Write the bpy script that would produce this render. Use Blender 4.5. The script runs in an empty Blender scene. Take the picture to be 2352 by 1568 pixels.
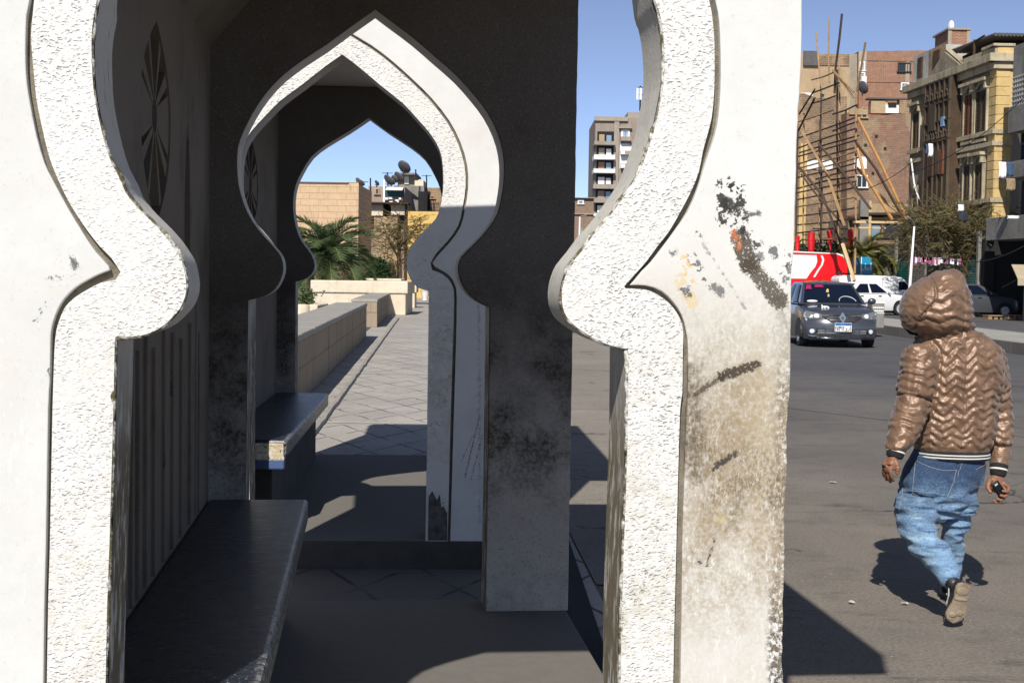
import bpy, bmesh, math, random
import numpy as np
from mathutils import Vector, Matrix, noise as mnoise
random.seed(7)
R = math.radians
C = bpy.context.scene.collection
SC = bpy.context.scene

# ------------------------------------------------------------------ camera
FPX, CX, CY, EYE = 3150.0, 1176.0, 784.0, 1.6      # pixels of the 2352 x 1568 photograph
PITCH, ROLL = math.atan(157 / FPX), 0.0155
cam = bpy.data.cameras.new("camera"); cam_o = bpy.data.objects.new("camera", cam); C.objects.link(cam_o)
cam.sensor_width = 36; cam.lens = FPX / 2352 * 36; cam.clip_start = 0.1; cam.clip_end = 2000
CM = Matrix.Rotation(math.pi / 2 - PITCH, 4, 'X') @ Matrix.Rotation(ROLL, 4, 'Z')
cam_o.matrix_world = Matrix.Translation((0, 0, EYE)) @ CM
SC.camera = cam_o
# ------------------------------------------------------------------ sky and sun
SUN_EL, SUN_AZ = 41.9, 12.0            # elevation; shadows fall this many degrees right of straight ahead
w = bpy.data.worlds.new("World"); SC.world = w; w.use_nodes = True
nt = w.node_tree; nt.nodes.clear()
sky = nt.nodes.new("ShaderNodeTexSky"); sky.sky_type = 'NISHITA'; sky.sun_disc = False
sky.sun_elevation = R(SUN_EL); sky.sun_rotation = R(180 + SUN_AZ); sky.air_density = 0.33; sky.dust_density = 0.25; sky.ozone_density = 3.0
bg = nt.nodes.new("ShaderNodeBackground"); bg.inputs[1].default_value = 0.125
out = nt.nodes.new("ShaderNodeOutputWorld")
hs = nt.nodes.new('ShaderNodeHueSaturation'); hs.inputs['Saturation'].default_value = 0.84; nt.links.new(sky.outputs[0], hs.inputs['Color']); nt.links.new(hs.outputs[0], bg.inputs[0]); nt.links.new(bg.outputs[0], out.inputs[0])
sun = bpy.data.lights.new("sun", 'SUN'); sun.energy = 4.4; sun.angle = R(0.5); sun.color = (1, .96, .9)
sun_o = bpy.data.objects.new("sun", sun); C.objects.link(sun_o)
sd = Vector((math.sin(R(SUN_AZ)) * math.cos(R(SUN_EL)), math.cos(R(SUN_AZ)) * math.cos(R(SUN_EL)), -math.sin(R(SUN_EL))))
sun_o.rotation_euler = sd.to_track_quat('-Z', 'Y').to_euler()
sun_o.location = (0, -5, 20)
SC.view_settings.view_transform = 'Standard'; SC.view_settings.look = 'None'
SC.view_settings.exposure = 0.4; SC.view_settings.gamma = 1.0
SC.cycles.max_bounces = 6; SC.cycles.diffuse_bounces = 3

# ------------------------------------------------------------------ pixel geometry
def ray(x, y):
    return (CM.to_3x3() @ Vector(((x - CX) / FPX, -(y - CY) / FPX, -1)))
def at(x, y, Y):
    d = ray(x, y); k = Y / d.y; return Vector((d.x * k, Y, EYE + d.z * k))
def gnd(x, y, z=0.0):
    d = ray(x, y); k = (z - EYE) / d.z; return Vector((d.x * k, d.y * k, z))
class Plane:
    """vertical plane; u horizontal along it, z up, o outwards (towards the viewer)"""
    def __init__(s, p, ud, flip=False):
        s.p = Vector((p[0], p[1], 0)); s.u = Vector((ud[0], ud[1], 0)).normalized()
        s.n = Vector((s.u.y, -s.u.x, 0)) * (-1 if flip else 1)
    def hit(s, x, y):
        d = ray(x, y); k = (s.p - Vector((0, 0, EYE))).dot(s.n) / d.dot(s.n)
        q = Vector((0, 0, EYE)) + d * k
        return ((q - s.p).dot(s.u), q.z)
    def w(s, u, z, o=0.0):
        q = s.p + s.u * u + s.n * o; return Vector((q.x, q.y, z))
def front(Y): return Plane((0, Y), (1, 0))

# ------------------------------------------------------------------ mesh builder
class MB:
    def __init__(s): s.v = []; s.f = []
    def add(s, vs, fs):
        b = len(s.v); s.v += [Vector(q) for q in vs]; s.f += [tuple(b + i for i in f) for f in fs]; return s
    def box(s, x0, x1, y0, y1, z0, z1):
        return s.add([(x0,y0,z0),(x1,y0,z0),(x1,y1,z0),(x0,y1,z0),(x0,y0,z1),(x1,y0,z1),(x1,y1,z1),(x0,y1,z1)],
                     [(0,3,2,1),(4,5,6,7),(0,1,5,4),(1,2,6,5),(2,3,7,6),(3,0,4,7)])
    def pbox(s, pl, u0, u1, z0, z1, o0, o1):
        c = [pl.w(u, z, o) for z in (z0, z1) for (u, o) in ((u0,o0),(u1,o0),(u1,o1),(u0,o1))]
        return s.add(c, [(0,3,2,1),(4,5,6,7),(0,1,5,4),(1,2,6,5),(2,3,7,6),(3,0,4,7)])
    def prism(s, pts, vec):
        n = len(pts); vec = Vector(vec); a = [Vector(p) for p in pts]; b = [p + vec for p in a]
        return s.add(a + b, [tuple(range(n))[::-1], tuple(range(n, 2*n))] + [(i, (i+1) % n, n + (i+1) % n, n + i) for i in range(n)])
    def ppoly(s, pl, uz, o0, o1):
        return s.prism([pl.w(u, z, o0) for u, z in uz], pl.n * (o1 - o0))
    def tube(s, path, rad, n=8, caps=True, flat=1.0):
        path = [Vector(p) for p in path]
        if not isinstance(rad, (list, tuple)): rad = [rad] * len(path)
        ref = Vector((0, 0, 1)); rings = []
        for i, p in enumerate(path):
            t = (path[min(i+1, len(path)-1)] - path[max(i-1, 0)])
            if t.length < 1e-9: t = Vector((0,0,1))
            t.normalize(); r0 = ref if abs(t.dot(ref)) < .95 else Vector((0, 1, 0))
            a = t.cross(r0).normalized(); b = t.cross(a)
            rr = rad[i] if isinstance(rad[i], (list, tuple)) else (rad[i], rad[i] * flat)
            rings.append([p + a * (rr[0] * math.cos(k*2*math.pi/n)) + b * (rr[1] * math.sin(k*2*math.pi/n)) for k in range(n)])
        return s.loft(rings, caps)
    def loft(s, rings, caps=True):
        n = len(rings[0]); vs = [q for r in rings for q in r]; fs = []
        for i in range(len(rings)-1):
            for k in range(n):
                fs.append((i*n+k, i*n+(k+1) % n, (i+1)*n+(k+1) % n, (i+1)*n+k))
        if caps: fs += [tuple(range(n))[::-1], tuple((len(rings)-1)*n + k for k in range(n))]
        return s.add(vs, fs)
    def ell(s, c, r, nu=16, nv=10, rot=None):
        c = Vector(c); rings = []
        for j in range(nv + 1):
            th = math.pi * (j + .001) / (nv + .002) ; ring = []
            for k in range(nu):
                p = Vector((r[0]*math.sin(th)*math.cos(2*math.pi*k/nu), r[1]*math.sin(th)*math.sin(2*math.pi*k/nu), -r[2]*math.cos(th)))
                if rot is not None: p = rot @ p
                ring.append(c + p)
            rings.append(ring)
        return s.loft(rings)
    def quad(s, a, b, c, d): return s.add([a, b, c, d], [(0, 1, 2, 3)])
    def patch(s, p00, p10, p11, p01, n=6, m=6, off=0.0, bulge=0.0):
        P = [Vector(q) for q in (p00, p10, p11, p01)]
        nn = (P[3]-P[0]).cross(P[1]-P[0]).normalized(); vs = []
        for j in range(m+1):
            for i in range(n+1):
                a, b = i/n, j/m
                q = P[0]*(1-a)*(1-b) + P[1]*a*(1-b) + P[2]*a*b + P[3]*(1-a)*b
                vs.append(q + nn * (off + bulge * (1-(2*a-1)**2) * (1-(2*b-1)**2)))
        return s.add(vs, [(j*(n+1)+i, j*(n+1)+i+1, (j+1)*(n+1)+i+1, (j+1)*(n+1)+i) for j in range(m) for i in range(n)])
    def build(s, name, mat, parent=None, smooth=False, bevel=0, bang=40, fix=True, auto=None):
        me = bpy.data.meshes.new(name)
        inv = None
        if parent is not None:
            M = parent.matrix_basis.copy(); par = parent
            while par.parent is not None: par = par.parent; M = par.matrix_basis @ M
            inv = M.inverted()
        vs = [inv @ q for q in s.v] if inv is not None else s.v
        me.from_pydata([tuple(q) for q in vs], [], s.f); me.update()
        if fix:
            bm = bmesh.new(); bm.from_mesh(me); bmesh.ops.recalc_face_normals(bm, faces=bm.faces); bm.to_mesh(me); bm.free()
        o = bpy.data.objects.new(name, me); C.objects.link(o); me.materials.append(mat)
        if smooth:
            me.polygons.foreach_set('use_smooth', [True] * len(me.polygons))
            if auto: me.set_sharp_from_angle(angle=R(auto))
        if bevel:
            m = o.modifiers.new('bevel', 'BEVEL'); m.width = bevel; m.segments = 2; m.limit_method = 'ANGLE'; m.angle_limit = R(bang)
        if parent is not None: o.parent = parent
        return o
def tag(o, label=None, cat=None, group=None, kind=None):
    for k, v in (('label', label), ('category', cat), ('group', group), ('kind', kind)):
        if v: o[k] = v
    return o
def empty(name, loc, label=None, cat=None, group=None, rz=0.0):
    o = bpy.data.objects.new(name, None); C.objects.link(o); o.empty_display_size = .2
    o.matrix_basis = Matrix.Translation(loc) @ Matrix.Rotation(rz, 4, 'Z')
    return tag(o, label, cat, group)
def copy_tree(o, parent=None):
    c = o.copy(); C.objects.link(c); c.parent = parent
    for ch in [q for q in bpy.data.objects if q.parent == o]: copy_tree(ch, c)
    return c
def jit(a): return random.uniform(-a, a)

# ------------------------------------------------------------------ node helper
class NT:
    def __init__(s, name):
        s.m = bpy.data.materials.new(name); s.m.use_nodes = True; s.t = s.m.node_tree; s.t.nodes.clear()
        s.o = s.t.nodes.new('ShaderNodeOutputMaterial'); s.b = s.t.nodes.new('ShaderNodeBsdfPrincipled')
        s.t.links.new(s.b.outputs[0], s.o.inputs[0])
        s.tc = s.t.nodes.new('ShaderNodeTexCoord'); s.obj = s.tc.outputs['Object']
    def n(s, t): return s.t.nodes.new(t)
    def L(s, a, b):
        if hasattr(a, 'is_output') : s.t.links.new(a, b)
        else:
            try: b.default_value = a
            except Exception: b.default_value = (a[0], a[1], a[2], 1) if len(a) == 3 else a
    def math(s, op, a, b=0.0, c=None, clamp=False):
        q = s.n('ShaderNodeMath'); q.operation = op; q.use_clamp = clamp; s.L(a, q.inputs[0]); s.L(b, q.inputs[1])
        if c is not None: s.L(c, q.inputs[2])
        return q.outputs[0]
    def vm(s, op, a, b=(0,0,0), scale=None):
        q = s.n('ShaderNodeVectorMath'); q.operation = op; s.L(a, q.inputs[0])
        if op not in ('LENGTH', 'SCALE', 'NORMALIZE'): s.L(b, q.inputs[1])
        if scale is not None: s.L(scale, q.inputs['Scale'])
        return q.outputs['Value'] if op in ('LENGTH', 'DOT_PRODUCT', 'DISTANCE') else q.outputs[0]
    def map(s, vec, scale=(1,1,1), loc=(0,0,0), rot=(0,0,0)):
        q = s.n('ShaderNodeMapping'); s.L(vec, q.inputs[0]); s.L(loc, q.inputs[1]); s.L(rot, q.inputs[2]); s.L(scale, q.inputs[3]); return q.outputs[0]
    def noise(s, vec, scale, detail=4, rough=.6, dist=0, col=False):
        q = s.n('ShaderNodeTexNoise'); s.L(vec, q.inputs['Vector']); q.inputs['Scale'].default_value = scale
        q.inputs['Detail'].default_value = detail; q.inputs['Roughness'].default_value = rough; q.inputs['Distortion'].default_value = dist
        return q.outputs['Color' if col else 'Fac']
    def vor(s, vec, scale, feature='F1', out='Distance', rand=1.0, smooth=None):
        q = s.n('ShaderNodeTexVoronoi'); s.L(vec, q.inputs['Vector']); q.feature = feature; q.inputs['Scale'].default_value = scale
        q.inputs['Randomness'].default_value = rand
        if smooth is not None: q.inputs['Smoothness'].default_value = smooth
        return q.outputs[out]
    def ramp(s, f, a, b, lo=0.0, hi=1.0):
        q = s.n('ShaderNodeMapRange'); s.L(f, q.inputs[0]); q.inputs[1].default_value = a; q.inputs[2].default_value = b
        q.inputs[3].default_value = lo; q.inputs[4].default_value = hi; q.clamp = True; return q.outputs[0]
    def mix(s, f, a, b, mode='MIX'):
        q = s.n('ShaderNodeMix'); q.data_type = 'RGBA'; q.blend_type = mode; s.L(f, q.inputs[0]); s.L(a, q.inputs[6]); s.L(b, q.inputs[7]); return q.outputs[2]
    def bump(s, h, dist, strength=1.0, prev=None):
        q = s.n('ShaderNodeBump'); s.L(h, q.inputs['Height']); q.inputs['Distance'].default_value = dist; q.inputs['Strength'].default_value = strength
        if prev is not None: s.L(prev, q.inputs['Normal'])
        return q.outputs[0]
    def xyz(s, vec):
        q = s.n('ShaderNodeSeparateXYZ'); s.L(vec, q.inputs[0]); return q.outputs
    def fin(s, col, rough=.8, nrm=None, metal=0, spec=None, **kw):
        s.L(col, s.b.inputs['Base Color']); s.L(rough, s.b.inputs['Roughness']); s.L(metal, s.b.inputs['Metallic'])
        if nrm is not None: s.L(nrm, s.b.inputs['Normal'])
        if spec is not None: s.L(spec, s.b.inputs['Specular IOR Level'])
        for k, v in kw.items(): s.L(v, s.b.inputs[k.replace('_', ' ')])
        return s.m
    def seg(s, vec, a, b, r, soft, warp=None):
        """mask of a stroke from a to b (local points) with radius r, frayed by noise"""
        a = Vector(a); b = Vector(b); ab = b - a; L2 = max(ab.length_squared, 1e-9)
        d = s.vm('SUBTRACT', vec, tuple(a)); t = s.math('DIVIDE', s.vm('DOT_PRODUCT', d, tuple(ab)), L2, clamp=True)
        e = s.vm('LENGTH', s.vm('SUBTRACT', d, s.vm('SCALE', tuple(ab), scale=t)))
        if warp is not None: e = s.math('ADD', e, warp)
        return s.ramp(e, r, r - soft)

def simple(name, col, rough=.7, metal=0, var=.25, scale=3.0, bump=0.0, bscale=30, col2=None, spec=None, stretch=(1,1,1), fine=.15):
    t = NT(name); v = t.map(t.obj, stretch)
    n1 = t.noise(v, scale, 5, .65); n2 = t.noise(v, scale * 9, 4, .6)
    c2 = col2 or tuple(c * (1 - var) for c in col)
    c = t.mix(t.ramp(n1, .3, .7), col, c2)
    c = t.mix(t.math('MULTIPLY', t.ramp(n2, .35, .75), fine), c, tuple(q * .55 for q in col))
    nr = t.bump(t.noise(v, bscale, 4), bump) if bump else None
    return t.fin(c, rough, nr, metal, spec)
# ================================================================== pavilions
SL1, SL2 = -0.107, -0.056
def pav_plane(D, sl):
    n = math.hypot(sl, 1); nx, ny = sl / n, 1 / n
    return Plane((D * nx, D * ny), (ny, -nx))          # hit() gives u measured from the axis line through the camera
FLOOR = 0.16
DA, DB, DC, DD = 2.6966, 5.7516, 7.3012, 10.50
PA, PB, PC, PD = pav_plane(DA, SL1), pav_plane(DB, SL1), pav_plane(DC, SL2), pav_plane(DD, SL2)
T = 0.20
# --- traced outlines, pixels of the photograph
A_in_L = [(223,0),(216,38),(211,82),(211.5,144),(215,204),(223,252),(232,293),(243,336),(257.5,376.5),(277,412.5),(288,441),(310,470),(331,492),(360,520.6),(385,549),(403,574.6),(418,600),(425,628.6),(428.6,657),(425,682.6),(414,708),(396,729),(371,751),(338.5,767),(306,772.7),(277,773.7),(266,774),(264,790),(263,845),(261,941),(252,1250),(243,1568)]
A_gb_L = [(79,0),(73,60),(72,96),(77,156),(84,228),(96,288),(108,340),(119,376.5),(137,420),(158,463),(180,499),(202,531),(230.5,567),(256,592.5),(277,625),(266,643),(230.5,650),(202,664.6),(173,682.6),(151,704),(139,729),(130,758),(126,794),(124,845),(121,941),(115,1250),(108,1568)]
A_gp_L = [(68.4,0),(61,36),(59,96),(59,144),(62,192),(69.6,240),(84,312),(103,376),(119,409),(140,448.5),(162,488),(184,524),(202,553),(223,582),(249,611),(252,621),(230,629),(202,643),(173,661),(148,686),(133,711),(122,740),(117,769),(116,809),(114.5,881),(111,941),(106,1250),(100,1568)]
A_in_R = [(1504,0),(1513,25),(1521,63),(1524.6,101),(1526.4,151),(1524.6,189),(1518,227),(1513,252),(1507,282),(1498,315),(1488,345),(1469,395),(1452.5,424.5),(1423,466.6),(1391,509),(1362,541),(1336,577),(1310,609),(1298.5,635),(1292,661),(1290.4,690),(1297,719.5),(1313,742),(1339,761.6),(1371.4,781),(1400.6,792.4),(1429.8,799),(1441,800.5),(1443,812),(1442,941),(1440,1061),(1434,1221),(1430,1341),(1426,1461),(1426,1568)]
A_gb_R = [(1628,0),(1636.8,50),(1640.6,101),(1641,176),(1639,227),(1634,272),(1626.7,302.5),(1614,348),(1604.8,395),(1585,444),(1562.7,486),(1536.7,531.5),(1510.8,564),(1488,596),(1465.4,622),(1433,658),(1437,662),(1481.6,665),(1507.6,675),(1533.5,693.5),(1553,716),(1565,742),(1569,768),(1568,817),(1567,904),(1561.8,941),(1556,1141),(1552,1301),(1548,1461),(1546,1568)]
A_gp_R = [(1643,0),(1652,50),(1655,113),(1655.7,176),(1653,239.5),(1647,290),(1637,328),(1624,365.5),(1614.5,395),(1601.6,437),(1579,489),(1546.5,535),(1520.5,570),(1494.6,603),(1475,622),(1457,644),(1447,655),(1485,656),(1520.5,669),(1546.5,694),(1566,724),(1576,761.6),(1580.5,800),(1580.5,903.6),(1578,941),(1572,1101),(1567,1261),(1563,1568)]
A_out_R = [(1843.5,0),(1841,126),(1837,227),(1830,328),(1830,395),(1826,470),(1825,560),(1819,640),(1817,760),(1816,860),(1811.6,941),(1809.6,1061),(1803.6,1141),(1803,1341),(1799,1461),(1800,1568)]
def half(l): return [(x/2, y/2) for x, y in l]
B_R = half([(1725,48),(1800,100),(1900,175),(2000,262),(2100,350),(2180,440),(2240,520),(2285,610),(2310,700),(2316,790),(2308,880),(2285,980),(2235,1060),(2170,1130),(2120,1180),(2105,1225),(2110,1275),(2135,1330),(2180,1375),(2235,1405),(2250,1410)]) + [(1124,800),(1120,1100),(1115,1402)]
B_L = half([(1605,128),(1500,205),(1400,270),(1300,345),(1220,430),(1160,520),(1115,610),(1092,680),(1088,760),(1095,850),(1120,940),(1160,1020),(1210,1085),(1260,1140),(1290,1180),(1300,1230),(1290,1280),(1260,1330),(1210,1360),(1140,1378)]) + [(568,800),(563,1135),(557,1400)]
C_in = half([(1578,252),(1650,310),(1750,395),(1850,475),(1920,550),(1980,620),(2020,690),(2035,770),(2035,880),(2015,980),(1990,1020),(1940,1070),(1890,1130),(1870,1180),(1870,1230),(1885,1280),(1920,1320),(1968,1335)]) + [(985,700),(981,1000),(977,1240)]
C_gb = half([(1601,146),(1700,222),(1797,295),(1897,385),(1976,465),(2055,565),(2105,663),(2134,762),(2139,860),(2124,960),(2104,1038),(2055,1108),(2004,1163),(1978,1210),(1985,1240),(2018,1252),(2055,1277),(2079,1315),(2086,1375)]) + [(1040,800),(1034,1000),(1028,1242)]
C_gp = half([(1608,132),(1704,208),(1804,284),(1904,374),(1984,454),(2064,556),(2116,658),(2146,760),(2151,860),(2136,962),(2114,1044),(2066,1114),(2014,1170),(1986,1208),(2000,1226),(2026,1240),(2064,1266),(2090,1308),(2098,1372)]) + [(1047,800),(1041,1000),(1034,1242)]
D_L = half([(1695,541),(1600,605),(1500,665),(1430,720),(1385,790),(1358,850),(1346,920),(1350,1000),(1370,1080),(1400,1130),(1430,1170),(1445,1220),(1430,1260),(1390,1285),(1358,1292)]) + [(678,720),(677,900),(674,1052)]
uz = lambda pl, l: [pl.hit(x, y) for x, y in l]
def floored(l): return l[:-1] + [(l[-1][0], FLOOR)] if l[-1][1] < FLOOR + .15 else l + [(l[-1][0], FLOOR)]
Cin, Cgb, Cgp = floored(uz(PC, C_in)), floored(uz(PC, C_gb)), floored(uz(PC, C_gp))
CC = (Cin[-1][0] + PC.hit(575, 1000)[0]) / 2           # centre line of the second pavilion's near opening
mir = lambda l, c: [(2*c - u, z) for u, z in l]
def arch_top(side, prof, zc, kx, c, apz):
    """upper part of arch A (above the picture) taken from the same moulding on arch C"""
    pts = [((u - CC) * kx * side + c, z + apz) for u, z in prof if z + apz > zc]
    return pts
def smooth_pts(pts, n=2):
    """Catmull-Rom refinement so traced outlines run smoothly; keeps sharp corners (turn > 45 degrees)"""
    out = []
    m = len(pts)
    P = [Vector((p[0], p[1])) for p in pts]
    def sharp(i):
        if i <= 0 or i >= m-1: return True
        a = (P[i]-P[i-1]); b = (P[i+1]-P[i])
        return a.length < 1e-5 or b.length < 1e-5 or a.angle(b) > R(40)
    for i in range(m-1):
        p0 = P[i-1] if not sharp(i) else P[i]*2-P[i+1]
        p3 = P[i+2] if not sharp(i+1) else P[i+1]*2-P[i]
        p1, p2 = P[i], P[i+1]
        for k in range(n):
            t = k/n
            q = .5*((2*p1) + (p2-p0)*t + (2*p0-5*p1+4*p2-p3)*t*t + (3*p1-p0-3*p2+p3)*t**3)
            out.append((q.x, q.y))
    out.append((P[-1].x, P[-1].y)); return out
def full(left, right, apex=None):
    """left list ordered top->bottom, right list top->bottom; returns right bottom -> apex -> left bottom"""
    l = smooth_pts(([apex] if apex else []) + left); r = smooth_pts(([apex] if apex else []) + right)
    return r[::-1] + l[(1 if apex else 0):]
def topA(pl_list, side, prof):
    pts = uz(PA, pl_list); z0 = pts[0][1]
    c = 0.019; ref = [q for q in prof if q[1] > z0 + .02]          # profile points higher than the frame
    ua = pts[0][0] - c; uc = abs(np.interp(z0, [p[1] for p in prof[::-1]], [p[0]-CC for p in prof[::-1]])) if False else None
    # scale so that the curves meet where the photograph cuts the arch
    cand = [(q[0]-CC, q[1]) for q in prof]
    best = None
    for i in range(len(cand)-1):
        if (cand[i][1]-z0)*(cand[i+1][1]-z0) <= 0 and best is None:
            t = (z0-cand[i][1])/(cand[i+1][1]-cand[i][1]+1e-9); best = cand[i][0]*(1-t)+cand[i+1][0]*t
    k = abs(ua)/best
    return [(c + side*(q[0]-CC)*k if i else c, q[1]) for i, q in enumerate(ref)] + pts
A_inner = full(floored(topA(A_in_L, -1, Cin))[1:], floored(topA(A_in_R, 1, Cin))[1:], (0.019, Cin[0][1]))
A_gbL, A_gbR = floored(topA(A_gb_L, -1, Cgb)), floored(topA(A_gb_R, 1, Cgb))
A_gpL, A_gpR = floored(topA(A_gp_L, -1, Cgp)), floored(topA(A_gp_R, 1, Cgp))
A_band_o = full(A_gbL[1:], A_gbR[1:], A_gbL[0]); A_plain_i = full(A_gpL[1:], A_gpR[1:], A_gpL[0])
B_inner = full(floored(uz(PB, B_L)), floored(uz(PB, B_R))[1:], PB.hit(862.5, 22))
C_inner = full(mir(Cin, CC)[1:], Cin[1:], (CC, Cin[0][1])); C_band_o = full(mir(Cgb, CC)[1:], Cgb[1:], (CC, Cgb[0][1])); C_plain_i = full(mir(Cgp, CC)[1:], Cgp[1:], (CC, Cgp[0][1]))
Din = floored(uz(PD, D_L)); DCn = Din[0][0]
D_inner = full(Din[1:], mir(Din, DCn)[1:], Din[0])

def ragged(u, z0, z1, amp, n, seed):
    rnd = random.Random(seed); out = []
    for i in range(n+1):
        z = z0 + (z1-z0)*i/n
        out.append((u - amp*abs(rnd.gauss(0, 1))*max(0, mnoise.noise(Vector((seed, z*6, 0)))+.35), z))
    return out
def arch_poly(inner, uL, uR, zt, right=None):
    """outer rectangle minus the opening; inner runs right-bottom -> apex -> left-bottom"""
    rs = right or [(uR, FLOOR), (uR, zt)]
    # order: right bottom outer, up, top left, down, then the opening from the left foot over the apex to the right foot
    return rs + [(uL, zt), (uL, FLOOR)] + inner[::-1]
# ------------------------------------------------------------------ pavilion materials
def plaster(name, base=(.61,.605,.575), dirt=(.45,.38,.26), amt=.35, low=.0, strokes=None, bumpd=.0015, rough=.85, speck=.25, off=(0,0,0), extra=None):
    t = NT(name); v = t.vm('SUBTRACT', t.obj, off) if off != (0,0,0) else t.obj
    n1 = t.noise(v, 2.2, 6, .62); n2 = t.noise(v, 14, 5, .7); n3 = t.noise(v, 90, 3, .6)
    c = t.mix(t.ramp(n1, .35, .75, 0, .7), base, tuple(b*.84 for b in base)); c = t.mix(t.ramp(n2, .35, .7, 0, .35), c, tuple(min(.8, b*1.18) for b in base))
    z = t.xyz(v)[2]
    m = t.math('MULTIPLY', t.ramp(n1, .48, .68), t.ramp(n2, .38, .62)); m = t.math('MULTIPLY', m, amt)
    if low: # splash-back grime that belongs to the foot of the wall
        g = t.ramp(t.math('ADD', z, t.math('MULTIPLY', n1, .9)), 1.0+low, .55+low*.2)
        g = t.math('MULTIPLY', g, t.ramp(n2, .35, .6)); m = t.math('MAXIMUM', m, t.math('MULTIPLY', g, .8))
    c = t.mix(m, c, dirt)
    c = t.mix(t.math('MULTIPLY', t.ramp(n3, .62, .8), speck), c, tuple(d*.4 for d in dirt))
    h = t.math('ADD', t.math('MULTIPLY', n2, .7), t.math('MULTIPLY', n3, .3))
    if extra: c = extra(t, v, c)
    if strokes:
        w1 = t.math('MULTIPLY', t.math('SUBTRACT', t.noise(v, 120, 6, .75), .5), .045); spk = t.ramp(t.noise(v, 230, 3, .7), .34, .40)
        w2 = t.math('MULTIPLY', t.math('SUBTRACT', t.noise(v, 25, 5, .8), .5), .09)
        for a, b, r, col, op, kind in sorted(strokes, key=lambda q: q[5] != 'soft'):
            s = t.seg(v, a, b, r, r*.9 if kind == 'soft' else .003, w2 if kind == 'soft' else w1)
            if kind == 'soft': s = t.math('MULTIPLY', s, t.ramp(n3, .3, .6))
            if kind == 'hard': s = t.math('MULTIPLY', s, spk)
            if kind == 'fleck': s = t.math('MULTIPLY', s, t.math('GREATER_THAN', t.noise(v, 75, 3, .6), .53))
            c = t.mix(t.math('MULTIPLY', s, op), c, col)
    return t.fin(c, rough, t.bump(h, bumpd))
def stipple(name, base=(.68,.665,.63), cell=62, depth=.006, dirt=.55, low=True):
    t = NT(name); v = t.obj
    wv = t.vm('ADD', v, t.vm('SCALE', t.vm('SUBTRACT', t.noise(v, 26, 4, .65, col=True), (.5,.5,.5)), scale=.030))
    vv = t.map(wv, (.70, .70, 1.30), (0,0,0), (0, R(20), 0)); v3 = t.map(wv, (.75, .75, 1.2), (3.3,1.7,.4), (0, R(-35), 0))
    def pit(vec, sc, r):
        f = t.vor(vec, sc, 'F1'); cc = t.vor(vec, sc, 'F1', 'Color'); k = t.xyz(cc)[0]
        return t.math('MULTIPLY', t.ramp(f, r, r*.35), t.ramp(k, .02, .35, .35, 1))
    p = t.math('MAXIMUM', pit(vv, cell, .40), t.math('MULTIPLY', pit(v3, cell*1.45, .36), .8)); b = t.noise(v, 60, 4, .6)
    dens = t.ramp(t.noise(v, 5, 4, .65), .35, .62, .35, 1); p = t.math('MULTIPLY', p, dens)
    h = t.math('SUBTRACT', t.math('ADD', t.math('MULTIPLY', b, .75), t.math('MULTIPLY', t.noise(vv, 130, 3, .6), .35)), t.math('MULTIPLY', p, .8))
    z = t.xyz(v)[2]; n1 = t.noise(v, 4, 5, .6); n2 = t.noise(v, 30, 4, .7)
    pits = t.math('MULTIPLY', t.ramp(p, .45, .9), t.ramp(n2, .32, .55))
    c = t.mix(t.math('MULTIPLY', pits, dirt), base, (.26,.24,.20))
    if low:
        g = t.math('MULTIPLY', t.ramp(z, 1.6, .9, .25, 1), t.ramp(n1, .42, .62))
        c = t.mix(t.math('MULTIPLY', t.math('MULTIPLY', g, t.ramp(n2, .35, .6)), .6), c, (.38,.34,.23))
        rust = t.math('MULTIPLY', t.ramp(t.noise(v, 9, 3, .5), .68, .74), t.ramp(z, 1.5, 1.2)); c = t.mix(t.math('MULTIPLY', rust, .6), c, (.5,.27,.1))
    return t.fin(c, .9, t.bump(h, depth, 1.0))
grime = simple("grimy_concrete", (.23,.20,.145), .95, var=.5, scale=14, bump=.004, bscale=90, col2=(.09,.08,.06))
M_stip = stipple("stippled_stucco", cell=104, depth=.0034)
M_stip2 = stipple("stippled_stucco_far", cell=60, depth=.005)
def Au(x, y): u, z = PA.hit(x, y); return (u, z)
P1o = ((PA.w(.1, 0) + PB.w(.1, 0)) / 2); P1o.z = 0
TH1 = math.atan2(-SL1, 1); TH2 = math.atan2(-SL2, 1)
pav1 = empty('pavilion', P1o, 'near white concrete pavilion with stippled keyhole arch framing the view', 'pavilion', 'arcaded street pavilions', TH1)
P2o = ((PC.w(CC, 0) + PD.w(CC, 0)) / 2); P2o.z = 0
pav2 = empty('pavilion', P2o, 'second concrete pavilion seen through the near arch, beyond a paved gap', 'pavilion', 'arcaded street pavilions', TH2)
inv1 = pav1.matrix_basis.inverted(); inv2 = pav2.matrix_basis.inverted()
def a3(x, y):
    u, z = PA.hit(x, y); return tuple(inv1 @ PA.w(u, z, 0))
BLK = (.02,.018,.016); GRY = (.07,.07,.075); BRN = (.045,.028,.014); OCH = (.60,.42,.16)
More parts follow.
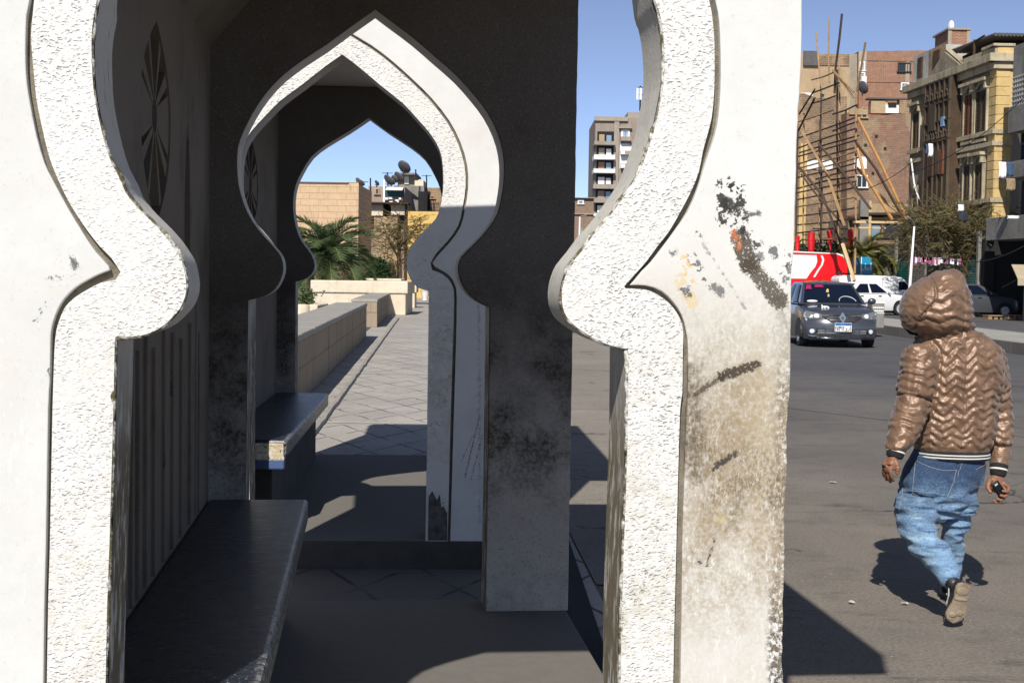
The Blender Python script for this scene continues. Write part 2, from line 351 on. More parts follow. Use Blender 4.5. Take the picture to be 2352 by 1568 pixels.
strokes = [
 (a3(1665,425), a3(1668,505), .020, BLK, .95, 'fleck'), (a3(1690,430), a3(1700,500), .018, BLK, .95, 'fleck'), (a3(1672,468), a3(1690,482), .014, BLK, .95, 'hard'),
 (a3(1712,490), a3(1740,492), .007, GRY, .9, 'hard'), (a3(1700,545), a3(1722,610), .021, BRN, .92, 'hard'), (a3(1722,610), a3(1790,690), .018, (.055,.04,.022), .9, 'hard'),
 (a3(1790,690), a3(1812,770), .020, (.2,.17,.12), .6, 'soft'), (a3(1684,532), a3(1698,566), .007, (.45,.13,.04), .9, 'hard'), (a3(1712,530), a3(1735,560), .014, BLK, .9, 'fleck'),
 (a3(1780,570), a3(1806,600), .017, GRY, .85, 'fleck'), (a3(1800,610), a3(1812,640), .014, GRY, .8, 'fleck'), (a3(1742,585), a3(1745,590), .008, GRY, .8, 'hard'),
 (a3(1576,600), a3(1600,640), .016, OCH, .8, 'fleck'), (a3(1568,645), a3(1590,690), .018, OCH, .55, 'fleck'), (a3(1590,595), a3(1620,650), .011, GRY, .85, 'fleck'),
 (a3(1572,665), a3(1580,675), .008, BLK, .8, 'hard'), (a3(1640,660), a3(1656,672), .010, GRY, .8, 'hard'), (a3(1545,583), a3(1552,580), .007, GRY, .8, 'fleck'),
 (a3(1528,470), a3(1530,462), .006, GRY, .8, 'hard'), (a3(1593,527), a3(1620,556), .003, BLK, .8, 'fleck'), (a3(1612,555), a3(1712,708), .0012, GRY, .6, 'hard'),
 (a3(1600,905), a3(1660,862), .007, BRN, .85, 'hard'), (a3(1655,865), a3(1738,836), .011, (.04,.028,.016), .95, 'hard'), (a3(1592,860), a3(1598,1080), .034, (.09,.065,.035), .9, 'soft'),
 (a3(1640,1075), a3(1690,1040), .007, BLK, .9, 'hard'), (a3(1705,1110), a3(1680,1210), .026, (.11,.075,.035), .85, 'soft'), (a3(1640,1240), a3(1622,1300), .0022, BRN, .9, 'hard'),
 (a3(1650,1180), a3(1660,1190), .012, (.45,.38,.12), .7, 'fleck'), (a3(1606,1290), a3(1608,1292), .004, BLK, .9, 'hard'),
 (a3(1745,770), a3(1740,1000), .030, (.40,.31,.19), .4, 'soft'), (a3(1700,900), a3(1640,1200), .075, (.26,.19,.10), .75, 'soft'), (a3(1760,860), a3(1740,1220), .060, (.34,.27,.16), .5, 'soft'),
 (a3(165,595), a3(172,612), .007, GRY, .9, 'hard'), (a3(108,639), a3(180,629), .0012, GRY, .8, 'hard'), (a3(80,735), a3(112,690), .0045, GRY, .85, 'fleck'), (a3(108,652), a3(148,634), .001, GRY, .7, 'hard'),
 (a3(20,505), a3(95,512), .010, (.6,.6,.58), .6, 'fleck'), (a3(112,845), a3(117,862), .006, GRY, .8, 'fleck')]
ex = a3(1806, 860)
def edge_crumble(t, v, c):
    x, y, z = t.xyz(v)
    m = t.ramp(t.math('ADD', x, t.math('MULTIPLY', t.math('SUBTRACT', t.noise(v, 30, 4, .7), .5), .035)), ex[0]-.030, ex[0]-.016)
    m = t.math('MULTIPLY', m, t.ramp(z, ex[2]+.1, ex[2]-.05))
    ch = t.ramp(t.noise(v, 80, 5, .8), .44, .52)
    bz = t.math('MULTIPLY', t.ramp(z, 1.80, 1.50), t.ramp(x, .05, .2)); c = t.mix(t.math('MULTIPLY', bz, t.ramp(t.noise(v, 3, 6, .7), .3, .6, .25, .8)), c, (.60,.565,.49))
    c = t.mix(m, c, t.mix(ch, (.72,.71,.68), (.05,.042,.03)))
    # brown scrub-worn zone on the lower pillar
    n = t.noise(v, 5, 6, .7); f = t.noise(v, 120, 3, .7)
    b = t.math('MULTIPLY', t.math('MULTIPLY', t.ramp(z, 1.62, 1.3), t.ramp(z, .7, 1.0)), t.ramp(x, .1, .25))
    c = t.mix(t.math('MULTIPLY', t.math('MULTIPLY', b, t.ramp(n, .30, .52)), t.ramp(f, .36, .60, .3, .95)), c, (.33,.27,.185))
    g2 = t.math('MULTIPLY', t.math('MULTIPLY', t.ramp(z, 1.60, 1.25), t.ramp(z, .95, 1.15)), t.math('MULTIPLY', t.ramp(x, .05, .2), t.ramp(t.noise(v, 7, 6, .75), .42, .6)))
    c = t.mix(t.math('MULTIPLY', g2, t.ramp(t.noise(t.map(v, (1,1,.5)), 150, 4, .8), .44, .58, 0, .9)), c, (.10,.07,.035))
    sc_ = t.noise(t.map(v, (1,1,.25), (0,0,0), (0, R(35), 0)), 120, 3, .8); c = t.mix(t.math('MULTIPLY', t.math('MULTIPLY', t.ramp(sc_, .60, .66), t.ramp(z, 1.6, 1.3)), .55), c, (.72,.70,.64))
    return c
M_plainA = plaster("painted_plaster_near", strokes=strokes, amt=.25, bumpd=.0012, extra=edge_crumble)
M_plain = plaster("painted_plaster", amt=.25, base=(.68,.67,.65))
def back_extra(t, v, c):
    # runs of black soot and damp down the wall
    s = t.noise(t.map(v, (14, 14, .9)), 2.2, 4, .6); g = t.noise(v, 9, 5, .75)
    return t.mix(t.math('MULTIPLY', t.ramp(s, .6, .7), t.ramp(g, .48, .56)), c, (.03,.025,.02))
M_inner = plaster("sooty_shaded_inner_plaster", base=(.165,.137,.105), dirt=(.06,.045,.03), amt=.85, speck=.6, bumpd=.002, extra=back_extra)  # grime, plus interior shade put into the dark base colour
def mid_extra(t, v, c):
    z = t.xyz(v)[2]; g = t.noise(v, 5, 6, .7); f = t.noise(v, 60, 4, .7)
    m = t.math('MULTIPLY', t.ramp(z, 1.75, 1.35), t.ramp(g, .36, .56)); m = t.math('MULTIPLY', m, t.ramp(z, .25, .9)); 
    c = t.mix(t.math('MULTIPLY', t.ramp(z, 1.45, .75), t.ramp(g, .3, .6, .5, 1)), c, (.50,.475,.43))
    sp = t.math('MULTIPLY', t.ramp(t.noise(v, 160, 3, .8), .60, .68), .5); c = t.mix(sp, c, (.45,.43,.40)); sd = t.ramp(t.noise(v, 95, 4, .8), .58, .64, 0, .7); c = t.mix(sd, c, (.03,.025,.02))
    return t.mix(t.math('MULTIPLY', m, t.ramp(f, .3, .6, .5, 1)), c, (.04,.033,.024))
M_midwall = plaster("stained_shaded_arch_wall", base=(.12,.105,.09), dirt=(.08,.06,.04), amt=.7, speck=.5, bumpd=.002, extra=mid_extra)  # stains, plus roof shade put into the dark base; paler towards the foot
def jamb_extra(t, v, c):
    s = t.noise(t.map(v, (60, 20, 6)), 1.5, 4, .7); x, y, z = t.xyz(v)
    m = t.math('MULTIPLY', t.ramp(z, 1.5, 1.2), t.ramp(s, .62, .50)); c = t.mix(m, c, (.16,.13,.075))
    k = t.ramp(t.noise(t.map(v, (40,40,5)), 2, 4, .7), .62, .68)
    return t.mix(t.math('MULTIPLY', k, .8), c, (.07,.06,.05))
M_jamb = plaster("worn_arch_soffit", base=(.55,.53,.48), dirt=(.2,.17,.11), amt=.5, bumpd=.003, extra=jamb_extra)
M_black = simple("black_void", (.012,.012,.012), .9)
M_floor = simple("pavilion_floor_screed", (.165,.147,.12), .85, var=.35, scale=2.5, bump=.002, col2=(.15,.14,.125), fine=.3)

def wall_object(name, pl, poly, depth, o0, mat, parent, bevel=.004):
    mb = MB(); mb.ppoly(pl, poly, o0, o0 - depth); return mb.build(name, mat, parent, bevel=bevel)
def strip(name, pl, outline, o_front, o_back, mat, parent, off=.0015):
    """soffit lining of an opening: the outline swept through the wall, a few mm proud of it"""
    mb = MB(); n = len(outline); c = [Vector(p) for p in outline]; vs = []
    for i, p in enumerate(c):
        a = c[max(i-1, 0)]; b = c[min(i+1, n-1)]; t = (b - a)
        t = t.normalized() if t.length else Vector((0,1)); nrm = Vector((t.y, -t.x)) * -1   # towards the opening
        vs.append(p + nrm * off)
    m = 5
    V = [pl.w(q.x, q.y, o_front + (o_back-o_front)*k/m) for q in vs for k in range(m+1)]
    F = [(i*(m+1)+k, i*(m+1)+k+1, (i+1)*(m+1)+k+1, (i+1)*(m+1)+k) for i in range(n-1) for k in range(m)]
    mb.add(V, F); return mb.build(name, mat, parent, smooth=True, fix=False)
UR1 = .866; UL = -.84; ZT = 2.88
def edge_right():
    pts = uz(PA, A_out_R); out = []
    rnd = random.Random(3)
    zs = np.linspace(FLOOR, pts[0][1], 150)
    us = np.interp(zs, [p[1] for p in pts[::-1]], [p[0] for p in pts[::-1]])
    for z, u in zip(zs, us):
        k = mnoise.noise(Vector((3, z*9, 0))) + .5*mnoise.noise(Vector((7, z*40, 0)))
        low = 1 if z < 1.42 else .35
        out.append((u - .007*low*max(0, k+.1), z))
    return out + [(UR1, ZT)]
RA = edge_right()
core = arch_poly(A_inner, UL, UR1, ZT, [(u-.001, z) for u, z in RA])
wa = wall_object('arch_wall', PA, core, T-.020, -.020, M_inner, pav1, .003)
plainA = wall_object('front_facing', PA, arch_poly(A_plain_i, UL, UR1, ZT, RA), .0185, 0, M_plainA, pav1, .003)
grv = wall_object('joint_filler', PA, A_plain_i + [(u, z) for u, z in A_band_o[::-1]], .004, -.0155, grime, pav1, 0)
def worn_edge(name, pl, outline, o, r, mat, parent, seed=0):
    P = [pl.w(u, z, o) for u, z in outline]; Q = []
    for a, b in zip(P[:-1], P[1:]):
        n = max(1, int((b-a).length/.012)); Q += [a.lerp(b, k/n) for k in range(n)]
    Q = [q + Vector((mnoise.noise(q*45), mnoise.noise(q*45+Vector((9,0,0))), mnoise.noise(q*45+Vector((0,9,0)))))*.0045 for q in Q]
    m = MB(); m.tube(Q, [r*(1+.8*mnoise.noise(q*30)) for q in Q], 7); return m.build(name, mat, parent, smooth=True)
te = NT("crumbled_edge"); ne = te.noise(te.obj, 55, 5, .75); nl = te.noise(te.obj, 5, 4, .6)
ce = te.mix(te.ramp(te.math('ADD', te.math('MULTIPLY', ne, .6), te.math('MULTIPLY', nl, .4)), .46, .56), (.09,.075,.035), (.62,.60,.54))
M_edge = te.fin(ce, .95, te.bump(ne, .006))
worn_edge('worn_edge', PA, A_inner, -.005, .0048, M_edge, pav1)
bandA = wall_object('arch_band', PA, A_band_o + A_inner[::-1], .019, .002, M_stip, pav1, .006)
strip('arch_soffit', PA, A_inner, -.021, -T-.001, M_jamb, pav1)
# far wall of pavilion 1
RB = [(u + .003*mnoise.noise(Vector((u, z*12, 4))), z) for u, z in [(.874, FLOOR + (ZT-FLOOR)*i/60) for i in range(61)]]
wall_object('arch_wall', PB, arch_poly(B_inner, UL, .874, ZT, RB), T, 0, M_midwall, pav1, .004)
strip('arch_soffit', PB, B_inner, -.001, -T+.001, M_jamb, pav1)
def at_pav(pl, inv): return pl
def local_box(pl, u0, u1, z0, z1, o0, o1, name, mat, parent, bevel=0):
    mb = MB(); mb.pbox(pl, u0, u1, z0, z1, o0, o1); return mb.build(name, mat, parent, bevel=bevel)
BK = -.642                                             # inner face of pavilion 1's back wall
v1 = DB - DA
# back wall, split round the two openings so they are real recesses
SB = Plane(tuple(PA.w(BK, 0))[:2], tuple(PA.n * -1)[:2], flip=False)   # u runs away from the camera, plane of the back wall
if SB.n.dot(PA.u) < 0: SB = Plane(tuple(PA.w(BK, 0))[:2], tuple(PA.n * -1)[:2], flip=True)
def pointed(c, w, z0, zs, zt, n=12):
    """tall opening with a pointed head and foot: list of (u,z)"""
    r = [(c + w/2 * (1-k**2.2), zs + (zt-zs) * k) for k in np.linspace(0, 1, n)]
    l = [(2*c - u, z) for u, z in r[::-1]][1:]
    b = [(c - w/2 * (1-k**2.2), zs - (zs-z0) * k) for k in np.linspace(0, 1, n)][1:]
    b2 = [(2*c - u, z) for u, z in b[::-1]][1:-1]
    return r + l + b + b2
def back_wall(SBp, length, wins, ztop, parent, inv, zbot=.0, mat=None):
    bm_pts = [(T*.5, zbot), (length, zbot), (length, ztop), (T*.5, ztop)]
    mb = MB(); mb.ppoly(SBp, bm_pts, 0, -.19); wall = mb.build('back_wall', mat or M_inner, parent)
    # openings cut with a boolean evaluated once
    for (outl, dep) in wins:
        cu = MB(); cu.ppoly(SBp, outl, .05, -dep); co = cu.build('cutter', M_black, parent)
        md = wall.modifiers.new('b', 'BOOLEAN'); md.object = co; md.solver = 'EXACT'; md.operation = 'DIFFERENCE'
        bpy.context.view_layer.update()
        dg = bpy.context.evaluated_depsgraph_get(); me = bpy.data.meshes.new_from_object(wall.evaluated_get(dg))
        wall.modifiers.clear(); wall.data = me; bpy.data.objects.remove(co)
    return wall
def radial_window(SBp, c, w, z0, zs, zt, parent, n=14):
    outl = pointed(c, w, z0, zs, zt)
    f = MB(); f.ppoly(SBp, pointed(c, w*.998, z0+.002, zs, zt-.002), -.088, -.095); win = f.build('window', M_black, parent)
    sp = MB()
    for i in range(n):
        a = 2*math.pi*(i+.5)/n; dx, dz = math.sin(a), math.cos(a)
        # length to the outline
        L = .02
        while L < 1.0:
            x, z = dx*L*w, dz*L*(zt-zs)*1.0
            inside = abs(x) < w/2 * max(0, 1-(abs(z)/((zt-zs) if z > 0 else (zs-z0)))**2.2)
            if not inside: break
            L += .01
        ex_, ez_ = dx*L*w, dz*L*(zt-zs)
        px_, pz_ = -dz, dx
        q = lambda cx_, cz_, h, o: SBp.w(c + cx_ + px_*h*.5, zs + cz_ + pz_*h, o)
        hw0, hw1 = .012, .036
        loc = [q(dx*.04*w*2, dz*.05, -hw0, -.006), q(dx*.04*w*2, dz*.05, hw0, -.006), q(ex_, ez_, hw1, -.006), q(ex_, ez_, -hw1, -.006)]
        sp.prism(loc, SBp.n * -.07)
    sp.ppoly(SBp, [(c + .035*math.cos(t), zs + .06*math.sin(t)) for t in np.linspace(0, 2*math.pi, 13)[:-1]], -.02, -.085)
    sp.build('tracery', M_inner, win); return win
def SBu(pl, x, y):  return pl.hit(x, y)
# first pavilion: the radial window spans x 322..392, slit window at x 421..437
u0, _ = SB.hit(322, 300); u1, _ = SB.hit(392, 300); _, zt = SB.hit(360, 48); _, zs = SB.hit(352, 262)
wc, ww = (u0+u1)/2, (u1-u0)
s0, _ = SB.hit(424, 400); s1, zst = SB.hit(438, 285)
wins = [(pointed(wc, ww, zs-(zt-zs)*1.15, zs, zt), .10), (pointed((s0+s1)/2, (s1-s0), 1.45, 1.75, zst), .12)]
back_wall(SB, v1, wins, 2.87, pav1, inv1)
radial_window(SB, wc, ww, zs-(zt-zs)*1.15, zs, zt, pav1)
mb = MB(); mb.ppoly(SB, pointed((s0+s1)/2, (s1-s0)*.99, 1.46, 1.75, zst-.01), -.108, -.115); mb.build('slit_window', M_black, pav1)
ribs = MB()
for x in (297, 312, 330, 349, 372, 392, 412, 432, 452):
    uu, _ = SB.hit(x, 1000); ribs.pbox(SB, uu-.008, uu+.008, .66, 1.40+jit(.05), -.01, .012)
ribs.build('wall_ribs', M_inner, pav1, bevel=.003)
local_box(SB, 2.6-.0, 2.68, .66, 1.46, -.01, .004, 'dado_panel', M_inner, pav1)
# coved ceiling and roof
cove = MB()
_, zc = PB.hit(480, 104)
cove.prism([SB.w(T, zc, 0), SB.w(T, 2.86, 0), SB.w(T, 2.86, .30)], SB.u * (v1 - T)); cove.build('cove', M_inner, pav1)
def roof(pl0, D, uL_, uR_, f0, f1, parent, z0, z1):
    local_box(pl0, uL_, uR_, z0, z1, f0, -D-T-f1, 'roof', M_plain, parent, .01)
roof(PA, v1, -1.0, 1.13, 0.44, .10, pav1, 2.86, 3.12)
slab = MB(); slab.pbox(PA, UL, .868, -.05, FLOOR, .8, -v1-T-.03); slab.build('floor_slab', M_floor, pav1, bevel=.008)

# second pavilion
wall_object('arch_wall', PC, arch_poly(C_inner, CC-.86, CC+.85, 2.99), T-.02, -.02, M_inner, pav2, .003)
def c3(x, y):
    u, z = PC.hit(x, y); return tuple(inv2 @ PC.w(u, z, 0))
strC = [(c3(1068,1095), c3(1100,960), .0035, (.04,.035,.03), .9, 'hard'), (c3(1082,1100), c3(1108,1000), .003, (.04,.035,.03), .8, 'hard'), (c3(1060,1060), c3(1085,1000), .002, (.05,.04,.03), .8, 'hard'),
        (c3(1050,1270), c3(1090,1245), .02, (.12,.10,.07), .6, 'soft'), (c3(1100,700), c3(1102,1200), .008, (.15,.12,.09), .5, 'soft')]
M_plainC = plaster("scratched_plaster_second", strokes=strC, amt=.4, base=(.62,.61,.585))
wall_object('front_facing', PC, arch_poly(C_plain_i, CC-.86, CC+.85, 2.99), .0185, 0, M_plainC, pav2, .003)
wall_object('joint_filler', PC, C_plain_i + C_band_o[::-1], .004, -.0155, grime, pav2, 0)
wall_object('arch_band', PC, C_band_o + C_inner[::-1], .019, .002, M_stip2, pav2, .005)
strip('arch_soffit', PC, C_inner, -.021, -T-.001, M_jamb, pav2)
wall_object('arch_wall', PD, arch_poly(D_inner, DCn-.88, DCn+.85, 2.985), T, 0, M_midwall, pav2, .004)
strip('arch_soffit', PD, D_inner, -.001, -T+.001, M_jamb, pav2)
BK2 = PC.hit(0, 0)[0]; uD, _ = PD.hit(636, 700)
SB2 = Plane(tuple(PC.w(uD, 0))[:2], tuple(PC.n * -1)[:2])
if SB2.n.dot(PC.u) < 0: SB2 = Plane(tuple(PC.w(uD, 0))[:2], tuple(PC.n * -1)[:2], flip=True)
v2 = DD - DC
a0, _ = SB2.hit(561, 400); a1, _ = SB2.hit(593, 400); _, azt = SB2.hit(578, 320); _, azs = SB2.hit(577, 425)
back_wall(SB2, v2, [(pointed((a0+a1)/2, a1-a0, azs-(azt-azs), azs, azt), .1)], 2.985, pav2, inv2)
radial_window(SB2, (a0+a1)/2, a1-a0, azs-(azt-azs), azs, azt, pav2)
roof(PC, v2, uD-.35, CC+1.1, 0.03, .24, pav2, 2.99, 3.14)
base2 = MB(); base2.pbox(PC, CC-.86, CC+.852, -.05, FLOOR, .004, -v2-T-.03); base2.build('floor_slab', simple('dirty_shaded_riser', (.09,.08,.07), .9, var=.5, scale=4), pav2, bevel=.006)  # riser dirt, with the gap's shade put into the same dark colour
fl2 = MB(); fl2.pbox(PC, CC-.84, CC+.83, FLOOR-.01, FLOOR+.004, -.001, -v2-T-.02); fl2.build('floor_screed', M_floor, pav2)
# black painted foot of the stippled band on the right pillar of the second pavilion
bp = MB(); fu0, fz0 = PC.hit(983, 1242); fu1, fz1 = PC.hit(1027, 1140)
bp.ppoly(PC, [(fu0, FLOOR+.004), (fu1+.004, FLOOR+.004), (fu1+.002, fz1-.09), (fu1-.02, fz1-.05), (fu1-.03, fz1-.06), (fu0+.06, fz1+.015), (fu0+.045, fz1-.02), (fu0+.02, fz1+.03), (fu0, fz1)], .0022, .0045); bp.build('black_paint_patch', simple("old_black_paint", (.02,.018,.016), .6, var=.6, scale=18, col2=(.16,.15,.13)), pav2)

# ------------------------------------------------------------------ benches
def bench_mat(name, edge):
    t = NT(name); v = t.obj; n = t.noise(t.map(v, (3, 14, 3)), 4, 5, .7); f = t.noise(v, 70, 4, .75); x, y, z = t.xyz(v)
    c = t.mix(t.ramp(n, .35, .7), (.012,.014,.019), (.028,.033,.045))
    c = t.mix(t.math('MULTIPLY', t.ramp(f, .62, .66), .6), c, (.45,.45,.42))
    e = t.math('MULTIPLY', t.ramp(x, edge-.03, edge), t.ramp(f, .45, .6)); c = t.mix(t.math('MULTIPLY', e, .7), c, (.55,.53,.46))
    return t.fin(c, t.ramp(n, .3, .7, .22, .42), t.bump(t.math('ADD', n, t.math('MULTIPLY', f, .4)), .004))
M_benchsup = simple('shaded_bench_support', (.06,.055,.05), .9, var=.5, scale=6)  # near-black: shade below the seat is put into the support colour
def bench(pl, inv, u0, u1, o0, o1, z, th, label, parent_rz, fmat=None):
    c = pl.w((u0+u1)/2, 0, o0); e = empty('bench', (c.x, c.y, 0), label, 'bench', 'benches along the pavilion back walls', parent_rz)
    top = MB(); top.pbox(pl, u0, u1, z-th, z, o0, o1); top.build('seat', bench_mat('bench_glossy_paint', (u1-u0)/2), e, bevel=.015)
    fr = MB(); fr.pbox(pl, u0+.05, u1-.09, 0.162, z-th, o0-.1, o1+.05); fr.build('support', fmat or M_benchsup, e, bevel=.006)
    return e
b0, _ = PB.hit(708, 1144)
bench(PA, inv1, BK+.004, b0, -T-.02, -v1+.004, .645, .10, 'long dark glossy concrete bench along the back wall of the near pavilion', TH1)
# second bench: pale flaking end face with blue paint
def flaky(name):
    t = NT(name); v = t.obj; n = t.noise(v, 9, 6, .7); f = t.noise(v, 45, 5, .8); z = t.xyz(v)[2]
    c = t.mix(t.ramp(n, .4, .6), (.70,.67,.58), (.45,.36,.22)); c = t.mix(t.ramp(f, .55, .6), c, (.05,.05,.045))
    c = t.mix(t.ramp(t.math('ADD', z, t.math('MULTIPLY', f, .05)), .585, .575), c, (.05,.09,.2))
    return t.fin(c, .6, t.bump(f, .003))
e0, _ = PC.hit(0, 0)
pq = PC.w(0, 0, -.26); P2 = Plane((pq.x, pq.y), (PC.u.x, PC.u.y))
r2u, r2z = P2.hit(664, 1012); r3u, r3z = PD.hit(751, 897)
bz = .665
bn2 = bench(PC, inv2, uD+.004, (r2u+r3u)/2, -.26, -v2+.004, bz, .10, 'bench with flaking pale and blue end face in the far pavilion', TH2)
ff = MB(); ff.pbox(PC, uD+.2, (r2u+r3u)/2-.012, bz-.165, bz-.012, -.2585, -.31); ff.build('end_face', flaky('flaking_paint'), bn2, bevel=.01)
# ================================================================== ground
def asphalt(name, base, dark, dusty=None):
    t = NT(name); v = t.obj; x, y, z = t.xyz(v)
    n1 = t.noise(v, .35, 6, .6); n2 = t.noise(v, 3.5, 6, .65); n3 = t.noise(v, 55, 3, .7); n4 = t.noise(t.map(v, (.12, 1.4, 1)), 1.1, 4, .6)
    c = t.mix(t.ramp(n1, .35, .65), base, dark)
    if dusty:
        k = t.ramp(t.math('ADD', t.math('ADD', y, t.math('MULTIPLY', x, -.45)), t.math('MULTIPLY', n1, 8)), 24, 10)
        c = t.mix(k, c, t.mix(t.ramp(n1, .35, .65), dusty, tuple(q*.74 for q in dusty)))
    c = t.mix(t.ramp(n2, .5, .72, 0, .35), c, tuple(d*.6 for d in dark))
    c = t.mix(t.ramp(n4, .55, .75, 0, .3), c, tuple(b*1.35 for b in base))
    c = t.mix(t.ramp(n3, .3, .7, 0, .55), c, tuple(d*.35 for d in dark))
    # tyre smears, oil spots, hairline cracks
    sm = t.noise(t.map(v, (.35, 2.6, 1), (0,0,0), (0,0,R(-8))), 1.6, 5, .7); c = t.mix(t.math('MULTIPLY', t.ramp(sm, .56, .68), t.ramp(n2, .4, .6, 0, .75)), c, tuple(d*.35 for d in dark))
    oil = t.ramp(t.math('ADD', t.vor(v, .55), t.math('MULTIPLY', n2, .22)), .26, .15); c = t.mix(t.math('MULTIPLY', oil, .6), c, tuple(d*.3 for d in dark))
    ck = t.vor(t.vm('ADD', v, t.vm('SCALE', t.noise(v, 1.5, 4, .7, col=True), scale=.7)), .45, 'DISTANCE_TO_EDGE'); ckm = t.math('MULTIPLY', t.ramp(ck, .010, .003), t.ramp(n1, .5, .55)); c = t.mix(t.math('MULTIPLY', ckm, .8), c, tuple(d*.3 for d in dark))
    sp = t.math('MULTIPLY', t.math('LESS_THAN', t.vor(v, 9), .035), t.math('GREATER_THAN', n2, .5))
    c = t.mix(sp, c, (.5,.47,.42)); sp2 = t.math('LESS_THAN', t.vor(v, 30), .07); c = t.mix(t.math('MULTIPLY', sp2, .5), c, (.35,.33,.3))
    return t.fin(c, .88, t.bump(t.math('ADD', n3, t.math('MULTIPLY', n2, .6)), .006), spec=.3)
M_asph = asphalt('road_asphalt', (.118,.114,.115), (.09,.087,.09), (.265,.228,.182))
g = MB(); g.quad((-500,-60,0),(500,-60,0),(500,900,0),(-500,900,0))
tag(g.build('ground', M_asph), kind='structure')
# darker, newer carriageway beyond
rd = MB(); rd.add([(2.5,60,.004),(2.3,30,.004),(3.2,17,.004),(6.5,12.2,.004),(14,9.5,.004),(60,4,.004),(60,60,.004)], [(0,1,2,3,4,5,6)])
def roadmat():
    return asphalt('road_asphalt', (.10,.10,.108), (.075,.075,.082), (.215,.188,.150))
tag(rd.build('road', M_asph), kind='structure')
def paving(name='diamond_paving', k=1.0):
    t = NT(name); v = t.obj; x, y, z = t.xyz(v)
    wob = t.math('MULTIPLY', t.math('SUBTRACT', t.noise(v, 3, 3, .6), .5), .10)
    a = t.math('ADD', t.math('ADD', t.math('DIVIDE', x, .5), t.math('DIVIDE', y, 1.05)), wob)
    b = t.math('ADD', t.math('SUBTRACT', t.math('DIVIDE', x, .5), t.math('DIVIDE', y, 1.05)), wob)
    def line(q, w):
        f = t.math('ABSOLUTE', t.math('SUBTRACT', t.math('FRACT', q), .5)); return t.ramp(f, .5-w, .5-w*.4)
    l = t.math('MAXIMUM', line(a, .035), line(b, .035)); n = t.noise(v, 8, 6, .7); n3 = t.noise(v, 60, 3, .7); n0 = t.noise(v, .8, 5, .6)
    l = t.math('MULTIPLY', l, t.ramp(t.noise(v, 2.2, 4, .6), .38, .55))
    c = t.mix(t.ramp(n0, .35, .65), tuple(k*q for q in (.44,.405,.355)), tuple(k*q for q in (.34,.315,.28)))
    c = t.mix(t.ramp(n, .5, .75, 0, .4), c, (.12,.11,.10)); c = t.mix(t.ramp(n3, .4, .7, 0, .3), c, (.1,.09,.08))
    c = t.mix(t.math('MULTIPLY', l, .85), c, (.03,.028,.026))
    h = t.math('SUBTRACT', t.math('ADD', t.math('MULTIPLY', n, .3), t.math('MULTIPLY', n3, .15)), l)
    return t.fin(c, .8, t.bump(h, .008))
ax = Vector((SL2, 1)).normalized()
def along(X0, Y0, Y): return X0 + (Y - Y0) * SL2
pv = MB(); ys = [3.2, 7.2, 12, 20, 40, 90]
L_ = [(along(-2.55, 19.4, y) - .35, y, .004) for y in ys]; R_ = [(along(.50, 6, y), y, .004) for y in ys]
pv.add(L_ + R_, [(i, i+1, len(ys)+i+1, len(ys)+i) for i in range(len(ys)-1)])
tag(pv.build('pavement', paving()), kind='structure')
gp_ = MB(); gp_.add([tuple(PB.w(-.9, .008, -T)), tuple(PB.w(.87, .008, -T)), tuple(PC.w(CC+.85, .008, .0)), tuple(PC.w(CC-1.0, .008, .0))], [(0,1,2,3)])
tag(gp_.build('gap_paving', paving('shaded_gap_paving', .33)), kind='structure')  # darker copy of the paving: shade of the gap put into its colour
vg = MB(); vg.add([(along(.5,6,3.2)+.45,6.9,.007),(1.15,6.9,.007),(1.35,8.1,.007),(1.3,9.4,.007),(1.75,11.5,.007),(1.7,14,.007),(2.4,19,.007),(2.5,24,.007),(3.3,30,.007),(3.2,37,.007),(along(.5,6,37)+.01,37,.007),(along(.5,6,7)+.01,7.0,.007)], [tuple(range(12))])
tag(vg.build('verge', asphalt('pale_dusty_verge', (.32,.28,.232), (.245,.215,.178))), kind='structure')
# light transverse bands of the path (each a row of stone slabs)
M_top = simple("parapet_top_stone", (.36,.335,.29), .85, var=.35, scale=7, fine=.35, bump=.004)
M_band = simple("pale_stone_strip", (.46,.43,.38), .8, var=.3, scale=5, fine=.3)
sb = MB()
for Y in (14.3, 21.2, 27.8, 34.6, 41.5):
    x0 = along(-2.35, 19.4, Y); x = x0
    while x < along(.5, 6, Y) - .02:
        x2 = min(x + .82, along(.5, 6, Y)); d = jit(.02)
        sb.add([(x+.012, Y+d, .008), (x2-.012, Y+d+jit(.01), .008), (x2-.012, Y+.17+d, .008), (x+.012, Y+.17+d, .008)], [(0,1,2,3)]); x = x2
tag(sb.build('path_bands', M_band), kind='structure')
# raised edging between path and the shaded strip beside the parapet
ed = MB(); p0, p1, p2 = gnd(688, 1040), gnd(778, 920), gnd(905, 745)
pts = []
for i in range(70):
    Y = p0.y - 1.2 + (p2.y - p0.y + 6) * (i / 69) ** 1.5
    X = np.interp(Y, [p0.y, p1.y, p2.y, 60], [p0.x, p1.x, p2.x, p2.x + (60-p2.y)*SL2])
    pts.append((X + .018*mnoise.noise(Vector((Y*1.5, 0, 0))), Y))
for i in range(69):
    (xa, ya), (xb, yb) = pts[i], pts[i+1]
    ed.add([(xa-.03,ya,-.01),(xa+.03,ya,-.01),(xb+.03,yb,-.01),(xb-.03,yb,-.01),(xa-.026,ya,.05),(xa+.026,ya,.05),(xb+.026,yb,.05),(xb-.026,yb,.05)],
           [(4,5,6,7),(0,1,5,4),(2,3,7,6),(1,2,6,5),(0,4,7,3)])
tag(ed.build('path_edging', M_top), kind='structure')
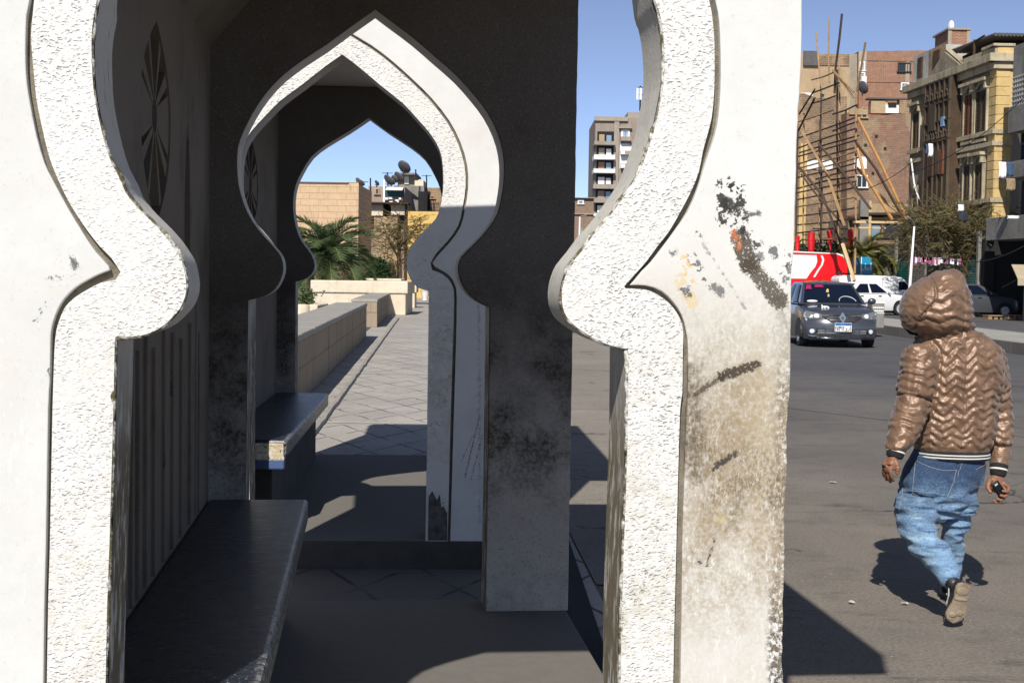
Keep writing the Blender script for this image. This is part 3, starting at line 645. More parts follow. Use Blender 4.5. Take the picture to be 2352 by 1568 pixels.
# flat near-black strip between the near pavilion and the carriageway
gu = MB(); q0, q1 = gnd(1306, 1240, .0), gnd(1392, 1500, .0)
gu.add([(q0.x, q0.y, .010), (q0.x-.45, q0.y, .010), (PA.w(UR1, 0, -.1).x-.1, 2.5, .010), (q1.x+(q1.x-q0.x)/(q1.y-q0.y)*(2.5-q1.y), 2.5, .010)], [(0,1,2,3)])
tag(gu.build('dark_strip', simple("near_black_strip", (.012,.012,.013), .9, var=.5)), kind='structure')
# low kerb of the gap platform
# parapets of the path
def stone_block_mat(name, c1, c2, top=None, bl=.9, bh=.42, rot=0.0, mort=.45):
    t = NT(name); v = t.obj
    q = t.n('ShaderNodeTexBrick'); t.L(t.map(v, (1,1,1), (0,0,0), (0,0,rot)), q.inputs['Vector'])
    x, y, z = t.xyz(v); cb = t.n('ShaderNodeCombineXYZ'); t.L(t.math('ADD', x, y), cb.inputs[0]); t.L(z, cb.inputs[1]); t.L(cb.outputs[0], q.inputs['Vector'])
    q.inputs['Scale'].default_value = 1; q.inputs['Brick Width'].default_value = bl; q.inputs['Row Height'].default_value = bh
    q.inputs['Mortar Size'].default_value = .012; q.inputs['Mortar Smooth'].default_value = .3
    q.inputs['Color1'].default_value = (*c1, 1); q.inputs['Color2'].default_value = (*c2, 1); q.inputs['Mortar'].default_value = (*[a*mort for a in c1], 1)
    n = t.noise(v, 6, 6, .7); m = t.noise(v, 1.2, 4, .6); s = t.noise(t.map(v, (9, 9, .8)), 1.5, 4, .7)
    c = t.mix(t.ramp(n, .5, .8, 0, .5), q.outputs[0], tuple(a*.5 for a in c1)); c = t.mix(t.ramp(m, .5, .8, 0, .5), c, tuple(a*1.25 for a in c2))
    c = t.mix(t.ramp(s, .55, .75, 0, .5), c, (.07,.05,.03))
    h = t.math('SUBTRACT', t.math('MULTIPLY', n, .5), q.outputs['Fac'])
    return t.fin(c, .9, t.bump(h, .015))
M_par = stone_block_mat("weathered_parapet_stone", (.30,.235,.16), (.27,.21,.145), mort=.75)
def parapet(pa, pb, width, h, label):
    o = Vector(((pa[0]), pa[1], 0)); d = Vector((pb[0]-pa[0], pb[1]-pa[1], 0)); L = d.length; d.normalize()
    e = empty('parapet_wall', o, label, 'wall', 'low stone walls beside the path')
    pl = Plane((o.x, o.y), (d.x, d.y))                    # n points to +x side (path side)
    m = MB(); n = max(6, int(L/.9)); 
    for i in range(n):
        u0, u1 = L*i/n + .006, L*(i+1)/n - .006; k = jit(.008)
        m.pbox(pl, u0, u1, -.02, h-.09+k*.3, -width+.02, -.02+k)
    m.build('wall_body', M_par, e, bevel=.012)
    m = MB()
    for i in range(n):
        u0, u1 = L*i/n, L*(i+1)/n; k = jit(.003)
        m.pbox(pl, u0, u1-.006, h-.088, h+k, -width+k, k)
    m.build('coping', M_top, e, bevel=.02); return e
gA, gB = gnd(740, 879), gnd(843, 776)
dd = (gB - gA).normalized(); start = gA - dd * (gA.y - 10.9)
parapet((start.x, start.y), (gB.x, gB.y), .75, .84, 'long brownish stone parapet starting at the far pavilion, nearer of the two along the path')
hA, hB = gnd(867, 752), gnd(927, 691)
parapet((hA.x, hA.y), (hB.x, hB.y), .75, .80, 'second stone parapet beyond a gap, in front of the cream planter walls')

# scraps of paper lying on the asphalt
for k, (x, y, r) in enumerate(((1912, 1108, .030), (2078, 1387, .022), (1955, 1384, .018))):
    c = gnd(x, y, .006); rnd = random.Random(k); m = MB()
    V = [c + Vector((r*math.cos(a)*rnd.uniform(.6, 1.2), r*.8*math.sin(a)*rnd.uniform(.5, 1.2), rnd.uniform(.002, .012))) for a in np.linspace(0, 2*math.pi, 8)[:-1]]
    m.prism(V, (0, 0, .002)); tag(m.build('paper_scrap', simple('scrap_paper', (.62,.58,.5), .8)), ('small white paper scrap on the asphalt left of the walking person', 'tiny pale scrap on the asphalt beside the shadow of the person', 'tiny pale scrap on the asphalt near the right pillar shadow')[k], 'litter', 'scraps of litter on the asphalt')
# ================================================================== buildings right of the road
def brick_mat(name, c1, c2, mortar=(.35,.3,.25), bw=.25, rh=.08, patch=None, pamt=.5, soot=.3, bump=.02):
    t = NT(name); v = t.obj; x, y, z = t.xyz(v)
    cb = t.n('ShaderNodeCombineXYZ'); t.L(t.math('ADD', x, t.math('MULTIPLY', y, .93)), cb.inputs[0]); t.L(z, cb.inputs[1])
    w = t.vm('ADD', cb.outputs[0], t.vm('SCALE', t.vm('SUBTRACT', t.noise(v, 1.2, 3, .6, col=True), (.5,.5,.5)), scale=.10))
    q = t.n('ShaderNodeTexBrick'); t.L(w, q.inputs['Vector']); q.inputs['Scale'].default_value = 1
    q.inputs['Brick Width'].default_value = bw; q.inputs['Row Height'].default_value = rh; q.inputs['Mortar Size'].default_value = .012; q.inputs['Bias'].default_value = .1
    q.inputs['Color1'].default_value = (*c1, 1); q.inputs['Color2'].default_value = (*c2, 1); q.inputs['Mortar'].default_value = (*mortar, 1)
    n = t.noise(v, .5, 6, .65); m = t.noise(v, 2.4, 6, .75); k = t.noise(v, 7, 4, .7)
    c = t.mix(t.ramp(m, .35, .7, 0, .55), q.outputs[0], tuple(a*.5 for a in c1)); c = t.mix(t.ramp(k, .5, .7, 0, .5), c, tuple(min(1, a*1.5) for a in c2))
    if patch: c = t.mix(t.math('MULTIPLY', t.math('MULTIPLY', t.ramp(n, .50, .56), t.ramp(k, .3, .45)), pamt), c, patch)
    s = t.noise(t.map(v, (3, 3, .35)), 1.2, 5, .75); c = t.mix(t.ramp(s, .55, .72, 0, soot), c, (.06,.05,.04))
    return t.fin(c, .95, t.bump(t.math('SUBTRACT', t.math('MULTIPLY', m, 1.5), q.outputs['Fac']), bump), spec=.2)
def render_mat(name, c1, c2, stain=(.1,.08,.06), amt=.45):
    t = NT(name); v = t.obj; n = t.noise(v, .6, 6, .65); m = t.noise(v, 4, 6, .75); s = t.noise(t.map(v, (2.5, 2.5, .3)), 1.3, 5, .75)
    c = t.mix(t.ramp(n, .35, .65), c1, c2); c = t.mix(t.ramp(m, .5, .75, 0, .45), c, tuple(a*.6 for a in c2)); c = t.mix(t.ramp(s, .52, .72, 0, amt), c, stain)
    return t.fin(c, .92, t.bump(m, .03), spec=.2)
def glass_mat(name, col=(.02,.03,.04)):
    t = NT(name); return t.fin(t.mix(t.noise(t.obj, 1.5, 3), col, tuple(c*2 for c in col)), .12, spec=.6)
M_redbrick = brick_mat("orange_red_brick", (.36,.155,.085), (.28,.12,.07), (.42,.36,.28), soot=.2)
M_conc = render_mat("bare_concrete_frame", (.36,.31,.24), (.28,.24,.19))
M_tan = render_mat("tan_render", (.42,.31,.19), (.33,.235,.14))
M_roughbrick = brick_mat("old_rough_brick", (.31,.21,.135), (.22,.155,.105), (.22,.16,.10), bw=.32, rh=.12, patch=(.40,.28,.17), pamt=.75, soot=.55, bump=.05)
M_rough2 = brick_mat("old_purple_brick", (.33,.185,.125), (.24,.145,.10), (.26,.20,.15), bw=.32, rh=.12, patch=(.33,.25,.15), pamt=.8, soot=.6, bump=.05)
M_yel = render_mat("yellow_ochre_render", (.60,.43,.19), (.50,.36,.16), (.2,.13,.06), .45)
M_ygrey = render_mat("sooty_stone_render", (.34,.285,.20), (.20,.165,.115), (.05,.04,.03), .75)
M_trim = render_mat("sooty_cream_trim", (.48,.41,.28), (.30,.25,.165), (.06,.045,.03), .7)
M_wood = render_mat("weathered_dark_wood", (.085,.055,.035), (.05,.034,.022), (.02,.015,.01), .4)
M_shut = render_mat("brown_louvred_shutter", (.10,.075,.05), (.065,.05,.035), (.02,.015,.01), .4)
M_shutr = render_mat("red_brown_shutter", (.16,.065,.035), (.12,.05,.03))
M_glass = glass_mat("dark_window_glass"); M_glassb = glass_mat("blue_window_glass", (.12,.18,.25))
M_white = simple("white_paint_far", (.78,.77,.74), .7, var=.12, scale=4)
M_metal = simple("dark_iron", (.03,.03,.032), .5, metal=.4); M_grey = render_mat("grey_cement", (.25,.235,.21), (.17,.16,.14), (.06,.05,.045), .6)
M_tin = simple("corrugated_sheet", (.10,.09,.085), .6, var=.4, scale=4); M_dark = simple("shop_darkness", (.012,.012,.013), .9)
M_teal = simple("teal_shutter_paint", (.02,.16,.14), .5, var=.4, scale=3); M_canv = simple("beige_canvas", (.42,.35,.24), .9, var=.2)
def wbox(pl, mb, x0, y0, x1, y1, o0, o1):
    """box from pixel corners on the plane"""
    u0, za = pl.hit(x0, y0); u1, zb = pl.hit(x1, y1); mb.pbox(pl, min(u0,u1), max(u0,u1), min(za,zb), max(za,zb), o0, o1)
def bldg(name, pl, px, depth, mat, label, cat='building', group=None, base=0.0, top=None):
    """px: outline of the front as (x,y) pixels from the top-left round; extruded away"""
    uzs = [pl.hit(x, y) for x, y in px]
    c = pl.w(sum(u for u, z in uzs)/len(uzs), base, 0)
    e = empty(name, c, label, cat, group)
    if base is not None:
        us = [u for u, z in uzs]; uzs = [(u, max(z, base)) for u, z in uzs]
    mb = MB(); mb.ppoly(pl, uzs, 0, -depth); mb.build('wall', mat, e); return e
def window(pl, e, x0, y0, x1, y1, pane=M_glass, frame=M_trim, fw=.08, name='window', bars=(1, 1), inset=True):
    u0, z1 = pl.hit(x0, y0); u1, z0 = pl.hit(x1, y1); u0, u1 = min(u0, u1), max(u0, u1); z0, z1 = min(z0, z1), max(z0, z1)
    f = MB()
    f.pbox(pl, u0, u0+fw, z0, z1, .003, .09); f.pbox(pl, u1-fw, u1, z0, z1, .003, .09); f.pbox(pl, u0+fw, u1-fw, z1-fw, z1, .003, .088); f.pbox(pl, u0-.06, u1+.06, z0-.07, z0, .003, .14)
    for i in range(1, bars[0]): 
        u = u0 + (u1-u0)*i/bars[0]; f.pbox(pl, u-.02, u+.02, z0, z1-fw, .02, .05)
    for i in range(1, bars[1]):
        z = z0 + (z1-z0)*i/bars[1]; f.pbox(pl, u0+fw, u1-fw, z-.02, z+.02, .02, .045)
    w_ = f.build(name, frame, e)
    p = MB(); p.pbox(pl, u0+fw+.001, u1-fw-.001, z0+.001, z1-fw-.001, .002, .018); p.build('pane', pane, w_); return w_
G = 'old street buildings on the right of the road'
# tall red-brick block behind
pl = front(95)
e = bldg('apartment_block', pl, [(1972,118),(2152,116),(2152,700),(1972,700)], 12, M_redbrick, 'tall orange-red brick block with bare concrete frame behind the rough brick walls', group=G)
m = MB()
for (x0,y0,x1,y1) in ((1974,139,2150,142),(1974,188,2150,191),(2080,142,2088,212),(1972,118,1988,205)): wbox(pl, m, x0, y0, x1, y1, .002, .05)
m.build('concrete_frame', M_conc, e)
window(pl, e, 2062, 144, 2091, 165, M_glass, M_metal, bars=(4,5)); window(pl, e, 2069, 190, 2087, 206, M_glassb, M_white, bars=(2,1))
m = MB(); wbox(pl, m, 1952, 122, 1972, 700, -11, -.4); m.build('stair_shaft', M_conc, e)
for yy in (148, 172): window(pl, e, 1974, yy-6, 1986, yy+14, M_glass, M_white)
m = MB(); wbox(pl, m, 1975, 178, 1986, 193, .1, .5); m.build('balcony_box', M_white, e)
# tan block left
pl = front(93)
e = bldg('apartment_block', pl, [(1800,130),(1835,122),(1880,121),(1880,124),(1952,124),(1952,700),(1800,700)], 9, M_tan, 'tan plastered block with dark streaks, left of the red-brick block behind the scaffold', group=G)
m = MB(); wbox(pl, m, 1845, 118, 1878, 152, .01, .2); m.build('sheet_screen', M_tin, e)
m = MB(); wbox(pl, m, 1838, 216, 1862, 223, -.2, .6); m.build('awning', M_white, e)
window(pl, e, 1884, 214, 1895, 224); 
m = MB(); wbox(pl, m, 1880, 124, 1950, 152, .004, .06); m.build('rough_upper_wall', M_roughbrick, e)
# mid walls
pl = front(88)
e = bldg('brick_house', pl, [(1820,224),(1846,214),(1876,226),(1945,222),(1945,700),(1820,700)], 5, M_roughbrick, 'grey-brown rough brick house wall directly behind the scaffold lattice', group=G)
window(pl, e, 1937, 250, 1947, 268, M_glass, M_trim)
m = MB(); wbox(pl, m, 1838, 330, 1848, 560, .004, .14); m.build('yellow_pier', M_yel, e)
m = MB(); wbox(pl, m, 1850, 368, 1912, 390, .004, .06); m.build('whitewash_patch', M_white, e)
pl = front(86.5)
e = bldg('brick_house', pl, [(1945,258),(1988,268),(2040,264),(2100,258),(2100,700),(1945,700)], 6, M_rough2, 'purple-brown ruined brick house wall between the scaffold and the yellow house', group=G)
m = MB(); wbox(pl, m, 1950, 250, 1990, 264, .004, .12); m.build('parapet_band', M_tan, e)
window(pl, e, 1978, 246, 1992, 270, M_glass, M_tan)
m = MB(); wbox(pl, m, 1962, 360, 1990, 388, .004, .05); m.build('whitewash_patch', M_white, e)
window(pl, e, 1966, 402, 1992, 430, M_glass, M_white, bars=(2,1))
m = MB(); wbox(pl, m, 2000, 468, 2095, 500, .004, .08); m.build('plaster_patch', M_tan, e)
for (x, y) in ((2002,395),(1985,330),(2030,338),(2010,310)):
    m = MB(); wbox(pl, m, x, y, x+6, y+7, .003, .02); m.build('wall_hole', M_dark, e)
# shack on its roof
c = front(87).w(*front(87).hit(2040, 262)); e = empty('roof_shack', (c.x, 87, c.z), 'rooftop shack of yellow and white sheets with debris above the ruined brick wall', 'shack')
pl = front(87)
for (x0,y0,x1,y1,mt,nm) in ((1998,232,2030,262,M_tan,'sheet'),(2010,233,2036,252,M_yel,'sheet'),(2030,243,2060,262,M_white,'sheet'),(2062,232,2085,262,M_roughbrick,'pier'),(1990,226,2088,231,M_tin,'roof'),(2036,238,2054,248,M_dark,'opening'),(2014,250,2030,262,M_glassb,'sheet')):
    m = MB(); wbox(pl, m, x0, y0, x1, y1, random.uniform(-.8,-.2) if nm != 'opening' else .3, random.uniform(.1,.5) if nm != 'opening' else .5); m.build(nm, mt, e)
# low ornate wooden shop
pl = front(80)
e = bldg('shop_building', pl, [(1948,505),(1990,505),(1990,488),(2105,488),(2105,725),(1948,725)], 5, M_roughbrick, 'low brown shop building with carved wooden cornice behind the timber platform', group=G)
m = MB()
for i in range(40): 
    x = 1995 + i*2.7; wbox(pl, m, x, 497, x+1.5, 506, .1, .35)
wbox(pl, m, 1990, 489, 2107, 496, .0, .5); wbox(pl, m, 1948, 498, 1990, 505, 0, .5)
m.build('cornice', M_wood, e)
for (x0,x1) in ((1998,2024),(2030,2062),(2072,2098)): window(pl, e, x0, 512, x1, 545, M_glassb if x0==1998 else M_glass, M_wood)
window(pl, e, 2000, 570, 2036, 585, M_tan, M_wood)
m = MB(); wbox(pl, m, 1972, 460, 1984, 725, .01, .5); m.build('pier', M_grey, e)
m = MB(); wbox(pl, m, 1984, 462, 1991, 725, .01, .4); m.build('pier', M_yel, e)
# ornate yellow house -------------------------------------------------
nearp = gnd(2283, 700, 0); Yc = 60.0
corner = at(2283, 400, Yc); FS = -0.0665
fac = Plane((corner.x, corner.y), (FS, 1), flip=True)            # facade on the road side, u grows away from the camera
if fac.n.x > 0: fac.n = -fac.n
end = Plane((corner.x, corner.y), (1, 0))
e = empty('ornate_house', corner - Vector((0, 0, corner.z)), 'three-storey ornate yellow house with carved bays, shutters and cornice, sooty road front', 'house', G)
uF, zt1 = fac.hit(2094, 206); _, zt0 = fac.hit(2283, 128); _, zb = end.hit(2300, 470)
uR, _ = end.hit(2323, 300)
H0 = zt0
m = MB()                                                           # body
m.add([fac.w(0,0), fac.w(uF,0), fac.w(uF,0)+Vector((8,0,0)), end.w(uR,0), fac.w(0,H0), fac.w(uF,H0), fac.w(uF,H0)+Vector((8,0,0)), end.w(uR,H0)],
      [(0,3,2,1),(4,5,6,7),(0,1,5,4),(1,2,6,5),(2,3,7,6),(3,0,4,7)]); m.build('wall', M_ygrey, e)
m = MB(); m.pbox(end, .0, uR, 3.8, H0-.05, .003, .06); m.build('end_wall', M_yel, e)
m = MB(); z = 4.0
while z < H0-.9:
    m.pbox(end, -.06, .55, z, z+.375, .0, .085); m.pbox(fac, -.10, .62, z, z+.375, 0, .06); z += .40
m.build('quoins', M_yel, e, bevel=.015)
m = MB(); z = 4.0
_, zm1 = fac.hit(2275, 304); _, zm2 = fac.hit(2275, 331); _, zl1 = fac.hit(2270, 460)
m.pbox(fac, -.35, uF+.2, H0-.35, H0, 0, .45); m.pbox(end, -.45, uR, H0-.35, H0, 0, .35); m.pbox(fac, -.2, uF, H0-.65, H0-.35, 0, .22); m.pbox(end, -.22, uR, H0-.65, H0-.35, 0, .2)
m.build('cornice', M_trim, e, bevel=.02)
m = MB(); m.pbox(fac, -.2, uF*.46, H0, H0+.30, -.3, .2); m.pbox(end, -.2, uR, H0, H0+.30, -.3, .2); m.pbox(fac, -.3, 1.1, H0+.30, H0+.42, -.4, .3); m.pbox(end, -.3, uR*.95, H0+.30, H0+.42, -.4, .3); m.build('parapet', M_trim, e, bevel=.02)
m = MB(); m.pbox(end, -.1, uR-.05, H0+.02, H0+.28, .21, .23); m.build('parapet_face', M_yel, e)
m = MB()
for zz in (zm1, zm2, zl1): m.pbox(fac, -.15, uF, zz-.12, zz+.08, 0, .18); m.pbox(end, -.18, uR, zz-.12, zz+.08, 0, .16)
m.build('string_course', M_trim, e, bevel=.01)
def fwin(x0, y0, x1, y1, mat_, nm='shuttered_window', hood=True, broken=False):
    """window or door on the sooty front from its near-edge and far-edge pixels"""
    ua, za = fac.hit(x1, y0); ub, _ = fac.hit(x0, y0); _, zbt = fac.hit(x1, y1)
    u0, u1 = min(ua, ub), max(ua, ub)
    f = MB(); f.pbox(fac, u0-.10, u0, zbt-.1, za+.1, 0, .14); f.pbox(fac, u1, u1+.10, zbt-.1, za+.1, 0, .14); f.pbox(fac, u0-.1, u1+.1, zbt-.22, zbt-.1, 0, .2)
    if hood:
        f.pbox(fac, u0-.22, u1+.22, za+.38, za+.52, 0, .34)
        for uu in (u0-.1, u1): f.ppoly(fac, [(uu-.04, za+.38), (uu+.14, za+.38), (uu+.14, za+.05), (uu-.04, za+.05)], 0, .26)
        f.tube([fac.w(u0 + (u1-u0)*t, za + .08 + .3*math.sin(math.pi*t), .12) for t in np.linspace(0, 1, 9)], .05, 6)
    w_ = f.build('window', M_trim, e)
    s = MB(); n = 2
    for k in range(n):
        a, b = u0 + (u1-u0)*k/n + .02, u0 + (u1-u0)*(k+1)/n - .02
        for q0, q1 in ((a, a+.07), (b-.07, b)): s.pbox(fac, q0, q1, zbt, za, .02, .10)
        z = zbt
        while z < za - .06: s.pbox(fac, a+.07, b-.07, z, z+.05, .025, .085); z += .10
    s.build('shutter', mat_, w_)
    p = MB(); p.pbox(fac, u0, u1, zbt, za, .004, .012); p.build('pane', M_dark, w_)
# top floor then middle floor; x is facade pixel
fwin(2221, 215, 2240, 318, M_shutr, broken=True); fwin(2247, 205, 2272, 312, M_shut); fwin(2102, 258, 2117, 340, M_shut)
fwin(2219, 380, 2234, 466, M_shut); fwin(2245, 376, 2262, 458, M_shut); fwin(2102, 430, 2112, 488, M_wood, hood=False); fwin(2130, 385, 2146, 470, M_wood)
# carved wooden bay
ub0, _ = fac.hit(2206, 300); ub1, _ = fac.hit(2150, 300); zb0 = fac.hit(2206, 318)[1]
_, zbt = fac.hit(2200, 178)
m = MB(); m.pbox(fac, ub0, ub1, 4.0, zbt, 0, .55); bay = m.build('carved_bay', M_wood, e)
m = MB()
for zz in (4.1, 5.0, zb0, zb0+.9, zbt-1.1, zbt-.05): m.pbox(fac, ub0-.05, ub1+.05, zz-.04, zz+.04, .5, .62)
for uu in np.linspace(ub0, ub1, 6): m.pbox(fac, uu-.05, uu+.05, 4.0, zbt, .5, .62)
for k in range(5):
    uc = ub0 + (ub1-ub0)*(k+.5)/5
    for zz in (zb0+.1, zbt-.9): m.tube([fac.w(uc + .16*math.cos(t), zz + .32*math.sin(t), .6) for t in np.linspace(0, math.pi, 9)], .04, 6)
m.build('carving', M_shut, bay)
for (x0,y0,x1,y1,mt) in ((2188,345,2196,400,M_shutr),(2178,345,2187,400,M_shut),(2162,350,2172,405,M_wood),(2191,268,2198,290,M_glassb),(2165,240,2178,300,M_shut)):
    ua, za = fac.hit(x1, y0); ub_, _ = fac.hit(x0, y0); _, zz = fac.hit(x1, y1); q = MB(); q.pbox(fac, min(ua,ub_), max(ua,ub_), zz, za, .56, .64); q.build('panel', mt, bay)
# gable above the bay
m = MB(); m.prism([fac.w(ub0-.5, H0, .3), fac.w(ub1+.5, H0, .3), fac.w((ub0+ub1)/2, H0+.95, .3)], fac.n * -.5); m.build('gable', M_ygrey, e)
m = MB()
for s_ in (0, 1):
    a = fac.w(ub0-.6 if s_ else ub1+.6, H0+.05, .1); b = fac.w((ub0+ub1)/2, H0+1.05, .1)
    m.tube([a, b], .12, 4)
m.build('gable_moulding', M_trim, e)
# lighter unpainted patch of wall between windows, shop openings below
m = MB(); ua, za = fac.hit(2150, 230); ub_, _ = fac.hit(2120, 230); _, zz = fac.hit(2150, 350); m.pbox(fac, ua, ub_, zz, za, .003, .03); m.build('repaired_render', render_mat("grey_repair_render", (.30,.27,.21), (.25,.22,.17)), e)
# attic room with rough brick and rendered panels
m = MB(); ua, _ = fac.hit(2160, 200); m.pbox(fac, ua, uF-.05, H0, H0+1.5, -3, -.05); m.build('attic_wall', render_mat("pale_attic_render", (.48,.46,.41), (.38,.36,.31)), e)
for (x0,x1) in ((2108,2118),(2143,2158)):
    u1_, za = fac.hit(x0, 150); u0_, _ = fac.hit(x1, 150); q = MB(); q.pbox(fac, u0_, u1_, H0+.3, H0+1.3, -.04, .03); q.build('attic_window', M_wood, e)
q = MB(); u0_, _ = fac.hit(2170, 150); u1_, _ = fac.hit(2132, 150); q.pbox(fac, u0_, u1_, H0+.05, H0+1.48, -.045, -.02); q.build('attic_brick_panel', M_roughbrick, e)
# roof terrace with corrugated roof
q = MB(); zr = H0+.85
for i in range(34):
    x = corner.x + .1 + i*.16; q.tube([(x, 60.6, zr+.1), (x-.3, 66, zr+.2)], .085, 6)
q.build('corrugated_roof', M_tin, e)
q = MB(); q.box(corner.x+.4, corner.x+6, 62, 66, H0, zr); q.build('terrace_room', M_wood, e)
q = MB(); q.box(corner.x+.3, corner.x+2.6, 61.9, 62.0, H0+.45, zr-.05); q.build('terrace_panel', M_wood, e)
q = MB(); q.tube([fac.w(2.6, H0+.3, .0), fac.w(2.6, H0+1.05, .0)], .06, 6); q.tube([fac.w(5.8, H0+.7, 0), fac.w(1.5, H0+1.05, 0)], .045, 6); q.build('pergola', M_wood, e)
# shopfronts below the upper floors
q = MB(); q.pbox(fac, -.5, uF+.4, 0.05, 3.75, .06, .5); sh = q.build('shopfront', M_dark, e)
for k, mt in enumerate((M_teal, M_teal, M_dark, M_grey, M_teal)):
    u0_ = .1 + k*(uF/5); s = MB(); 
    for j in range(22): s.pbox(fac, u0_+.1, u0_+uF/5-.25, .1+j*.11, .19+j*.11, .5, .56)
    s.build('roller_shutter', mt, sh)
s = MB(); 
for k in range(6): s.pbox(fac, k*uF/5-.12, k*uF/5+.08, .05, 3.7, .5, .64)
s.build('shop_pier', M_grey, sh)
s = MB(); s.pbox(end, -.2, uR+3, .05, 3.6, .01, .3); s.build('shop_side', M_dark, e)
# brick tower on the roof
pl = front(74)
c = pl.w(*pl.hit(2197, 110)); e = empty('roof_tower', (c.x, 74, H0), 'square red-brick stair tower standing on the roof behind the ornate house', 'tower')
q = MB(); ut0, zt_ = pl.hit(2181, 69); ut1, _ = pl.hit(2226, 69); q.pbox(pl, ut0, ut1, 6, zt_, 0, -2.5); q.build('wall', M_redbrick, e)
q = MB(); q.pbox(pl, ut0-.08, ut0+.12, 6, zt_, -.02, .04); q.pbox(pl, ut1-.12, ut1+.06, 6, zt_, -.02, .04); q.pbox(pl, ut0-.12, ut1+.08, zt_, zt_+.1, -2.6, .1); q.build('concrete_frame', M_conc, e)
q = MB(); q.ell(pl.w(ut0+.25, zt_+.3, -.5), (.16,.16,.3), 8, 6); q.build('finial', M_white, e)
# grey concrete house at the right edge: its road front, nearer than the ornate house
gc = at(2319, 400, 57.5); gf = Plane((gc.x, gc.y), (FS, 1), flip=True); pl = front(54)
ug0 = pl.hit(2330, 118)[0]
e = empty('concrete_house', gf.w(-3, 0), 'grey concrete house at the right edge with pierced lattice screen and laundry balcony', 'house', G)
def gz_(y): return gf.hit(2326, y)[1]
GL = -9.0
q = MB(); q.pbox(gf, GL, 0, 3.6, gz_(108), -6, -.6); q.pbox(gf, GL, .0, gz_(178), gz_(108), -.6, 0); q.pbox(gf, GL, .12, gz_(305), gz_(246), -.6, .08); q.build('wall', M_grey, e)
q = MB(); za, zb_ = gz_(180), gz_(246)
for k in range(40): q.pbox(gf, -.22*k-.06, -.22*k, zb_, za, -.12, .0)
for k in range(7): q.pbox(gf, GL, 0, zb_+(za-zb_)*k/6-.03, zb_+(za-zb_)*k/6+.03, -.11, .02)
q.build('lattice_screen', render_mat("pale_lattice", (.55,.53,.48), (.42,.4,.36)), e)
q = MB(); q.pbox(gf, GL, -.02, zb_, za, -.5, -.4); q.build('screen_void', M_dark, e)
q = MB(); q.pbox(gf, GL, -.05, gz_(372), gz_(306), -.59, -.50); w_ = q.build('window', M_glass, e)
q = MB()
for k in range(14): q.pbox(gf, -.7*k-.1, -.7*k, gz_(372), gz_(306), -.5, -.42)
q.pbox(gf, GL, 0, gz_(330)-.04, gz_(330)+.04, -.5, -.43); q.build('window_frame', M_metal, w_)
q = MB(); q.pbox(gf, GL, .05, gz_(412), gz_(374), -.55, .25); q.build('balcony', M_grey, e, bevel=.02)
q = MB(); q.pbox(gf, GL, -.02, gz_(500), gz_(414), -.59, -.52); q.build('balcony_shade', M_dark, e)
q = MB(); q.pbox(gf, GL, .55, gz_(552), gz_(500), -.55, .7); q.build('lower_balcony', M_grey, e, bevel=.02)
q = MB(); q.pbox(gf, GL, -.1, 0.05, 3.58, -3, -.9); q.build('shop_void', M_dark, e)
aw = empty('awning', pl.w(ug0+1, 0, .6), 'beige canvas shop awning at the right edge under the concrete balcony', 'awning')
q = MB(); ua_, z1_ = pl.hit(2336, 607); ub_, z2_ = pl.hit(2325, 640); _, z3_ = pl.hit(2325, 655)
q.add([pl.w(ua_, z1_, -.6), pl.w(ua_+3, z1_, -.6), pl.w(ub_+3.2, z2_, .6), pl.w(ub_, z2_, .6), pl.w(ub_, z3_, .62), pl.w(ub_+3.2, z3_, .62)], [(0,1,2,3), (3,2,5,4)]); cv = q.build('canvas', M_canv, aw)
cv.modifiers.new('s', 'SOLIDIFY').thickness = .03
q = MB(); q.tube([pl.w(ub_+.05, z2_, .55), pl.w(ub_+.05, z3_-.1, -1.2)], .02, 6); q.tube([pl.w(ub_+.3, 0.02, .5), pl.w(ub_+.3, z2_, .5)], .03, 6); q.build('frame', M_metal, aw)
# wall-mounted ruins of stalls between lamp and shop: black canopy shop
pl = front(74)
e = empty('market_stall', pl.w(pl.hit(2060, 700)[0], 0), 'dark shuttered market stall with black canopy left of the white lamp post', 'stall')
q = MB(); wbox(pl, q, 2050, 520, 2108, 545, -.5, .8); wbox(pl, q, 2026, 560, 2108, 600, -.3, .6); q.build('canopy', simple("black_sheet", (.02,.02,.022), .5, var=.4), e)
q = MB(); wbox(pl, q, 2032, 600, 2108, 705, -2, -.2); q.build('opening', M_dark, e)
for (x0,y0,x1,y1,mt) in ((2028,598,2042,640,M_grey),(2055,602,2064,690,M_tan),(2044,640,2052,700,M_canv),(2068,610,2074,700,M_wood)):
    q = MB(); wbox(pl, q, x0, y0, x1, y1, .0, .2); q.build('post_panel', mt, e)
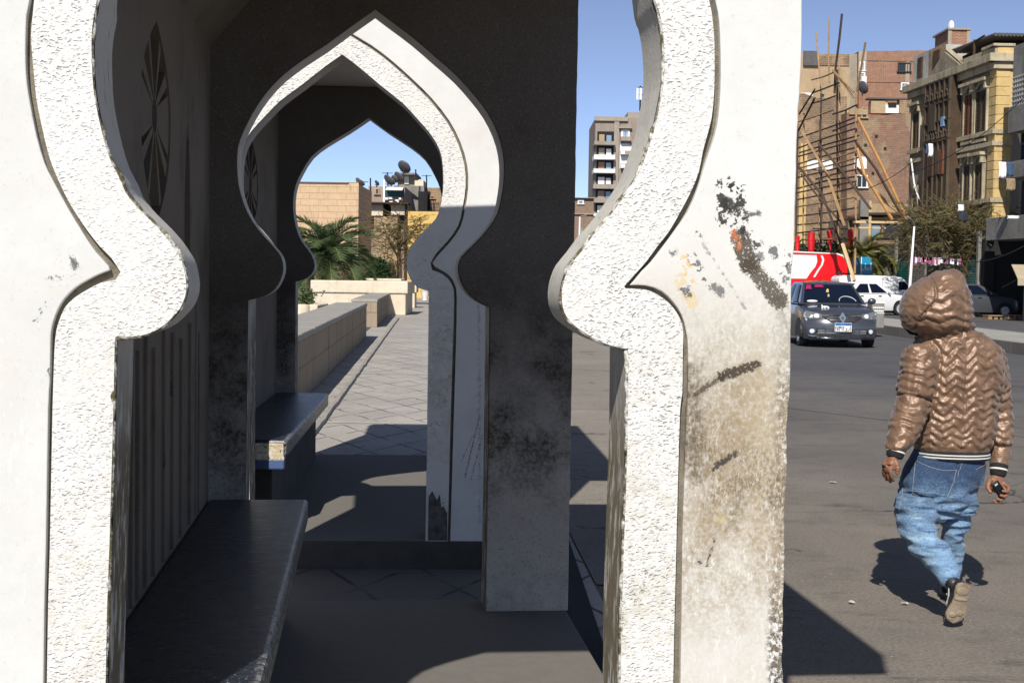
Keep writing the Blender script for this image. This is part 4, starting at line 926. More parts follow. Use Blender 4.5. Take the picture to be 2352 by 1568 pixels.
# ================================================================== scaffold and street things on the right
M_bam = simple("scaffold_timber", (.42,.27,.13), .8, var=.45, scale=2, col2=(.22,.13,.06), fine=.3)
M_bamd = simple("dark_scaffold_pole", (.07,.045,.03), .8, var=.4, scale=3)
M_new = simple("orange_new_timber", (.50,.25,.08), .75, var=.25, scale=2)
M_pale = simple("pale_new_timber", (.62,.45,.24), .75, var=.2, scale=2)
def vp_plane(px, Y, s=FS):
    q = at(px, 640, Y); return Plane((q.x, q.y), (s, 1), flip=True)
sp = vp_plane(1966, 66)
sc = empty('scaffold', sp.w(0, 0), 'tall lattice scaffold of lashed timber poles in front of the brick houses', 'scaffold')
poles = [([(1988,97),(1979,150),(1968,212),(1966,330),(1966,500),(1964,640)], M_bam, .055), ([(1932,32),(1926,90),(1917,160),(1915,215)], M_bamd, .06), ([(1917,160),(1916,300),(1918,420),(1917,560)], M_bamd, .05),
         ([(1921,150),(1923,300),(1921,420),(1919,560)], M_bam, .045), ([(1872,75),(1878,150),(1884,230),(1878,330),(1880,450),(1878,590)], M_bam, .048), ([(1901,42),(1900,130),(1902,190)], M_bam, .04),
         ([(1889,215),(1887,300),(1890,440),(1888,560)], M_bamd, .05), ([(1838,300),(1836,400),(1835,480),(1833,600)], M_bamd, .05), ([(1846,260),(1845,420),(1843,600)], M_bam, .04)]
def plpt(pl, x, y, o=0): u, z = pl.hit(x, y); return pl.w(u, z, o)
for pts, mt, r in poles:
    m = MB(); off = jit(.15); m.tube([plpt(sp, x, max(y, 0), off) if y < 620 else Vector((*plpt(sp, x, y, off)[:2], 0)) for x, y in pts], r, 6); m.build('pole', mt, sc)
def fan(y_at_right, xr, xl, VPx=960, VPy=628):
    sl = (y_at_right - VPy) / (xr - VPx); return y_at_right + sl * (xl - xr)
for i, (yr, xr, xl) in enumerate([(163,1917,1872),(192,1921,1868),(218,1917,1870),(243,1966,1918),(250,1917,1838),(268,1966,1836),(296,1966,1836),(324,1966,1836),(350,1966,1836),(376,1966,1834),(402,1966,1834),(430,1966,1834),(455,1964,1834),(478,1964,1833),(500,1964,1833),(523,1918,1833),(548,1918,1845),(282,1966,1916),(310,1966,1838),(337,1966,1836),(363,1966,1836),(389,1966,1880),(416,1966,1834)]):
    yl = fan(yr, xr, xl); m = MB(); o = jit(.1); b = jit(3)
    m.tube([plpt(sp, xr+4, yr+jit(3), o), plpt(sp, (xr+xl)/2, (yr+yl)/2 + b, o), plpt(sp, xl-4, yl+jit(4), o)], .042, 6); m.build('ledger', M_bam if i % 4 == 0 else M_bamd, sc)
for (a, b, mt, r, o2) in (((1966,212),(1917,162),M_bam,.05,0),((1918,162),(1966,225),M_bam,.05,0),((1840,262),(1876,205),M_bamd,.05,0),((1838,300),(1876,225),M_bamd,.06,0)):
    m = MB(); m.tube([plpt(sp, *a, .1), plpt(sp, *b, .1)], r, 6); m.build('brace', mt, sc)
def sbeam(pts, mt, r, name, Y0, Y1):
    m = MB(); n = len(pts); m.tube([at(x, y, Y0 + (Y1-Y0)*i/(n-1)) for i, (x, y) in enumerate(pts)], r, 5); m.build(name, mt, sc)
sbeam([(1840,300),(1900,400),(1940,520)], M_bam, .07, 'brace', 70, 65)
sbeam([(1880,330),(1935,395),(2000,480)], M_bamd, .06, 'brace', 67, 64)
sbeam([(1832,380),(1890,450),(1930,560),(1960,640)], M_bamd, .07, 'brace', 70, 65)
sbeam([(1935,560),(1948,600),(1962,645)], M_pale, .09, 'brace', 65, 64)
sbeam([(1970,270),(2020,370),(2085,510)], M_new, .075, 'raking_shore', 66, 65)
sbeam([(1970,340),(1985,400),(2050,505)], M_new, .075, 'raking_shore', 66, 65)
sbeam([(1968,330),(2010,385),(2078,508)], M_wood, .07, 'raking_shore', 66, 65)
sbeam([(1840,400),(1870,440),(1940,520)], M_bamd, .05, 'brace', 68, 66)
sbeam([(1968,385),(2040,470),(2084,505)], M_bam, .06, 'brace', 67, 66)
pl = front(65)
m = MB(); wbox(pl, m, 1964, 507, 2084, 514, -.4, .1); wbox(pl, m, 1980, 519, 2050, 524, -1.6, -1.2); m.build('platform_plank', M_pale, sc)
# wrapped red posts
M_red = simple("red_plastic_wrap", (.62,.015,.02), .35, var=.35, scale=4, bump=.04, bscale=9); M_redp = simple("red_livery_paint", (.80,.004,.008), .35, var=.05)
for (x0, x1, y0, y1, lab, base) in ((1828,1838,543,640,'leftmost of the red wrapped posts, beside the white pillar edge', 1), (1858,1872,534,640,'second red wrapped post from the left, above the white part of the box truck', 1),
        (1901,1913,530,585,'short red wrapped banner hanging like a furled umbrella between two red posts', 0), (1949,1961,527,650,'tallest red wrapped post, next to the scaffold pole', 1)):
    Y = 71; a = at((x0+x1)/2, y0, Y); b = at((x0+x1)/2, y1, Y); r = (x1-x0)/2*Y/FPX
    zb = 0 if base else b.z; e = empty('wrapped_post' if base else 'furled_banner', (a.x, Y, zb), lab, 'post' if base else 'banner', 'red wrapped posts')
    m = MB(); n = 14; P = []; RR = []
    for i in range(n+1):
        t = i/n; z = zb + (a.z - zb)*t; P.append((a.x + .03*math.sin(5*t), Y, z)); RR.append(r*1.25*(.75+.25*abs(math.sin(7*t+x0))) * ((t*1.0+.15) if not base else 1) if t < .93 else r*1.15)
    m.tube(P, RR, 10); m.build('wrap', M_red, e, smooth=True, auto=50)
    m = MB(); m.tube([(a.x, Y, zb), (a.x, Y, a.z+.06)], .05, 6); m.build('pole', M_grey, e)
    m = MB(); m.tube([(a.x, Y, a.z-.42), (a.x, Y, a.z-.38)], r*1.12, 10); m.build('tie', M_red, e)
    if not base:
        m = MB(); m.tube([(a.x-.9, Y+.05, a.z+.1), (a.x+.95, Y+.05, a.z+.1)], .03, 6); m.build('crossbar', M_metal, e)
# blue kiosk sign with its two words
M_blue = simple("cyan_sign_panel", (.01,.24,.42), .35, var=.15); M_bluedk = simple("dark_cyan_box", (.01,.10,.15), .4, var=.2)
pl = front(67.6)
ua, za = pl.hit(1979, 590); ub, zb = pl.hit(2003, 642); uc, _ = pl.hit(1964, 600)
e = empty('kiosk', pl.w((ua+ub)/2, 0), 'blue kiosk with curved top and white lettering under the small palm', 'kiosk')
m = MB(); m.ppoly(pl, [(ua,0),(ub,0),(ub,za-.35),(ub-.08,za-.1),(ub-.22,za),(ua,za)], 0, -.8); m.build('body', M_blue, e)
m = MB(); m.pbox(pl, uc, ua-.005, 0, za-.05, -.02, -.8); m.build('side', M_bluedk, e)
m = MB(); m.pbox(pl, ua-.03, ua+.01, 0, za, .002, .03); m.build('edge_trim', M_white, e)
def stroke(pl, m, pts, r=.012, o=.012):
    """flat pen stroke through (u,z) points"""
    for (a, b) in zip(pts[:-1], pts[1:]):
        a = Vector(a); b = Vector(b); d = (b-a); 
        if d.length < 1e-6: d = Vector((r, 0))
        d.normalize(); p = Vector((-d.y, d.x))*r; a2 = a - d*r; b2 = b + d*r
        m.ppoly(pl, [tuple(a2-p), tuple(b2-p), tuple(b2+p), tuple(a2+p)], o-.008, o)
m = MB(); s = .19; ox, oz = ub-.08, za-.62
stroke(pl, m, [(ox, oz), (ox, oz+.30)], .022)                                   # alif
stroke(pl, m, [(ox-.09, oz+.02), (ox-.16, oz+.10), (ox-.09, oz+.10), (ox-.09, oz), (ox-.26, oz)], .02)   # mim
stroke(pl, m, [(ox-.27, oz+.28), (ox-.27, oz-.02), (ox-.34, oz-.06), (ox-.40, oz)], .022)   # lam
oz -= .42
stroke(pl, m, [(ox, oz), (ox, oz+.16)], .014); stroke(pl, m, [(ox-.06, oz+.16), (ox-.06, oz), (ox-.18, oz), (ox-.18, oz+.06)], .014); stroke(pl, m, [(ox-.14, oz), (ox-.14, oz+.06)], .014)
stroke(pl, m, [(ox-.30, oz), (ox-.40, oz), (ox-.44, oz+.05)], .014); m.build('lettering', M_white, e)
# white street lamp
e0_ = gnd(2089, 705); Yl = 55
b = at(2090, 655, Yl); t_ = at(2100, 520, Yl)
e = empty('street_lamp', (b.x, Yl, 0), 'slim white street lamp post standing behind the white van', 'lamp', 'street lamps')
m = MB(); m.tube([(b.x-.08, Yl, 0), (b.x, Yl, b.z), (t_.x, Yl, t_.z)], [.075,.062,.035], 8); m.build('pole', M_white, e, smooth=True)
m = MB(); l0, l1 = at(2098, 511, Yl), at(2084, 498, Yl-.6); m.tube([t_, l0, (l0+l1)/2, l1], [.03,.04,.06,.05], 6); m.build('lamp_head', M_grey, e, smooth=True)
# median island
M_kerb = stone_block_mat("worn_kerb_stone", (.17,.16,.135), (.13,.12,.10), bl=1.1, bh=.4)
M_med = simple("median_paving", (.36,.34,.30), .9, var=.3, scale=1.5, fine=.3, bump=.01)
fr = [(11.35,23.5),(11.05,30.2),(10.9,34),(10.72,39.9),(10.3,50),(9.9,60)]
wd = 2.7
def island(fr, wd, h, rear=None):
    rr = rear or [(x+wd, y) for x, y in fr]
    m = MB(); k = MB()
    for i in range(len(fr)-1):
        (a, b), (c, d) = fr[i], fr[i+1]
        k.add([(a,b,-.02),(c,d,-.02),(c,d,h),(a,b,h),(a+.16,b,h),(c+.16,d,h)], [(0,1,2,3),(3,2,5,4)])
        (p, q), (r_, s_) = rr[i], rr[i+1]
        k.add([(p,q,-.02),(r_,s_,-.02),(r_,s_,h),(p,q,h),(p-.16,q,h),(r_-.16,s_,h)], [(0,1,2,3),(3,2,5,4)])
        m.add([(a+.16,b,h-.004),(c+.16,d,h-.004),(r_-.16,s_,h-.004),(p-.16,q,h-.004)], [(0,1,2,3)])
    (a, b), (p, q) = fr[0], rr[0]; k.add([(a,b,-.02),(p,q,-.02),(p,q,h),(a,b,h)], [(0,1,2,3)])
    (a, b), (p, q) = fr[-1], rr[-1]; k.add([(a,b,-.02),(p,q,-.02),(p,q,h),(a,b,h)], [(0,1,2,3)])
    return m, k
m, k = island(fr, wd, .25)
tag(m.build('median_island', M_med), kind='structure'); tag(k.build('median_kerb', M_kerb, fix=False), kind='structure')
# far pavement along the houses
m = MB(); m.add([(60,62,.13),(24.0,57.5,.13),(23.4,72,.13),(60,72,.13),(60,62,0),(24.0,57.5,0),(23.4,72,0)], [(0,1,2,3),(1,0,4,5),(1,5,6,2)]); tag(m.build('far_pavement', M_med), kind='structure')
# patterned concrete block on the island
pl = front(37.5)
u0_, zt_ = pl.hit(2003, 692); u1_, zb_ = pl.hit(2031, 730)
e = empty('concrete_block', pl.w((u0_+u1_)/2, .25), 'white patterned concrete block standing on the median beside the grey car', 'block')
m = MB(); m.pbox(pl, u0_, u1_, .25, zt_, 0, -.5); m.build('body', M_grey, e, bevel=.02)
m = MB()
for i in range(6):
    for j in range(2):
        cx_ = u0_+.03+(u1_-u0_-.05)*(i+.5)/6; cz_ = zt_ - .17 - j*.09
        m.ppoly(pl, [(cx_+.024*math.cos(t), cz_+.030*math.sin(t)) for t in np.linspace(0, 2*math.pi, 7)[:-1]], .003, .012)
m.pbox(pl, u0_, u1_, zt_-.05, zt_+.01, .002, .01); m.pbox(pl, u0_, u1_, zt_-.33, zt_-.31, .002, .01); m.build('white_pattern', M_white, e)
# pallets of rubble and broken kerbs across the road
M_pal = simple("pallet_wood", (.36,.23,.12), .9, var=.4, scale=3)
for (xa, xb, y, lab) in ((2236,2268,724,'low wooden pallet on the far road edge, left one below the dark car'), (2270,2312,729,'low wooden pallet below the wheel of the dark car'), (2316,2352,728,'row of broken kerb pieces at the right edge of the road')):
    a = gnd(xa, y+4); b_ = gnd(xb, y+4); Y = a.y; pl = Plane((a.x, Y), (1, 0)); W = (xb-xa)*Y/FPX
    e = empty('pallet' if 'pallet' in lab else 'rubble', (a.x, Y, 0), lab, 'pallet' if 'pallet' in lab else 'rubble', 'pallets and rubble on the far road edge')
    m = MB(); n = max(3, int(W/.22))
    for i in range(n): m.pbox(pl, W*i/n, W*(i+.62)/n, .0, .12+jit(.03), jit(.05), -.7+jit(.05))
    m.build('blocks', M_pal, e)
    m = MB(); m.pbox(pl, 0, W, .13, .16, .02, -.8); m.build('top_boards', M_pal, e)
# overhead cables
M_cab = simple("black_cable", (.02,.02,.02), .6)
for nm, (a, Ya), (b_, Yb), sag, lab in (('cable', ((2095,396),60), ((2380,195),54), .5, 'thin black cable sloping up across the ornate house to the right edge'),
        ('cable', ((1966,440),66), ((2120,350),60), .3, 'thin cable from the scaffold pole to the ornate house'), ('cable', ((2105,565),58), ((2360,560),54), .7, 'sagging cable behind the roadside tree crown')):
    p, q = at(*a, Ya), at(*b_, Yb); m = MB(); m.tube([p.lerp(q, t) - Vector((0, 0, sag*4*t*(1-t))) for t in np.linspace(0, 1, 16)], .018, 4)
    tag(m.build(nm, M_cab), lab, 'cable', 'overhead cables')
# white rope down the house front
m = MB(); m.tube([plpt(fac, x, y, .3) for x, y in ((2106,365),(2110,395),(2113,420),(2120,445),(2132,470),(2146,488))], .04, 5); tag(m.build('rope', M_white), 'white rope hanging in a curve down the sooty front of the ornate house', 'rope')
# laundry
def cloth(name, x0, y0, x1, y1, Y, mt, lab, cat='laundry'):
    a, b_ = at(x0, y0, Y), at(x1, y1, Y); m = MB(); nx, nz = 6, 6; V = []
    for j in range(nz+1):
        for i in range(nx+1):
            s_, t = i/nx, j/nz; V.append((a.x+(b_.x-a.x)*s_ + .03*math.sin(6*s_+t*3), Y + .06*math.sin(9*s_)*(.3+t), a.z+(b_.z-a.z)*t*(1-.12*abs(math.sin(5*s_)))))
    m.add(V, [(j*(nx+1)+i, j*(nx+1)+i+1, (j+1)*(nx+1)+i+1, (j+1)*(nx+1)+i) for j in range(nz) for i in range(nx)])
    o = m.build(name, mt, smooth=True); o.modifiers.new('s', 'SOLIDIFY').thickness = .02; return tag(o, lab, cat, 'laundry hanging from the houses')
M_jean = simple("blue_cloth", (.05,.09,.17), .9, var=.4, scale=6); M_blk = simple("dark_cloth", (.03,.035,.05), .9, var=.5, scale=6); M_rug = simple("brown_patterned_rug", (.20,.12,.06), .95, var=.5, scale=9, col2=(.35,.28,.18))
M_cloth = simple("white_cloth", (.75,.77,.8), .9, var=.1)
cloth('hanging_shirt', 2132, 330, 2142, 362, 60.5, M_cloth, 'white clothes hanging under the middle floor windows of the ornate house')
cloth('hanging_trousers', 2126, 332, 2132, 356, 60.8, M_jean, 'blue trousers hanging left of the white clothes on the ornate house')
cloth('hanging_sheet', 2200, 470, 2213, 486, 59, M_cloth, 'small white cloth hanging above the roadside tree')
cloth('hanging_trousers', 2201, 486, 2222, 510, 59, M_blk, 'dark washing hanging just above the roadside tree crown')
cloth('hanging_sheet', 2294, 372, 2310, 412, 56.5, M_cloth, 'white sheet hanging from the grey concrete house balcony')
cloth('hanging_jeans', 2312, 372, 2328, 408, 54.8, M_jean, 'blue jeans hanging from the grey concrete house balcony')
cloth('hanging_rug', 2311, 410, 2331, 440, 54.6, M_rug, 'brown patterned rug hanging below the blue jeans on the balcony', 'rug')
cloth('cloth_bundle', 2313, 495, 2340, 503, 53.6, M_cloth, 'white cloth bundle lying on the lower concrete balcony')
# goods line of small pink and white pieces in front of the shops
random.seed(11)
cols = [simple("pink_cloth", (.35,.11,.18), .8), M_cloth, simple("mauve_cloth", (.3,.1,.25), .8)]
e = empty('goods_line', at(2150, 600, 60.0), 'line of small pink and white goods hung before the dark shops', 'goods display')
p, q = at(2104, 590, 60.0), at(2205, 594, 60.0)
m = MB(); m.tube([p, (p+q)/2 - Vector((0,0,.05)), q], .015, 4); m.build('string', M_cab, e)
for i in range(44):
    c = p.lerp(q, random.random()); w_ = .03+random.random()*.04; h_ = .10+random.random()*.25; k = random.randrange(3)
    m = MB(); m.box(c.x-w_, c.x+w_, c.y-.02+.03*k, c.y+.03*k, c.z-h_, c.z); m.build('goods', cols[k], e)
# satellite dishes -----------------------------------------------------
M_dish = simple("grey_dish", (.09,.09,.095), .5, var=.3)
def dish(p, r, az, el, lab, mt=M_dish):
    e = empty('satellite_dish', (p[0], p[1], p[2]-r*1.15), lab, 'dish', 'satellite dishes'); rot = Matrix.Rotation(R(az), 3, 'Z') @ Matrix.Rotation(R(el), 3, 'X')
    m = MB(); rings = []
    for j in range(6):
        rr = r*j/5+.001; rings.append([Vector(p) + rot @ Vector((rr*math.cos(a), .28*rr*rr/r - .1*r, rr*math.sin(a))) for a in np.linspace(0, 2*math.pi, 15)[:-1]])
    m.loft(rings, caps=False); o = m.build('reflector', mt, e, smooth=True); o.modifiers.new('s', 'SOLIDIFY').thickness = .03
    m = MB(); m.tube([Vector(p), Vector(p)-Vector((0,0,r*1.15))], .04, 6); m.tube([Vector(p) + rot @ Vector((0,-.1*r,-r*.9)), Vector(p)+rot @ Vector((0,-r*.8,0))], .02, 5); m.build('mount', M_metal, e)
    return e
dish(at(1981, 202, 86), .42, -60, 20, 'large dark satellite dish beside the scaffold pole above the ruined brick house')
# ================================================================== view through the arches
GC = 'buildings seen through the arches'
M_cream = stone_block_mat("cream_limestone_blocks", (.56,.39,.235), (.53,.37,.225), bl=1.0, bh=.34, mort=.8)
M_creamw = render_mat("cream_planter_wall", (.68,.60,.46), (.60,.51,.38), (.35,.25,.15), .3)
def box_bldg(name, x0, x1, ytop, Y, depth, mat, label, group=GC, cat='building'):
    pl = front(Y); u0, z = pl.hit(x0, ytop); u1, _ = pl.hit(x1, ytop)
    e = empty(name, pl.w((u0+u1)/2, 0), label, cat, group); m = MB(); m.pbox(pl, u0, u1, 0, z, 0, -depth); m.build('wall', mat, e); return e, pl
e, pl = box_bldg('stone_building', 560, 821, 417, 75, 7.6, M_cream, 'large plain tan stone block building behind the palm, left of the old flats')
m = MB(); wbox(pl, m, 802, 420, 822, 660, .003, .10); wbox(pl, m, 560, 416, 823, 419, -.3, .12); m.build('corner_pilaster', M_cream, e)
# pale run-down house with teal balcony
e, pl = box_bldg('run_down_house', 846, 930, 428, 88, 6, render_mat("pinkish_render", (.36,.27,.21), (.30,.23,.19), (.12,.09,.07), .5), 'run-down house with teal shaded balcony, pipe and white lower rooms behind the trees')
window(pl, e, 861, 432, 872, 445, M_glass, M_tan)
m = MB(); wbox(pl, m, 881, 414, 885, 468, .1, .3); m.build('white_pipe', M_white, e)
m = MB(); wbox(pl, m, 887, 430, 928, 452, .01, .04); m.build('balcony_recess', simple("deep_teal", (.01,.07,.09), .7), e)
m = MB(); u0_, z1_ = pl.hit(888, 430); u1_, z2_ = pl.hit(927, 438); m.add([pl.w(u0_, z1_, .05), pl.w(u1_, z1_, .05), pl.w(u1_, z2_, .9), pl.w(u0_, z2_, .9)], [(0,1,2,3)]); o = m.build('awning', M_white, e); o.modifiers.new('s', 'SOLIDIFY').thickness = .04
random.seed(5)
for k in range(14):
    x = random.uniform(884, 926); y = random.uniform(448, 464); m = MB(); wbox(pl, m, x, y, x+random.uniform(3,9), y+random.uniform(2,7), .1, random.uniform(.3,1.0)); m.build('clutter', random.choice([M_white, M_tan, M_yel, M_wood, M_white, M_grey]), e)
m = MB(); wbox(pl, m, 848, 466, 942, 471, -.5, 1.4); m.build('lean_to_roof', M_wood, e)
m = MB(); wbox(pl, m, 846, 471, 882, 497, .05, .9); m.build('white_room', M_creamw, e); m = MB(); wbox(pl, m, 901, 471, 932, 495, .05, .9); m.build('white_room', M_creamw, e)
m = MB(); wbox(pl, m, 882, 472, 901, 500, .05, .3); m.build('dark_opening', M_dark, e)
m = MB(); wbox(pl, m, 862, 498, 914, 640, .05, .8); m.build('lower_wall', M_tan, e)
m = MB(); wbox(pl, m, 932, 470, 940, 640, .05, .6); m.build('drain_shadow', M_wood, e)
e, pl = box_bldg('apartment_block', 905, 974, 426, 94, 10, M_grey, 'dull grey-brown flats with a roof-top room and dishes behind the run-down house')
m = MB(); wbox(pl, m, 961, 440, 974, 484, .01, .1); m.build('dark_gap', M_dark, e)
m = MB(); wbox(pl, m, 914, 402, 952, 428, -4, -.5); m.build('roof_room', M_conc, e); m = MB(); wbox(pl, m, 906, 397, 957, 402, -4.5, .2); m.build('roof_slab', M_grey, e)
m = MB(); wbox(pl, m, 952, 413, 972, 428, -3, -.2); m.build('parapet_room', M_creamw, e); m = MB(); wbox(pl, m, 928, 403, 938, 422, -.49, -.4); m.build('render_patch', M_white, e)
e, pl = box_bldg('brick_house', 974, 1040, 431, 98, 8, M_roughbrick, 'brown brick house at the right side of the inner arch view')
m = MB(); wbox(pl, m, 982, 440, 988, 484, .01, .1); m.build('dark_gap', M_dark, e); window(pl, e, 987, 449, 999, 455, M_dark, M_tan)
e, pl = box_bldg('yellow_wall', 937, 1060, 485, 84, .4, simple("bright_yellow_wall", (.66,.44,.14), .9, var=.12, scale=.6), 'plain bright yellow wall behind the thin tree', cat='wall')
m = MB(); wbox(pl, m, 937, 483, 1060, 485, -.5, .06); m.build('coping', M_conc, e)
for (x, y, Y, r, az, lab) in ((927,385,92,.50,-35,'largest satellite dish standing on the roof-top room of the grey flats'),(865,437-4,90,.0,0,''),(823,438-20,79,.26,-50,'small dark dish at the corner of the tan stone building'),(831,421,80,.2,-50,'tiniest dish right of the stone building corner'),
        (891,432-17,90,.42,-50,'dark dish beside the white pipe on the run-down house'),(906,412,92,.30,-40,'middle dish left of the roof-top room'),(915,409,92,.45,-50,'dark dish leaning on the roof-top room of the grey flats'),(865,421,88,.2,-50,'little dish above the window of the run-down house'),(899,418,90,.25,-30,'pale dish between the pipe and the roof-top room')):
    if r: dish(at(x, y, Y), r, az, 35, lab)
for i, (x, y0, y1, Y, lab) in enumerate(((851,409,432,88,'plain black mast on the run-down house roof'),(955,389,400,93,'short aerial mast on the roof-top room'),(890,396,416,90,'thin television aerial above the white pipe'),(832,416,436,80,'thin television aerial behind the stone building'),(980,402,432,96,'thin television aerial above the brown brick house'))):
    a, b = at(x, y0, Y), at(x, y1+6, Y); e = empty('roof_aerial', b, lab, 'aerial', 'roof aerials'); m = MB(); m.tube([b, a], .05, 5); m.build('mast', M_metal, e)
    if i > 1:
        m = MB(); m.tube([a-Vector((.35,0,.05)), a+Vector((.35,0,-.05))], .02, 4)
        for k in range(5): m.tube([a+Vector((-.3+.15*k,-.15,-.05)), a+Vector((-.3+.15*k,.15,-.05))], .015, 4)
        m.build('crossbars', M_metal, e)
# cream planter walls
pl = front(47)
def planter(x0, x1, ytop, ybase_z, Y, depth, label, lip=.14):
    p = front(Y); u0, z = p.hit(x0, ytop); u1, _ = p.hit(x1, ytop); e = empty('planter_wall', p.w((u0+u1)/2, 0), label, 'wall', 'cream planter walls at the end of the path')
    m = MB(); m.pbox(p, u0+.08, u1-.08, 0, z-lip, -.06, -depth); m.build('body', M_creamw, e, bevel=.03)
    m = MB(); m.pbox(p, u0, u1, z-lip, z, 0, -depth-.05); m.build('coping', M_creamw, e, bevel=.04); return e
planter(713, 937, 643, 0, 50, 3.5, 'long cream planter wall with thick coping across the end of the path', .45)
planter(765, 922, 638, 0, 58, 2, 'farther cream planter wall rising just above the long one', .15)
planter(934, 957, 656, 0, 60, 1.2, 'small low cream block at the right end of the planter walls', .3)
planter(700, 730, 700, 0, 44, 2.5, 'stepped lower cream wall at the left end of the long planter', .3)
e = empty('flower_pot', gnd(976, 691), 'small white tapered pot standing on the far end of the path', 'pot')
c = gnd(976, 691); m = MB(); m.loft([[c+Vector((r*math.cos(t), r*math.sin(t), z)) for t in np.linspace(0, 2*math.pi, 13)[:-1]] for r, z in ((.10,0),(.16,.05),(.12,.08),(.26,.55),(.28,.56),(.24,.5))]); m.build('pot', M_white, e, smooth=True, auto=40)
# left side beyond the far pavilion: low things seen under the arch foot
e, pl = box_bldg('garden_wall', 640, 716, 668, 62, .4, render_mat("orange_render", (.5,.30,.15), (.42,.26,.14)), 'low orange garden wall behind the palm foot', cat='wall')
for i, (x, y) in enumerate(((687,702),(693,728),(684,676))):
    c = gnd(x, y+6); e = empty('bollard', c, ('middle' if i == 0 else 'nearest' if i == 1 else 'farthest') + ' of three squat round cream bollards left of the parapet', 'bollard', 'squat round bollards')
    m = MB(); rr = .28; m.loft([[c+Vector((r*math.cos(t), r*math.sin(t), z)) for t in np.linspace(0, 2*math.pi, 15)[:-1]] for r, z in ((rr,0),(rr,.42),(rr*.9,.48),(rr*.3,.5))]); m.build('body', M_creamw, e, smooth=True, auto=40)
# tower block in the right-hand gap ------------------------------------
Yt = 190; pl = front(Yt)
e, _ = box_bldg('tower_block', 1368, 1478, 270, Yt, 16, render_mat("brown_grey_tower", (.30,.25,.205), (.25,.205,.165), (.12,.09,.07), .4), 'nine-storey brown-grey tower block with stacked balconies on its left side', 'blocks beyond the right-hand gap')
m = MB(); wbox(pl, m, 1366, 268, 1442, 279, -.5, .35); m.build('cornice', M_conc, e)
M_tb = render_mat("balcony_render", (.33,.29,.24), (.28,.24,.2)); 
for k, (yt_, yb) in enumerate(((326,335),(357,368),(389,399),(424,435),(455,467),(489,495))):
    m = MB(); wbox(pl, m, 1364-k*.8, yt_, 1411, yb, -3, 1.3); b_ = m.build('balcony', M_white if k in (1, 2) else M_tb, e)
    m = MB(); wbox(pl, m, 1372-k*.8, yt_-24, 1410, yt_, .02, .12); m.build('balcony_recess', M_dark, b_)
    m = MB(); wbox(pl, m, 1393-k*.5, yt_-15, 1404-k*.5, yt_-1, .14, .2); m.build('balcony_door', M_glassb if k % 2 == 0 else M_white, b_)
    m = MB(); wbox(pl, m, 1376-k*.8, yt_-17, 1388, yt_, .14, .2); m.build('side_wall', (M_tan, M_tb, M_redbrick, M_white, M_conc, M_white)[k], b_)
m = MB(); wbox(pl, m, 1411, 270, 1417, 560, .02, .25); wbox(pl, m, 1421, 292, 1451, 296, .02, .5); m.build('pilaster', M_tb, e)
for k, y in enumerate((306, 338, 368, 408, 440)):
    w_ = window(pl, e, 1427, y-8, 1446, y+8, M_glassb, M_white if k < 3 else M_tan, bars=(3,1), fw=.25)
    m = MB(); wbox(pl, m, 1425, y+9, 1448, y+19, .05, .9); m.build('balcony_box', M_tb, e)
m = MB(); wbox(pl, m, 1424, 333, 1450, 388, .01, .1); m.build('white_panel', M_white, e)
for k, y in enumerate((348, 379)):
    m = MB(); wbox(pl, m, 1425, y, 1434, y+8, .3, 1.0); m.build('air_conditioner', M_white, e)
m = MB(); wbox(pl, m, 1443, 256, 1478, 272, -6, -1); m.build('roof_room', M_tb, e)
mp = at(1470, 255, Yt-.0); a = empty('antenna_mast', mp, 'phone antenna mast with white panels on the tower block roof', 'antenna')
m = MB(); m.tube([mp, mp+Vector((0,0,3.4))], .12, 6); m.tube([mp+Vector((-.5,0,3.2)), mp+Vector((.6,0,3.2))], .05, 4); m.tube([mp+Vector((-.5,0,2.2)), mp+Vector((.6,0,2.2))], .05, 4); m.build('mast', M_metal, a)
for dx in (-.42, .02, .5):
    m = MB(); m.box(mp.x+dx-.14, mp.x+dx+.14, mp.y-.3, mp.y-.1, mp.z+1.5, mp.z+3.1); m.build('antenna_panel', M_white, a)
e, pl = box_bldg('brick_house', 1290, 1364, 455, 130, 8, brick_mat("brown_brick_small", (.33,.2,.13), (.27,.17,.11), soot=.3), 'small brown brick house with bare floor slabs below the tower block', 'blocks beyond the right-hand gap')
m = MB(); wbox(pl, m, 1290, 490, 1364, 493, .01, .2); wbox(pl, m, 1290, 453, 1366, 456, -.5, .3); m.build('floor_slab', M_conc, e)
window(pl, e, 1327, 459, 1341, 468, M_glassb, M_white, fw=.12); window(pl, e, 1331, 524, 1339, 533, M_glassb, M_conc, fw=.1); window(pl, e, 1308, 462, 1318, 470, M_glass, M_conc, fw=.1)
e, pl = box_bldg('shop_building', 1362, 1470, 497, 150, 8, M_conc, 'low pale building with open dark bay at the foot of the tower block', 'blocks beyond the right-hand gap')
m = MB(); wbox(pl, m, 1372, 503, 1400, 530, .02, .2); m.build('open_bay', M_dark, e)
m = MB(); wbox(pl, m, 1358, 492, 1420, 498, -1, 1.5); m.build('roof', M_white, e)
p0_ = at(1332, 498, 100); e = empty('street_lamp', (p0_.x, 100, 0), 'thin white lamp post seen in the right-hand gap before the brick house', 'lamp', 'street lamps'); m = MB(); m.tube([(p0_.x-.05,100,0), tuple(p0_)], [.12,.07], 6); m.build('pole', M_white, e)
m = MB(); m.tube([tuple(p0_), tuple(p0_+Vector((.5,0,.12)))], .06, 5); m.build('lamp_head', M_grey, e)
